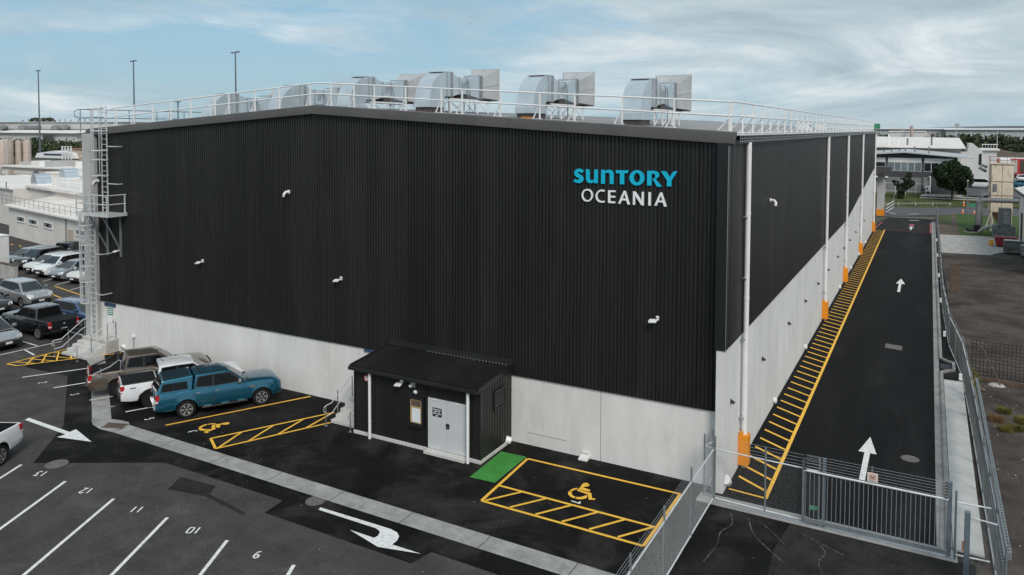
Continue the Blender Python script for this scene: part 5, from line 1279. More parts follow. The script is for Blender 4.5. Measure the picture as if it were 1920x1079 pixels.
for s in (1, -1):
    for (xa, xb_) in ((-1.36, -1.92), (-1.93, -2.46)):
        lean = .05 if xb_ < -2 else 0
        MB().poly([(xa, s * (ycp(1.30) + .012), 1.30), (xb_, s * (ycp(1.30) + .012), 1.30), (xb_ + lean * 2, s * (ycp(1.62) + .012), 1.62), (xa - (.03 if xa > -1.5 else 0), s * (ycp(1.62) + .012), 1.62)]).build('canopy_window', 'car_glass', cp, local=True)
    MB().box(1.25, 1.5, s * .915 - .012, s * .915 + .022 * 0 + .012, .95, 1.02).build('side_vent', 'chrome', ut, local=True)
MB().poly([(-2.665, .74, 1.26), (-2.665, -.74, 1.26), (-2.42, -.62, 1.70), (-2.42, .62, 1.70)]).build('canopy_rear_window', 'car_glass', cp, local=True)
MB().box(-2.69, -2.665, -.7, .7, .55, 1.12).build('tailgate', 'paint_teal', ut, local=True, bevel=.01)
# white ute with ribbed tray cover
S = ute_spec(L=5.32, tray=(-2.58, -1.20, 1.10), rim='black', rim_mat='black_plastic', flare='black_plastic', mirror='black_plastic', trim='black_plastic', rbump='black_plastic', th=.34)
wu, ys2_ = vehicle('pickup_truck', 'white double cab ute with black ribbed tray cover beside the teal ute', 'ute', 'paint_white', S, (-25.05, -3.12), hd_, 'utes parked against the front wall')
MB().box(-2.55, -1.22, -.80, .80, 1.12, 1.215).build('tray_cover', 'black_plastic', wu, local=True, bevel=.015)
for k in range(16): MB().box(-2.52 + k * .081, -2.47 + k * .081, -.78, .78, 1.216, 1.226).build('cover_slat', 'rubber', wu, local=True)
for s in (1, -1): MB().tube([(-2.55, s * .86, 1.22), (-1.25, s * .86, 1.235)], .02, 6).build('tray_rail', 'black_plastic', wu, local=True)
MB().tube([(-2.60, .70, 1.22), (-2.62, .72, 1.36), (-2.60, .45, 1.40), (-2.58, .40, 1.24)], .03, 6).build('tailgate_loop', 'black_plastic', wu, local=True)
for a in (.45,): MB().box(-2.30, -2.05, -.94, -.925, 1.02, 1.08).build('badge', 'chrome', wu, local=True)
# bronze ute with sports bar
S = ute_spec(L=5.33, tray=(-2.60, -1.22, .78), rim='black', rim_mat='black_plastic', mirror='black_plastic', trim='paint_bronze', rbump='black_plastic')
bu, _ = vehicle('pickup_truck', 'bronze double cab ute with open tray and black sports bar, leftmost against the wall', 'ute', 'paint_bronze', S, (-27.7, -2.95), hd_, 'utes parked against the front wall')
for s in (1, -1):
    MB().tube([(-2.45, s * .78, 1.20), (-1.75, s * .76, 1.45), (-1.38, s * .72, 1.70), (-1.30, s * .70, 1.66), (-1.30, s * .78, 1.20)], .038, 8).build('sports_bar', 'gal_post' if s < 0 else 'black_plastic', bu, local=True, smooth=60)
MB().tube([(-1.36, -.71, 1.69), (-1.34, .71, 1.69)], .036, 8).build('sports_bar_hoop', 'black_plastic', bu, local=True)
for k in (-.35, .35): MB().bar((-2.4, k, .80), (-1.25, k, .86), .05, .05).build('tray_tie_bar', 'gal_post', bu, local=True)
MB().tube([(-2.1, -.74, 1.0), (-2.1, .74, 1.02)], .03, 6).build('tray_cross_bar', 'gal_post', bu, local=True)
MB().box(-2.35, -2.1, -.945, -.93, 1.06, 1.11).build('badge', 'chrome', bu, local=True)
mb = MB(); mb.tube([(2.5, -.8, .95), (2.78, -.7, .92), (2.80, 0, .95), (2.78, .7, .92), (2.5, .8, .95)], .035, 8); mb.build('bull_bar', 'black_plastic', bu, local=True)
MB().cyl((-2.74, 0, .52), (-2.90, 0, .50), .025, 6).build('tow_bar', 'black_plastic', bu, local=True)
# white ute at the left edge
S = ute_spec(L=5.32, tray=(-2.60, -1.22, .80), rim='six', mirror='black_plastic', trim='black_plastic', rbump='black_plastic')
vehicle('pickup_truck', 'white ute with empty dark tray cut off by the left picture edge', 'ute', 'paint_white', S, (-24.75, -13.15), math.atan2(-.9, .44))
# black ute seen from behind
S = ute_spec(L=5.30, tray=(-2.58, -1.20, 1.12), mirror='paint_black', trim='paint_black', rbump='black_plastic', pz=.62)
ku, _ = vehicle('pickup_truck', 'black ute with black soft tray cover, tail towards the caged ladder', 'ute', 'paint_black', S, (-42.3, -.05), R(180))
MB().box(-2.57, -1.21, -.86, .86, 1.15, 1.225).build('tray_cover', 'rubber', ku, local=True, bevel=.015)
mb = MB(); mb.lathe([(.06, 0), (.05, .012), (.001, .014)], 14); mb.v = [(-2.68 - p[2], p[0], .98 + p[1]) for p in mb.v]; mb.build('tailgate_badge', 'chrome', ku, local=True)
def hatch(**k):
    S = dict(L=4.25, W=1.76, H=1.51, rw=.32, axles=(-1.28, 1.30), clear=.20, belt=.99, cab=(1.36, .22, -1.45, -2.04), wr=.57, arch=.05,
             top=[(-2.13, .93, .95), (-1.95, 1.0, 1.02), (1.0, .95, 1.01), (1.35, .93, 1.01), (1.7, .87, .96), (1.95, .77, .86), (2.08, .66, .73), (2.12, .58, .62)],
             windows=[[(1.0, 1.03), (.20, 1.41), (-.42, 1.43), (-.42, 1.03)], [(-.50, 1.03), (-.50, 1.43), (-1.25, 1.40), (-1.66, 1.09)]],
             handles=(-.3, -1.2), seams=(.95, -.46), round=.7, kf=.36, kr=.24, tz=.92, th=.26, hz=.71, gz=.52, pz=.62)
    S.update(k); return S
def suv(**k):
    S = hatch(L=4.68, W=1.87, H=1.70, rw=.37, axles=(-1.36, 1.38), clear=.25, belt=1.10, cab=(1.40, .45, -1.80, -2.28), wr=.64,
              top=[(-2.34, 1.04, 1.06), (-2.15, 1.10, 1.12), (1.0, 1.06, 1.12), (1.4, 1.045, 1.12), (1.9, .99, 1.08), (2.15, .90, .98), (2.28, .80, .86), (2.34, .70, .74)],
              windows=[[(1.08, 1.15), (.42, 1.58), (-.33, 1.60), (-.33, 1.14)], [(-.41, 1.14), (-.41, 1.60), (-1.15, 1.58), (-1.15, 1.15)], [(-1.22, 1.16), (-1.22, 1.58), (-1.66, 1.55), (-1.95, 1.22)]],
              handles=(-.2, -1.0), seams=(1.05, -.37, -1.2), hz=.88, gz=.66, tz=1.02, kf=.26, round=.6)
    S.update(k); return S
def wagon(**k):
    S = hatch(L=4.7, W=1.78, H=1.50, axles=(-1.35, 1.38), cab=(1.42, .30, -1.85, -2.28),
              top=[(-2.35, .93, .95), (-2.15, .99, 1.0), (1.1, .95, 1.0), (1.5, .92, .99), (1.95, .85, .93), (2.2, .75, .82), (2.32, .62, .68), (2.35, .56, .6)],
              windows=[[(1.05, 1.03), (.28, 1.40), (-.35, 1.42), (-.35, 1.03)], [(-.43, 1.03), (-.43, 1.42), (-1.15, 1.41), (-1.15, 1.03)], [(-1.22, 1.04), (-1.22, 1.41), (-1.75, 1.38), (-1.98, 1.08)]])
    S.update(k); return S
vehicle('parked_car', 'silver people mover with wide black grille facing out beside the black ute', 'car', 'paint_silver', hatch(L=4.7, W=1.78, H=1.62, belt=1.02, wr=.64, cab=(1.45, .35, -1.9, -2.25),
        top=[(-2.34, .98, 1.0), (1.2, .98, 1.03), (1.7, .90, .97), (2.1, .78, .86), (2.34, .62, .68)], axles=(-1.38, 1.38), windows=[[(1.1, 1.06), (.35, 1.50), (-.30, 1.52), (-.30, 1.06)], [(-.4, 1.06), (-.4, 1.52), (-1.2, 1.51), (-1.2, 1.06)], [(-1.3, 1.08), (-1.3, 1.5), (-1.8, 1.46), (-1.95, 1.1)]], rim='five'), (-42.35, -2.95), R(-2))
vehicle('parked_car', 'blue station wagon partly hidden behind the caged ladder column', 'car', 'paint_blue', wagon(rails='paint_blue', rim='five'), (-42.6, 2.75), R(1))
vehicle('parked_car', 'silver four wheel drive with clustered chrome grille facing out on the left', 'car', 'paint_silver', suv(rim='six', cladding=True, antenna=True, grille='chrome'), (-51.5, 4.15), R(-4))
vehicle('parked_car', 'dark grey car at the left picture edge in front of the silver four wheel drive', 'car', 'paint_darkgrey', hatch(), (-51.2, 1.35), R(-2))
ry = math.atan2(-.98, .2)
for (x, y, lab, pn, sp_) in ((-67.6, 11.4, 'pale blue-grey car half hidden at the far left of the back row', 'paint_silver_blue', wagon()), (-65.0, 11.0, 'black four wheel drive in the back row under the white wall', 'paint_black', suv()),
                         (-62.4, 10.5, 'white wagon in the back row between a black and a white four wheel drive', 'paint_pale', wagon(rails='paint_silver')), (-59.9, 9.9, 'white four wheel drive with chrome grille in the middle of the back row', 'paint_white', suv(rails='paint_white')),
                         (-57.35, 9.55, 'silver-blue hatchback in the back row beside a white hatchback', 'paint_silver_blue', hatch()), (-54.9, 9.6, 'white hatchback at the right end of the back row near the ladder', 'paint_pale', hatch())):
    vehicle('parked_car', lab, 'car', pn, sp_, (x - .44, y + 2.15), ry, 'cars in the back row by the factory wall')
vehicle('pickup_truck', 'black ute parked behind the back row against the factory wall', 'ute', 'paint_black', ute_spec(rbump='black_plastic'), (-66.0, 16.3), R(10))

# ------------------------------------------------------------------ surroundings: left factory
FA = Vector((-89.0, 22.84)); FD = Vector((20.8, -4.2)).normalized(); FNv = Vector((-FD.y, FD.x))
def fp(u, v, z): q = FA + FD * u + FNv * v; return (q.x, q.y, z)
def fbox(mb, u0, u1, v0, v1, z0, z1, mi=0):
    p = [fp(u0, v0, z0), fp(u1, v0, z0), fp(u1, v1, z0), fp(u0, v1, z0), fp(u0, v0, z1), fp(u1, v0, z1), fp(u1, v1, z1), fp(u0, v1, z1)]
    return mb.add(p, [(3, 2, 1, 0), (4, 5, 6, 7), (0, 1, 5, 4), (1, 2, 6, 5), (2, 3, 7, 6), (3, 0, 4, 7)], mi)
fa = root('factory_annex', fp(14, 3, 0), 'long low cream factory annex with small sliding windows behind the parked cars', 'building')
fbox(MB(), -.0, 33, 0, 5.0, 0, 3.55).build('wall', 'factory_white', fa)
mb = MB(); mb.add([fp(-.3, -.35, 3.56), fp(33, -.35, 3.56), fp(33, 5, 4.25), fp(-.3, 5, 4.25), fp(-.3, -.35, 3.66), fp(33, -.35, 3.66), fp(33, 5, 4.33), fp(-.3, 5, 4.33)], [(3, 2, 1, 0), (4, 5, 6, 7), (0, 1, 5, 4), (1, 2, 6, 5), (2, 3, 7, 6), (3, 0, 4, 7)]); rf = mb.build('roof', 'factory_roof', fa)
for k in range(23):
    u = .4 + k * 1.4; MB().bar(fp(u, -.3, 3.69), fp(u, 4.95, 4.36), .06, .04).build('roof_rib', 'factory_roof', rf)
fbox(MB(), -.3, 33, -.45, -.36, 3.50, 3.66).build('gutter', 'factory_roof', fa)
for (u0, u1) in ((3.0, 5.4), (6.8, 9.3), (11.3, 13.7), (20.2, 22.4)):
    wn = fbox(MB(), u0, u1, -.05, -.002, 1.98, 2.58).build('window', 'white_metal', fa)
    for j in range(3):
        w_ = (u1 - u0 - .16) / 3; a = u0 + .06 + j * (w_ + .02)
        fbox(MB(), a, a + w_, -.065, -.051, 2.06, 2.50).build('pane', 'dark_glass' if j == 1 else 'window_glass', wn)
    fbox(MB(), u0 - .1, u1 + .1, -.12, -.051, 1.92, 1.975).build('sill', 'factory_white', wn)
MB().cyl(fp(17.65, -.1, .05), fp(17.65, -.1, 3.4), .05, 6).build('downpipe', 'grey_pipe', fa)
fbox(MB(), 18.0, 19.4, -.04, -.002, .3, 2.35).build('door', 'silo_beige', fa)
gl2 = root('roof_guardrail', fp(12, .1, 3.7), 'thin grey guardrail along the edge of the factory annex roof', 'guardrail')
for z in (4.15, 4.65): MB().cyl(fp(-6, .1, z), fp(33, .1, z), .022, 6).build('rail', 'grey_pipe', gl2)
for k in range(25): MB().cyl(fp(-4 + k * 1.5, .1, 3.6), fp(-4 + k * 1.5, .1, 4.65), .02, 6).build('post', 'grey_pipe', gl2)
fb = root('factory_block', fp(0, 12, 0), 'taller cream factory block with stepped white roofs behind the annex', 'building')
fbox(MB(), -9, 33, 5.01, 14, 0, 5.1).build('wall', 'factory_white', fb)
mb = MB(); fbox(mb, -9.3, 33, 4.7, 14.2, 5.11, 5.3); mb.build('roof', 'factory_roof', fb)
fbox(MB(), -9.3, 33, 4.62, 4.69, 4.95, 5.22).build('gutter', 'factory_roof', fb)
fbox(MB(), -40, -9.01, 3.2, 14, 0, 4.7).build('wing_wall', 'factory_white', fb); fbox(MB(), -40.3, -9.02, 2.9, 14.2, 4.71, 4.9).build('wing_roof', 'factory_roof', fb)
fbox(MB(), -30, 33, 14.01, 40, 0, 5.6).build('rear_wall', 'factory_white', fb); fbox(MB(), -30, 33, 13.9, 40, 5.61, 5.8).build('rear_roof', 'factory_roof', fb)
for a, b in ((fp(-11, 3.0, 4.9), fp(-4, 1.0, 6.2)), (fp(-14, 2.6, 4.9), fp(-6.5, .8, 6.0)), (fp(-4, 6.5, 6.3), fp(12, 6.4, 6.3)), (fp(-4, 6.5, 5.9), fp(12, 6.4, 5.9)), (fp(-10, 8, 5.8), fp(3, 8, 6.1))): MB().cyl(a, b, .07, 6).build('roof_pipe', 'white_metal', fb)
for u in (-3.9, 0, 4, 8, 12): MB().cyl(fp(u, 6.45, 5.3), fp(u, 6.45, 6.3), .05, 6).build('pipe_stand', 'white_metal', fb)
def ventilator(u, v, z, label):
    o = FA + FD * u + FNv * v; r_ = root('roof_ventilator', (o.x, o.y, z), label, 'ventilator')
    prof = [(math.cos(a) * 1.1, math.sin(a) * 1.25) for a in [math.pi * k / 12 for k in range(13)]]
    P0 = [fp(u + a, v - .9, z + b) for a, b in prof]; P1 = [fp(u + a, v + .9, z + b) for a, b in prof]
    n_ = len(prof); MB().add(P0 + P1, [(i, i + 1, n_ + i + 1, n_ + i) for i in range(n_ - 1)] + [tuple(range(n_))[::-1], tuple(range(n_, 2 * n_))]).build('hood', 'galv_duct', r_, smooth=40)
    for k in range(4):
        a = R(35 + k * 30); MB().bar(fp(u + math.cos(a) * 1.11, v - .92, z + math.sin(a) * 1.26), fp(u + math.cos(a) * 1.11, v + .92, z + math.sin(a) * 1.26), .05, .03).build('rib', 'galv', r_)
    fbox(MB(), u - 1.15, u + 1.15, v - .95, v + .95, z - .25, z).build('curb', 'white_metal', r_)
ventilator(-7.3, 5.9, 5.5, 'galvanised dome ventilator on the factory roof near the beige silos'); ventilator(-11.2, 10.6, 5.9, 'galvanised dome ventilator on the factory roof near the ladder column')
# white wall and block at the left edge
wb_ = root('white_block', (-66, 10.5, 0), 'white block building cut by the left picture edge beside the parked cars', 'building')
MB().box(-74, -65.75, 9.6, 10.6, 0, 3.15).build('wall', 'concrete_panel', wb_); MB().box(-74.1, -65.70, 9.55, 10.65, 3.151, 3.22).build('capping', 'white_metal', wb_)
MB().box(-74, -65.76, 9.585, 9.599, 1.75, 1.78).build('joint', 'sealant', wb_); fl = MB().box(-67.3, -66.95, 9.3, 9.58, 2.5, 2.7).build('lamp', 'white_metal', wb_)
MB().box(-68.4, -67.9, 9.57, 9.599, 0, 1.7).build('door', 'light_grey_wall', wb_)
lw = MB().box(-68.0, -60.6, 8.3, 8.55, 0, 1.25).build('low_wall', 'concrete_old', label='stained low concrete wall behind the silver four wheel drive', cat='wall')
MB().box(-68.0, -60.55, 8.26, 8.59, 1.251, 1.33).build('coping', 'timber_panel', lw)
# silos
def silo(x, y, r, h, label, ladder_=False):
    r_ = root('storage_silo', (x, y, 0), label, 'silo', 'beige storage silos')
    MB().lathe([(r, 0), (r, h), (r * .9, h + .25), (.2, h + .6), (.001, h + .6)], 20, (x, y, 0)).build('shell', 'silo_beige', r_, smooth=40)
    for k in range(3): MB().lathe([(r + .01, h * (.25 + .25 * k)), (r + .05, h * (.25 + .25 * k) + .03), (r + .01, h * (.25 + .25 * k) + .06)], 20, (x, y, 0)).build('band', 'silo_beige', r_)
    d = Vector((5.9 - x, -26.9 - y)).normalized(); t = Vector((-d.y, d.x)); c = Vector((x, y)) + d * (r + .25)
    mb = MB()
    for k in range(8):
        a, b = 2 * math.pi * k / 8, 2 * math.pi * (k + 1) / 8
        mb.cyl((x + r * math.cos(a), y + r * math.sin(a), h + 1.0), (x + r * math.cos(b), y + r * math.sin(b), h + 1.0), .035, 5); mb.cyl((x + r * math.cos(a), y + r * math.sin(a), h), (x + r * math.cos(a), y + r * math.sin(a), h + 1.0), .03, 5)
    mb.build('top_rail', 'silo_beige', r_)
    if ladder_:
        mb = MB()
        for s in (-.3, .3): q = c + t * s; mb.bar((q.x, q.y, 1.5), (q.x, q.y, h + 1.3), .06, .06)
        mb.build('ladder', 'factory_white', r_)
        for k in range(20): q0, q1 = c - t * .3, c + t * .3; MB().cyl((q0.x, q0.y, 2 + k * .4), (q1.x, q1.y, 2 + k * .4), .03, 5).build('rung', 'factory_white', r_)
silo(-174.2, 67.2, 1.55, 9.6, 'widest beige storage silo with a ladder at the far left', True); silo(-173.05, 69.3, .62, 9.3, 'narrow beige silo between two other silos'); silo(-172.3, 70.75, .85, 9.4, 'narrow beige silo at the right end of the silo group')
r_ = root('silo_platform', (-171, 64, 0), 'steel walkway with rails at the foot of the beige silos', 'walkway')
for z in (2.4, 3.2, 3.9): MB().cyl((-178, 60, z), (-160, 67, z), .07, 6).build('rail', 'factory_white', r_)
for k in range(7): MB().cyl((-178 + 3 * k, 60 + 1.166 * k, 0), (-178 + 3 * k, 60 + 1.166 * k, 3.9), .09, 6).build('post', 'grey_block', r_)
# cluttered plant roofs between the silos and the annex
random.seed(3)
pl = root('plant_building', (-148, 62, 0), 'cream plant building with pipework between the silos and the ladder column', 'building')
MB().box(-162, -120, 60, 76, 0, 4.6).build('wall', 'factory_white', pl); MB().box(-162.5, -119.5, 59.5, 76.5, 4.61, 4.85).build('roof', 'factory_roof', pl)
MB().box(-150, -122, 70, 82, 4.86, 6.6).build('upper_wall', 'factory_white', pl); MB().box(-150.4, -121.6, 69.6, 82.4, 6.61, 6.8).build('upper_roof', 'factory_roof', pl)
for k in range(16):
    x = -161 + k * 2.4; h_ = random.uniform(.4, 1.4); MB().box(x, x + random.uniform(.5, 1.6), 61 + random.uniform(0, 5), 67.5, 4.86, 4.86 + h_).build('roof_unit', random.choice(['grey_block', 'white_metal', 'silo_beige', 'factory_white', 'light_grey_wall']), pl)
for k in range(9):
    z = random.uniform(1.2, 4.4); MB().cyl((-161 + random.uniform(0, 5), 59.2 - random.uniform(0, .5), z), (-128 - random.uniform(0, 8), 59.2 - random.uniform(0, .5), z + random.uniform(-.2, .2)), random.uniform(.05, .12), 6).build('pipe_run', random.choice(['grey_block', 'factory_white', 'timber_panel', 'grey_pipe']), pl)
for k in range(12): MB().box(-160 + k * 2.9, -159.5 + k * 2.9, 58.7, 59.4, 0, random.uniform(2.5, 4.5)).build('pipe_rack_post', random.choice(['grey_block', 'silo_beige']), pl)
bt = root('roof_cover', (-183.5, 84, 5), 'long white and blue covered shape on the far plant roof', 'cover')
mb = MB(); mb.prism([(-189.5, 82, 5.2), (-188.5, 82, 6.3), (-181.5, 82, 7.0), (-175.5, 82, 6.6), (-174.5, 82, 5.2)], (0, 3, 0)); mb.build('shell', 'white_metal', bt); MB().box(-185.5, -178.0, 81.9, 81.99, 5.9, 6.3).build('blue_band', 'blue_cover', bt)
for k in range(4):
    MB().box(-176.5 + k * 1.2, -176.3 + k * 1.2, 81, 81.2, 5, 8.2).build('rack_post', 'white_metal', bt)
for z in (6.6, 7.4, 8.1): MB().box(-176.7, -172.5, 81.05, 81.15, z, z + .12).build('rack_rail', 'white_metal', bt)
bw = root('brown_shed', (-174.7, 87, 0), 'small brown shed beyond the plant roofs beside the ladder column', 'shed')
MB().box(-178.5, -171, 84, 90, 0, 7.4).build('wall', 'silo_beige', bw); MB().box(-178.8, -170.7, 83.7, 90.3, 7.41, 7.6).build('roof', 'rust', bw)

# far white sheds on the left with rooftop vents
fwL = root('distant_factory', (-500, 262, 0), 'long distant white factory on the left horizon', 'building')
MB().box(-640, -420, 262, 300, 0, 15.8).build('wall', 'far_white', fwL); MB().box(-641, -419, 261, 301, 15.81, 16.2).build('roof', 'far_white', fwL)
MB().box(-640, -420, 261.7, 261.99, 10.9, 11.5).build('dark_band', 'grey_block', fwL)
for k in range(14): MB().cyl((-540 + k * 7 + random.uniform(-2, 2), 270, 16.2), (-540 + k * 7 + random.uniform(-2, 2), 270, 17 + random.random() * 1.5), .35, 6).build('stack', 'grey_block', fwL)
for x in (-545, -520, -483, -474): MB().lathe([(3.2, 0), (3.0, 1.4), (1.6, 2.4), (.001, 2.6)], 12, (x, 259.5, 11.6)).build('roof_fan', 'grey_block', fwL)
MB().box(-516, -504, 259, 261.6, 11.5, 13.6).build('plant_box', 'grey_block', fwL)
f2_ = root('distant_factory', (-490, 245, 0), 'lower distant white shed with bright roof in front of the long white factory', 'building')
MB().box(-525, -440, 246, 258, 0, 9.0).build('wall', 'far_white', f2_); mb = MB(); mb.prism([(-527, 244, 9.0), (-527, 258, 10.6), (-527, 258, 10.9), (-527, 244, 9.2)], (90, 0, 0)); mb.build('roof', 'factory_roof', f2_)
MB().box(-471, -460, 243.9, 243.99, 5, 8).build('door', 'grey_wall', f2_)
ws = root('windsock', (-536, 255, 0), 'red windsock above the distant factory roofs', 'windsock'); MB().cyl((-538, 250, 9), (-538, 250, 15.4), .15, 6).build('pole', 'far_white', ws)
MB().cyl((-538, 250, 15.1), (-534.5, 250, 12.6), 1.0, 8, r2=.55).build('sock', 'sign_red', ws, smooth=50)
# light masts
for i, (x, y, lab) in enumerate(((-235, 109, 'tall light mast at the far left of the sky'), (-177, 100.6, 'tall light mast second from the left above the gable'), (-134.5, 96.6, 'tall light mast nearest the ridge, third from the left'))):
    r_ = root('light_mast', (x, y, 0), lab, 'light mast', 'tall light masts on the left')
    MB().cyl((x, y, 0), (x, y, 30), .30, 10, r2=.14).build('pole', 'mast', r_, smooth=60)
    for s in (-1, 1):
        MB().bar((x, y, 29.9), (x + s * 1.1, y - s * .4, 30.1), .12, .12).build('arm', 'mast', r_); MB().box(x + s * 1.2 - .45, x + s * 1.2 + .45, y - s * .4 - .3, y - s * .4 + .3, 29.95, 30.2).build('lamp_head', 'mast', r_, bevel=.05)
r_ = root('light_mast', (-210, 140, 0), 'short distant lamp post peeking over the gable rail', 'light mast'); MB().cyl((-211, 140, 0), (-211, 140, 21.0), .2, 8).build('pole', 'mast', r_); MB().box(-212.2, -209.8, 139.7, 140.3, 21, 21.3).build('lamp_head', 'mast', r_)

# ------------------------------------------------------------------ foliage
def leaves(mb, c, rad, n, size, rng, shell=.55):
    for _ in range(n):
        while True:
            d = Vector((rng.uniform(-1, 1), rng.uniform(-1, 1), rng.uniform(-1, 1)))
            if .01 < d.length < 1: break
        rr = shell + (1 - shell) * rng.random() ** .6; d.normalize(); d *= rr
        p = Vector((c[0] + d.x * rad[0], c[1] + d.y * rad[1], c[2] + d.z * rad[2]))
        a = Vector((rng.gauss(0, 1), rng.gauss(0, 1), rng.gauss(0, 1))).normalized(); b = a.cross(Vector((rng.gauss(0, 1), rng.gauss(0, 1), rng.gauss(0, 1)))).normalized()
        s = size * rng.uniform(.6, 1.3); a *= s; b *= s * .55
        mb.add([p - a, p - b * .9, p + a, p + b], [(0, 1, 2, 3)])
def tree(name, label, cat, base, h_trunk, blobs, n, size, m, seed, tr=.3, group=None):
    rng = random.Random(seed); r_ = root(name, base, label, cat, group); B = Vector(base)
    mb = MB(); top = B + Vector((0, 0, h_trunk)); mb.tube([B, B + Vector((.05, 0, h_trunk * .5)), top], tr, 8)
    for (c, rad) in blobs:
        if rng.random() < .8: mb.tube([top - Vector((0, 0, .3)), (top + Vector(c) + B) / 2 + Vector((0, 0, .2)), B + Vector(c)], tr * .35, 5)
    mb.build('trunk', 'bark', r_, smooth=60)
    mb = MB()
    for (c, rad) in blobs: leaves(mb, (B.x + c[0], B.y + c[1], B.z + c[2]), rad, int(n * rad[0] * rad[2]), size, rng)
    mb.build('crown', m, r_); return r_
rng = random.Random(8)
bl = [((0, 0, 3.9), (2.5, 2.3, 2.3))]
for k in range(22):
    a = rng.uniform(0, 6.28); e = rng.uniform(-.75, 1.2)
    bl.append(((2.15 * math.cos(a) * math.cos(e), 2.0 * math.sin(a) * math.cos(e), 3.95 + 2.05 * math.sin(e)), (1.05, 1.0, .95)))
tree('round_tree', 'dense round dark green tree beside the far grey office building', 'tree', (9.35, 121, .9), 2.0, bl, 480, .19, 'leaf_dark', 4, .22)
bl = [((.1, 0, 1.0), (.6, .6, .9)), ((.25, 0, 2.1), (.9, .8, .9)), ((.9, 0, 2.6), (.9, .8, .7)), ((1.5, 0, 3.0), (.8, .7, .6)), ((1.0, 0, 3.7), (.7, .6, .6)), ((1.3, 0, 4.4), (.45, .4, .5)), ((-.6, 0, 2.9), (.5, .5, .5)), ((-1.0, 0, 3.2), (.35, .4, .3))]
tree('small_tree', 'small leaning dark tree on the grass bank beyond the lane', 'tree', (1.6, 120.6, .6), .8, bl, 700, .14, 'leaf_dark', 9, .12)
# far wood on the right, one mass
def wood(name, label, xs_, yf, zf, n, size, m, seed, cat='trees'):
    rng = random.Random(seed); mb = MB()
    for _ in range(n):
        x = rng.uniform(*xs_); y, z1 = yf(x, rng), zf(x, rng); rx = rng.uniform(3, 7)
        leaves(mb, (x, y, z1 * .5), (rx, rx * .8, z1 * .55), 130, size * rng.uniform(.7, 1.2), rng, .7)
    return mb.build(name, m, label=label, cat=cat, kind='stuff')
wood('distant_wood', 'low band of dull green trees along the right horizon', (-60, 210), lambda x, r: r.uniform(330, 450), lambda x, r: r.uniform(6.5, 11.6) - max(0, min(1, (y_ := (x - 10) / 60))) * 1.5, 300, 1.1, 'leaf_wood', 21)
wood('nearer_wood', 'nearer green trees on the right behind the white roofs', (35, 120), lambda x, r: r.uniform(300, 340), lambda x, r: r.uniform(6, 10.5), 60, .9, 'leaf_wood', 22)
wood('left_wood', 'dark green trees between the left factory roofs and the white sheds', (-430, -270), lambda x, r: 170 - (x + 330) * .12 + r.uniform(-14, 14), lambda x, r: r.uniform(3.5, 7.6), 110, .85, 'leaf_wood_left', 23)
rng = random.Random(77)
mb = MB(); leaves(mb, (-346, 163, 3.8), (7, 4, 2.6), 500, .8, rng); mb.build('pale_shrub', 'cream_blossom', label='pale cream flowering shrub among the dark trees on the left', cat='shrub')
for i, (x, z) in enumerate(((-585, 18.5), (-572, 17.8))):
    tree('umbrella_tree', ['spreading tree above the distant factory at the left edge', 'spreading tree beside it above the distant factory roof'][i], 'tree', (x, 305, 0), 15, [((0, 0, 17.5), (7, 5, 2.2)), ((4, 0, 16.8), (4, 3, 1.5))], 20, .9, 'leaf_wood_left', 50 + i, .4)

# ------------------------------------------------------------------ surroundings: right
of = root('office_building', (4, 127, 1.5), 'dark grey two-storey office with long windows and low gable beyond the lane', 'building')
OX0, OX1, OY = -14.0, 10.2, 127.0
mb = MB(); mb.prism([(OX0, OY, 1.0), (OX1, OY, 1.0), (OX1, OY, 8.0), (1.9, OY, 8.62), (OX0, OY, 7.6)], (0, 22, 0)); mb.build('wall', 'grey_wall', of)
mb = MB(); mb.prism([(1.9, OY - 1.2, 8.68), (12.6, OY - 1.2, 7.80), (12.6, OY - 1.2, 7.95), (1.9, OY - 1.2, 8.88), (OX0 - 1, OY - 1.2, 7.55), (OX0 - 1, OY - 1.2, 7.40)], (0, 24, 0)); mb.build('roof', 'light_roof', of)
for (a, b, n_, dk) in ((-2.9, -1.12, 1, 1), (-.70, 4.66, 5, 0), (5.08, 9.6, 4, 1)):
    MB().box(a, b, OY - .08, OY - .003, 6.98, 7.74).build('white_panel', 'white_metal', of)
    wn = MB().box(a, b, OY - .06, OY - .003, 5.36, 6.96).build('window', 'white_metal', of)
    for j in range(n_):
        w_ = (b - a) / n_; MB().box(a + j * w_ + .05, a + (j + 1) * w_ - .05, OY - .09, OY - .061, 5.44, 6.90).build('pane', 'dark_glass' if dk and j < 2 else 'window_glass', wn)
MB().box(OX0, 4.7, OY - .05, OY - .003, 1.0, 4.25).build('block_wall', 'grey_block', of)
MB().box(-1.8, -.9, OY - .08, OY - .051, 2.0, 3.5).build('lower_window', 'dark_glass', of); MB().box(-2.9, -.65, OY - .9, OY - .051, 4.1, 4.35).build('awning', 'white_metal', of)
MB().box(1.35, 2.1, OY - .08, OY - .051, 3.9, 4.15).build('lower_window', 'dark_glass', of)
MB().box(5.0, 6.05, OY - .06, OY - .003, 2.2, 4.35).build('door', 'grey_block', of); MB().box(5.9, 6.15, OY - .5, OY - .07, 4.35, 4.55).build('door_lamp', 'white_metal', of)
ac = root('air_conditioner', (5.75, 126.4, 1.9), 'white outdoor air conditioner unit by the office door', 'air conditioner'); MB().box(5.3, 6.15, 126.2, 126.7, 1.9, 2.85).build('case', 'white_metal', ac, bevel=.03); MB().cyl((5.62, 126.19, 2.4), (5.62, 126.17, 2.4), .26, 14).build('fan_grille', 'grey_block', ac)
mb = MB(); MB().box(6.05, 6.2, 126.75, 126.9, 1.6, 4.3).build('pipe_cover', 'white_metal', ac)
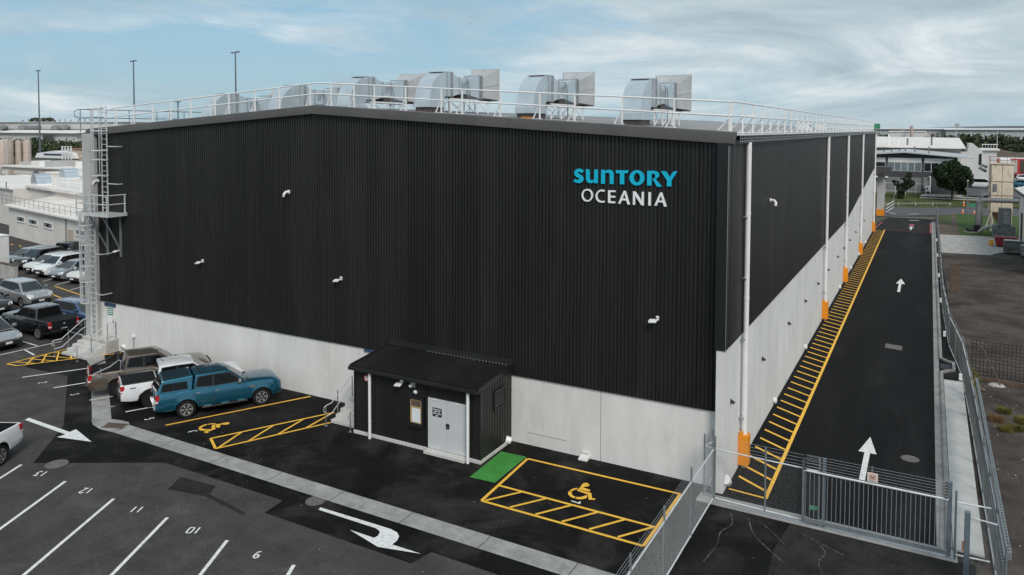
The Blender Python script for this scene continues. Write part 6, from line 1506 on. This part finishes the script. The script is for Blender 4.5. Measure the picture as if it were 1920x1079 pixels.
for x, h_ in ((1.0, .5), (2.0, .5), (3.5, 1.0), (5.8, 1.0), (-1.6, .3), (-.3, .5)):
    MB().cyl((x, 131, 8.5), (x, 131, 8.75 + h_), .12, 8).build('roof_flue', 'grey_pipe', of)
MB().box(4.9, 11.0, 123.2, 125.4, 1.25, 1.5).build('concrete_ramp', 'slab_concrete', label='pale concrete ramp below the office door', cat='ramp')
tb = root('timber_barrier', (8, 122, .7), 'low timber barrier rails in front of the office ramp', 'barrier')
for z in (1.0, 1.35): MB().box(4.6, 13.5, 122.0, 122.1, z, z + .16).build('rail', 'light_grey_wall', tb)
for k in range(8): MB().box(4.7 + k * 1.2, 4.9 + k * 1.2, 122.11, 122.3, .3, 1.6).build('post', 'wood', tb)
lr = root('low_rail', (1.5, 117, .3), 'low white rail along the far side of the street', 'barrier')
MB().bar((-1.2, 112.6, .62), (9.3, 118.9, .62), .04, .06).build('rail', 'light_grey_wall', lr)
for k in range(5): MB().box(-1.0 + k * 2.5, -.88 + k * 2.5, 112.75 + k * 1.5, 112.87 + k * 1.5, 0, .72).build('post', 'light_grey_wall', lr)
ff = root('mesh_fence', (2, 124.5, 1), 'thin wire fence with posts in front of the office', 'fence')
for k in range(6): MB().cyl((-2.5 + k * 1.6, 124.6, 1.0), (-2.5 + k * 1.6, 124.6, 3.6), .035, 6).build('post', 'white_metal', ff)
for z in (1.9, 3.3): MB().cyl((-2.6, 124.6, z), (5.6, 124.6, z), .025, 6).build('rail', 'white_metal', ff)
# white factory roofs behind the office
wf = root('white_factory', (5, 155, 2), 'white low factory with long roof and flues behind the office', 'building')
MB().box(-25, 11.5, 152, 185, 1, 9.2).build('wall', 'far_white', wf); mb = MB(); mb.prism([(-26, 150, 9.2), (12.2, 150, 9.0), (12.2, 190, 10.6), (-26, 190, 11.0)], (0, 0, .25)); mb.build('roof', 'factory_roof', wf)
for (x, h_) in ((-1.9, 2.2), (1.7, 1.4), (6.2, 1.6), (-.2, .9)): MB().cyl((x, 156, 9.3), (x, 156, 9.6 + h_), .18, 8).build('flue', 'grey_pipe' if x > 0 else 'white_metal', wf)
MB().box(-3.2, 4.6, 196, 202, 9, 12.2).build('rooftop_room', 'far_white', wf); MB().box(-3.6, 5.0, 195.8, 202.4, 12.21, 12.5).build('rooftop_room_roof', 'factory_roof', wf); MB().cyl((1.7, 194, 9), (1.7, 194, 13.8), .4, 10).build('chimney', 'silo_beige', wf)
st = root('white_stair_block', (15, 160, 2), 'white stair block with sloped wall beside the white factory', 'building')
mb = MB(); mb.prism([(11.6, 160, 1.5), (15.6, 160, 1.5), (15.6, 160, 8.3), (13.9, 160, 9.9), (13.2, 160, 9.9), (12.8, 160, 8.2), (11.6, 160, 8.0)], (0, 10, 0)); mb.build('wall', 'far_white', st)
MB().box(15.61, 18.2, 161, 170, 1.5, 8.5).build('wing', 'far_white', st); MB().box(15.3, 18.7, 160.5, 170.5, 8.51, 8.8).build('roof', 'factory_roof', st); MB().box(15.0, 15.45, 159.9, 159.99, 5.5, 7.8).build('window', 'dark_glass', st)
for k in range(6): MB().box(15.6 + k * .5, 15.66 + k * .5, 161, 161.06, 8.81, 9.8).build('roof_post', 'white_metal', st)
MB().box(15.5, 18.3, 160.98, 161.1, 9.7, 9.85).build('roof_rail', 'white_metal', st)
tk = root('storage_tank', (4.6, 260, 0), 'pale round storage tank behind the white factory roof', 'tank'); MB().lathe([(1.55, 0), (1.55, 10.8), (.8, 11.2), (.3, 11.3), (.001, 11.4)], 20, (4.6, 260, 0)).build('shell', 'silo_beige', tk, smooth=40); MB().cyl((4.6, 260, 11.3), (4.6, 260, 11.9), .25, 8).build('vent', 'far_white', tk)
for i, (x0, x1, z0, z1, y) in enumerate(((-60, 36, 10.5, 14.6, 900), (20, 150, 9.0, 14.2, 860))):
    b_ = root('distant_warehouse', ((x0 + x1) / 2, y, 0), ['long pale warehouse on the horizon behind the far wood', 'grey and white warehouse on the right horizon'][i], 'building')
    MB().box(x0, x1, y, y + 60, 0, z1 - 1.0).build('wall', 'far_grey', b_); mb = MB(); mb.prism([(x0 - 2, y - 2, z1 - 1.0), (x0 - 2, y + 30, z1 + .5), (x0 - 2, y + 62, z1 - 1), (x0 - 2, y + 62, z1 - 1.4), (x0 - 2, y - 2, z1 - 1.4)], (x1 - x0 + 4, 0, 0)); mb.build('roof', 'far_white', b_)
    for k in range(9): MB().box(x0 + 8 + k * (x1 - x0) / 10, x0 + 8.6 + k * (x1 - x0) / 10, y - .4, y - .01, 2, z1 - 1.5).build('column', 'far_white', b_)
bb = root('billboard', (30, 880, 0), 'pale box sign above the distant warehouses', 'billboard'); MB().box(27, 31, 845, 847, 15.5, 19).build('panel', 'far_grey', bb); MB().box(28.8, 29.2, 846, 846.5, 0, 15.5).build('pole', 'far_grey', bb)
gsn = root('motorway_sign', (-16, 400, 0), 'green motorway sign at the far end of the warehouse roof', 'sign'); MB().box(-19.2, -16.3, 400, 400.2, 13.2, 15.8).build('panel', 'sign_green', gsn); MB().box(-18, -17.7, 400.21, 400.4, 0, 15).build('pole', 'grey_block', gsn)
for i, (x, y, h_) in enumerate(((-4, 330, 13.5), (9, 300, 11.5), (14.5, 300, 11.2), (24, 250, 12.5), (38, 300, 12.8), (56, 400, 14.5))):
    r_ = root('power_pole', (x, y, 0), 'thin power pole against the far wood, %s from the left' % ORD[i], 'power pole', 'power poles by the far wood'); MB().cyl((x, y, 0), (x, y, h_), .14, 6).build('pole', 'far_grey', r_); MB().box(x - .9, x + .9, y - .08, y + .08, h_ - .8, h_ - .65).build('cross_arm', 'far_grey', r_)
mb = MB()
for i in range(10):
    for j in range(5):
        def hz_(x, y): return 1.5 + 5.0 * min(1, max(0, (y - 175) / 60)) + .6 * math.sin(x * .4 + y * .2)
        x0, x1, y0, y1 = 18 + i * 6, 24 + i * 6, 175 + j * 14, 189 + j * 14
        mb.poly([(x0, y0, hz_(x0, y0)), (x1, y0, hz_(x1, y0)), (x1, y1, hz_(x1, y1)), (x0, y1, hz_(x0, y1))])
mb.build('embankment', 'dirt', kind='structure')
bpy.data.objects['yard_beyond'].location.z = 1.5
# canopy column at the lane end
cc = root('canopy_column', (-.35, 99, 0), 'grey steel canopy column with orange guard at the end of the lane', 'column')
MB().box(-.85, .15, 99.0, 99.6, 0, 6.4).build('column', 'light_grey_wall', cc); MB().box(-.9, .2, 98.5, 98.98, 0, .9).build('column_guard', 'orange', cc); MB().box(-6, .9, 97.5, 103, 6.41, 7.2).build('canopy', 'grey_wall', cc); MB().box(-6.1, 1.0, 97.4, 97.49, 6.3, 7.3).build('fascia', 'capping', cc)
eg = root('entry_gate', (.8, 100, 0), 'white pipe gate swung open beside the canopy column', 'gate')
for z in (.5, 1.0, 1.5): MB().cyl((.35, 98.5, z), (1.1, 108, z), .05, 6).build('rail', 'white_metal', eg)
for (x, y, h_) in ((.35, 98.4, 1.7), (1.1, 108, 2.6)): MB().cyl((x, y, 0), (x, y, h_), .06, 6).build('post', 'gal_post', eg)
# dust collector tower
dc = root('dust_collector', (13.9, 87.5, 0), 'rust streaked cream dust collector tower beside the right yard', 'dust collector')
MB().box(12.75, 15.15, 86.3, 89.0, 2.4, 8.5).build('casing', 'rusty_cream', dc)
for j, (z0, z1) in enumerate(((2.5, 4.5), (4.6, 6.25), (6.35, 8.4))):
    for i in range(2):
        x0 = 12.80 + i * 1.18; MB().box(x0, x0 + 1.10, 86.22, 86.295, z0, z1).build('panel', 'rusty_cream', dc, bevel=.01, seg=1)
    MB().box(12.72, 15.17, 86.24, 86.292, z1 + .01, z1 + .09).build('seam_angle', 'rust', dc)
    for i in range(2): MB().box(12.66, 12.745, 86.4 + i * 1.3, 87.6 + i * 1.3, z0, z1).build('panel', 'rusty_cream', dc, bevel=.01, seg=1)
MB().box(12.95, 13.4, 86.19, 86.219, 5.0, 6.0).build('hatch', 'grey_pipe', dc)
for (x, y) in ((12.9, 86.4), (15.0, 86.4), (12.9, 88.9), (15.0, 88.9)): MB().box(x - .1, x + .1, y - .1, y + .1, 0, 2.4).build('leg', 'rusty_cream', dc)
mb = MB(); mb.prism([(12.9, 86.4, 2.4), (15.0, 86.4, 2.4), (14.2, 87.3, .9), (13.7, 87.3, .9)], (0, 2.2, 0)); mb.build('hopper', 'rust', dc)
MB().box(12.6, 15.3, 86.1, 89.1, 8.51, 8.62).build('top_plate', 'rusty_cream', dc)
for z in (9.0, 9.45): MB().tube([(12.65, 89, z), (12.65, 86.2, z), (15.25, 86.2, z), (15.25, 89, z)], .03, 5).build('top_rail', 'rust', dc)
for (x, y) in ((12.65, 86.2), (13.5, 86.2), (14.4, 86.2), (15.25, 86.2), (12.65, 88.5)): MB().cyl((x, y, 8.6), (x, y, 9.45), .03, 5).build('rail_post', 'rust', dc)
MB().box(13.7, 14.8, 86.6, 88.2, 8.63, 9.2).build('top_cover', 'white_metal', dc, bevel=.15)
MB().tube([(12.4, 88, 8.0), (11.9, 88, 8.3), (11.6, 87.8, 7.9), (12.3, 87.6, 7.5)], .2, 8).build('side_duct', 'grey_pipe', dc, smooth=60)
mb = MB(); mb.bar((13.2, 85.6, .1), (12.85, 86.2, 2.4), .12, .12); mb.bar((12.2, 85.6, .1), (12.85, 86.2, 2.4), .12, .12); mb.build('strut', 'rusty_cream', dc)
gd_ = root('air_duct', (11.4, 84, 0), 'thick grey duct bending from the lawn up to the white shed', 'duct')
MB().tube([(11.3, 84, .35), (11.36, 84, 3.4), (11.45, 84, 3.8), (11.75, 84, 4.05), (12.1, 84, 4.1), (15.6, 84, 4.15)], .30, 14).build('pipe', 'grey_pipe', gd_, smooth=60)
MB().cyl((11.1, 84, .15), (10.2, 83.6, .3), .28, 10).build('fan_inlet', 'black_plastic', gd_, smooth=50); MB().box(10.0, 11.7, 83.4, 84.6, 0, .12).build('plinth', 'concrete_old', gd_); MB().cyl((11.3, 83.9, .1), (11.3, 83.9, 1.0), .38, 12).build('collar', 'black_plastic', gd_, smooth=50)
gd2 = root('air_duct', (11.9, 87, 0), 'thinner grey duct behind the thick duct joining the cream tower', 'duct'); MB().tube([(11.8, 86.6, .2), (11.8, 86.6, 4.2), (11.95, 86.6, 4.5), (12.3, 86.6, 4.6), (12.74, 86.6, 4.6)], .24, 12).build('pipe', 'grey_pipe', gd2, smooth=60)
mb = MB(); gd3 = root('flexible_hose', (12.2, 82.5, 0), 'grey flexible hose lying beside the lawn', 'hose'); MB().tube([(11.5, 83.0, .2), (12.0, 82.6, .75), (12.6, 82.4, 1.05), (13.2, 82.3, .9)], .22, 10).build('hose', 'light_grey_wall', gd3, smooth=60); MB().cyl((13.0, 82.32, .95), (13.25, 82.29, .88), .26, 10).build('hose_clamp', 'galv', gd3)
fu = root('fan_unit', (13.9, 80.5, 0), 'grey louvred fan unit on a stained base by the white shed', 'fan unit')
MB().box(12.75, 15.0, 80.0, 81.6, 0, 1.4).build('base', 'crate_grey', fu, bevel=.02); MB().box(13.3, 14.55, 80.2, 81.4, 1.41, 3.5).build('cabinet', 'grey_pipe', fu, bevel=.02)
for k in range(6): MB().box(13.75, 14.4, 80.12, 80.19, 1.75 + k * .25, 1.87 + k * .25).build('louvre_blade', 'light_grey_wall', fu)
rb = root('red_bin', (13.4, 72, 0), 'dark red metal bin beside the stacked crates', 'bin'); mb = MB(); mb.prism([(12.55, 71.5, .15), (14.3, 71.5, .15), (14.45, 71.5, 1.0), (12.4, 71.5, 1.0)], (0, 1.2, 0)); mb.build('tub', 'red_bin', rb); MB().box(12.35, 14.5, 71.4, 72.8, 1.01, 1.08).build('rim', 'red_bin', rb); MB().box(12.6, 14.2, 71.6, 72.6, 0, .14).build('skid', 'black_plastic', rb)
yb2 = MB().box(11.9, 12.35, 72.4, 72.9, 0, .55).build('yellow_drum', 'yellow_line', bevel=.05, label='small yellow box beside the red bin', cat='box'); MB().box(11.95, 12.3, 72.42, 72.88, .551, .6).build('lid', 'yellow_line', yb2)
for i, (x0, x1, y, h_, lab) in enumerate(((12.85, 14.6, 66.6, 1.35, 'grey steel crate at the edge of the right yard'), (14.25, 16.0, 65.0, 1.1, 'pale wire crate cut by the right picture edge'))):
    r_ = root('metal_crate', ((x0 + x1) / 2, y, 0), lab, 'crate'); MB().box(x0 + .05, x1 - .05, y + .05, y + 1.15, .12, h_ - .05).build('tub', 'crate_grey' if i == 0 else 'light_grey_wall', r_)
    for x in (x0, x1 - .08): MB().box(x, x + .08, y, y + .08, 0, h_).build('corner_post', 'grey_pipe', r_)
    for z in (.1, h_ * .55, h_ - .08): MB().box(x0 + .081, x1 - .081, y - .01, y + .045, z, z + .08).build('rail', 'grey_pipe', r_)
    MB().box(x0 + .1, x1 - .3, y + .2, y + .9, h_ - .049, h_ + .02).build('load', 'paper', r_)
rs2 = root('white_shed', (20, 68, 0), 'white walled shed with pale roof at the right picture edge', 'shed')
MB().box(15.25, 32, 52, 79.3, 0, 5.8).build('wall', 'factory_white', rs2); mb = MB(); mb.prism([(14.75, 51.5, 5.75), (23, 51.5, 8.0), (32, 51.5, 5.75), (32, 51.5, 6.0), (23, 51.5, 8.25), (14.75, 51.5, 6.0)], (0, 28.3, 0)); mb.build('roof', 'factory_roof', rs2)
MB().box(14.70, 14.74, 51.5, 79.8, 5.65, 5.98).build('gutter', 'capping', rs2); MB().box(15.2, 15.248, 75.5, 77.0, 0, 3.4).build('door', 'black_plastic', rs2)
# parked vehicles and truck far right
vn, _ = vehicle('parked_van', 'white van side-on beyond the round tree', 'van', 'paint_white', hatch(L=5.0, W=1.9, H=1.95, belt=1.15, cab=(2.1, 1.1, -2.3, -2.45), wr=.8, rw=.33, axles=(-1.55, 1.65), clear=.3, top=[(-2.5, 1.1, 1.12), (1.8, 1.1, 1.15), (2.2, 1.0, 1.05), (2.5, .8, .85)],
      windows=[[(1.75, 1.2), (1.0, 1.75), (.4, 1.76), (.4, 1.2)], [(.3, 1.2), (.3, 1.76), (-.9, 1.76), (-.9, 1.2)]], handles=(), seams=(.35,)), (14.6, 147), R(-5)); vn.location.z = 1.5
for i, (x, y, pn, lab, yw) in enumerate(((13.2, 168, 'paint_white', 'white van nose behind the round tree', 80), (16.0, 172, 'paint_silver', 'silver car beyond the white van', 20), (21.0, 165, 'paint_darkgrey', 'dark car right of the cream tower', 10), (22.5, 150, 'paint_teal', 'teal car above the white shed roof', 5), (24.5, 171, 'paint_white', 'white car behind the teal car', 10))):
    v_, _ = vehicle('parked_car', lab, 'car', pn, suv(), (x, y), R(yw)); v_.location.z = 1.5
tr_ = root('red_truck', (19, 182, 1.5), 'red curtain-sided truck beyond the cream tower', 'truck')
MB().box(15.5, 26, 182, 184.6, 2.6, 6.2).build('body', 'truck_red', tr_); MB().box(15.4, 26.1, 181.95, 184.65, 6.21, 6.4).build('roof', 'white_metal', tr_)
for k in range(5): MB().box(16.2 + k * 2, 17.6 + k * 2, 181.9, 181.99, 3.0, 5.9).build('side_curtain', ['rust', 'dark_steel', 'grey_block', 'light_grey_wall', 'dark_steel'][k], tr_)
for k in range(4): MB().cyl((17 + k * 2.4, 181.9, 2.1), (17 + k * 2.4, 182.3, 2.1), .55, 14).build('wheel', 'rubber', tr_)
bc = root('blue_container', (14.5, 180, 1.5), 'blue container next to the red truck', 'container'); MB().box(12.9, 15.3, 179, 182, 1.5, 4.2).build('box', 'blue_cover', bc)
for k in range(6): MB().box(13.0 + k * .38, 13.15 + k * .38, 178.94, 178.99, 1.6, 4.1).build('rib', 'blue_cover', bc)
# street furniture
def cone(x, y, z, h_, label):
    r_ = root('traffic_cone', (x, y, z), label, 'traffic cone'); MB().box(x - .2, x + .2, y - .2, y + .2, z, z + .04).build('base', 'cone_orange', r_); MB().cyl((x, y, z + .04), (x, y, z + h_), .15, 12, r2=.03).build('cone', 'cone_orange', r_, smooth=50); MB().cyl((x, y, z + h_ * .5), (x, y, z + h_ * .72), .10, 12, r2=.066).build('band', 'letter_white', r_, smooth=50)
cone(11.0, 117.5, .35, .95, 'orange traffic cone on the far verge by the lamp pole'); cone(10.55, 108.5, 0, .75, 'white banded traffic cone on the near verge of the street'); cone(12.1, 108.6, 0, .6, 'orange traffic cone nearest the cream tower')
sp2 = root('lamp_pole', (11.5, 118.3, 0), 'slim grey pole on the verge right of the round tree', 'pole'); MB().cyl((11.5, 118.3, 0), (11.5, 118.3, 4.4), .07, 8).build('pole', 'gal_post', sp2); MB().cyl((11.5, 118.3, 4.4), (11.5, 118.3, 4.6), .11, 8).build('cap', 'white_metal', sp2)
bn = root('barrier_frame', (11.9, 109.5, 0), 'small steel barrier frame with green sign at the street edge', 'barrier')
for x in (11.3, 12.5): MB().cyl((x, 109.5, 0), (x, 109.5, 2.0), .05, 6).build('post', 'gal_post', bn)
for z in (.9, 2.0): MB().cyl((11.3, 109.5, z), (12.5, 109.5, z), .04, 6).build('rail', 'gal_post', bn)
MB().box(11.45, 12.35, 109.45, 109.49, .95, 1.5).build('panel', 'sign_green', bn)

# mesh fence and weeds in the right yard
mf = root('mesh_fence', (11, 18.2, 0), 'dark square mesh fence with leaning brace across the right yard', 'fence')
mb = MB()
for k in range(38): mb.cyl((8.05 + k * .17, 18.4 - k * .02, .25), (8.05 + k * .17, 18.4 - k * .02, 2.05), .013, 4)
for k in range(11): mb.cyl((8.0, 18.4, .28 + k * .175), (14.4, 17.64, .28 + k * .175), .013, 4)
mb.build('wire_grid', 'wire_dark', mf, kind='stuff')
MB().bar((8.0, 18.35, .1), (14.5, 17.58, .1), .14, .2).build('base_beam', 'timber_panel', mf)
MB().tube([(7.95, 18.5, 1.85), (8.25, 18.4, 1.84), (8.5, 18.3, 1.65), (9.25, 17.6, .1)], .035, 8).build('brace', 'timber_panel', mf, smooth=60)
mb = MB(); mb.lathe([(.001, 0), (.26, 0), (.22, .07), (.12, .12), (.001, .13)], 12, (9.1, 17.75, .0)); mb.v = [(9.1 + (p[0] - 9.1) * 1.5, p[1], p[2]) for p in mb.v]; mb.build('concrete_spill', 'concrete_old', label='lump of spilled pale concrete at the foot of the mesh fence', cat='concrete lump')
rng = random.Random(41)
def weed(x, y, r, h_, m, label, n=160):
    mb = MB()
    for _ in range(n):
        a = rng.uniform(0, 6.28); rr = r * rng.random() ** .6; lx, ly = x + math.cos(a) * rr, y + math.sin(a) * rr; t = rng.uniform(.4, 1) * h_; sx, sy = math.cos(a) * .4 * t, math.sin(a) * .4 * t; w = rng.uniform(.012, .03)
        mb.add([(lx - w, ly, 0), (lx + w, ly, 0), (lx + sx + w * .3, ly + sy, t), (lx + sx - w * .3, ly + sy, t)], [(0, 1, 2, 3)])
    mb.build('weed_clump', m, label=label, cat='weeds', group='weeds in the right yard')
weed(9.12, 13.6, .26, .28, 'leaf_weed', 'olive weed clump in the yard nearest the mesh fence'); weed(8.75, 12.3, .30, .25, 'leaf_flax', 'reddish weed clump beside the long fence'); weed(9.0, 11.2, .28, .22, 'leaf_weed', 'small green weed clump in the middle of the right yard')
weed(9.75, 12.6, .32, .3, 'leaf_weed', 'yellow-green weed clump at the right edge of the yard'); weed(9.4, 11.5, .3, .25, 'leaf_weed', 'low olive weed clump between two others in the yard'); weed(10.1, 12.0, .3, .28, 'leaf_flax', 'brown weed clump cut by the right picture edge')
mb = MB()
for k in range(30):
    c = (7.95 + rng.uniform(-.05, .12), 11.0 + rng.random() * 4.4, rng.uniform(.1, 1.5)); leaves(mb, c, (.14, .3, .25), 28, .06, rng)
mb.build('climbing_weed', 'leaf_weed', label='green weed climbing the long fence near the mesh fence', cat='weeds')
mb = MB()
for k in range(260):
    x, y, s = rng.uniform(8.1, 12.5), rng.uniform(-3, 60) if k % 3 else rng.uniform(-2, 20), rng.uniform(.010, .034)
    mb.add([(x - s, y - s, -.012), (x + s, y - s * .8, -.012), (x + s * .7, y + s, -.012), (x - s * .8, y + s * .7, -.012), (x, y, s * .7 - .012)], [(0, 1, 4), (1, 2, 4), (2, 3, 4), (3, 0, 4)])
mb.build('rubble', 'concrete_old', label='scattered pale stones and litter on the right yard', cat='rubble', kind='stuff')
mb = MB()
for k in range(120):
    x, y, s = rng.uniform(-20, 6), rng.uniform(-12, -1.5), rng.uniform(.006, .017)
    mb.add([(x - s, y - s, .012), (x + s, y - s * .8, .012), (x + s * .7, y + s, .012), (x - s * .8, y + s * .7, .012), (x, y, s * .6 + .012)], [(0, 1, 4), (1, 2, 4), (2, 3, 4), (3, 0, 4)])
mb.build('grit', 'concrete_old', label='tiny pale grit specks scattered over the asphalt', cat='grit', kind='stuff')
wd = root('plank', (8.2, 16.9, 0), 'broken grey plank lying behind the long fence', 'plank'); MB().bar((7.98, 17.2, .08), (8.5, 16.4, .08), .18, .05).build('board', 'wood', wd)
for i, (a, b) in enumerate(((( 8.1, 37), (9.6, 36.4)), ((8.2, 33), (9.8, 32.6)), ((8.2, 28.6), (10.2, 28.0)))):
    line(a, b, .06, 'chalk', bpy.data.objects['yard'], -.006, 'faded_line')
# small distant aircraft high in the sky
bd = root('aircraft', (-330, 2600, 420), 'tiny distant aircraft above the roof ducts', 'aircraft')
Pp = Vector((5.8756, -26.9135, 12.8042)) + (_f + _r * ((881 - 960) / 1427.1) + _u * ((305.13 - 43) / 1427.1)) * 2600
bd.location = Pp; OFF[bd.name] = Vector((0, 0, 0))
MB().cyl((-5, 0, 0), (5, 0, 0), .8, 8).build('fuselage', 'far_grey', bd, local=True); MB().bar((0, -5, .4), (0, 5, .4), 1.6, .3).build('wing', 'far_grey', bd, local=True); MB().bar((-4.5, 0, 0), (-5.2, 0, 2.2), .3, 1.0).build('tail_fin', 'far_grey', bd, local=True)
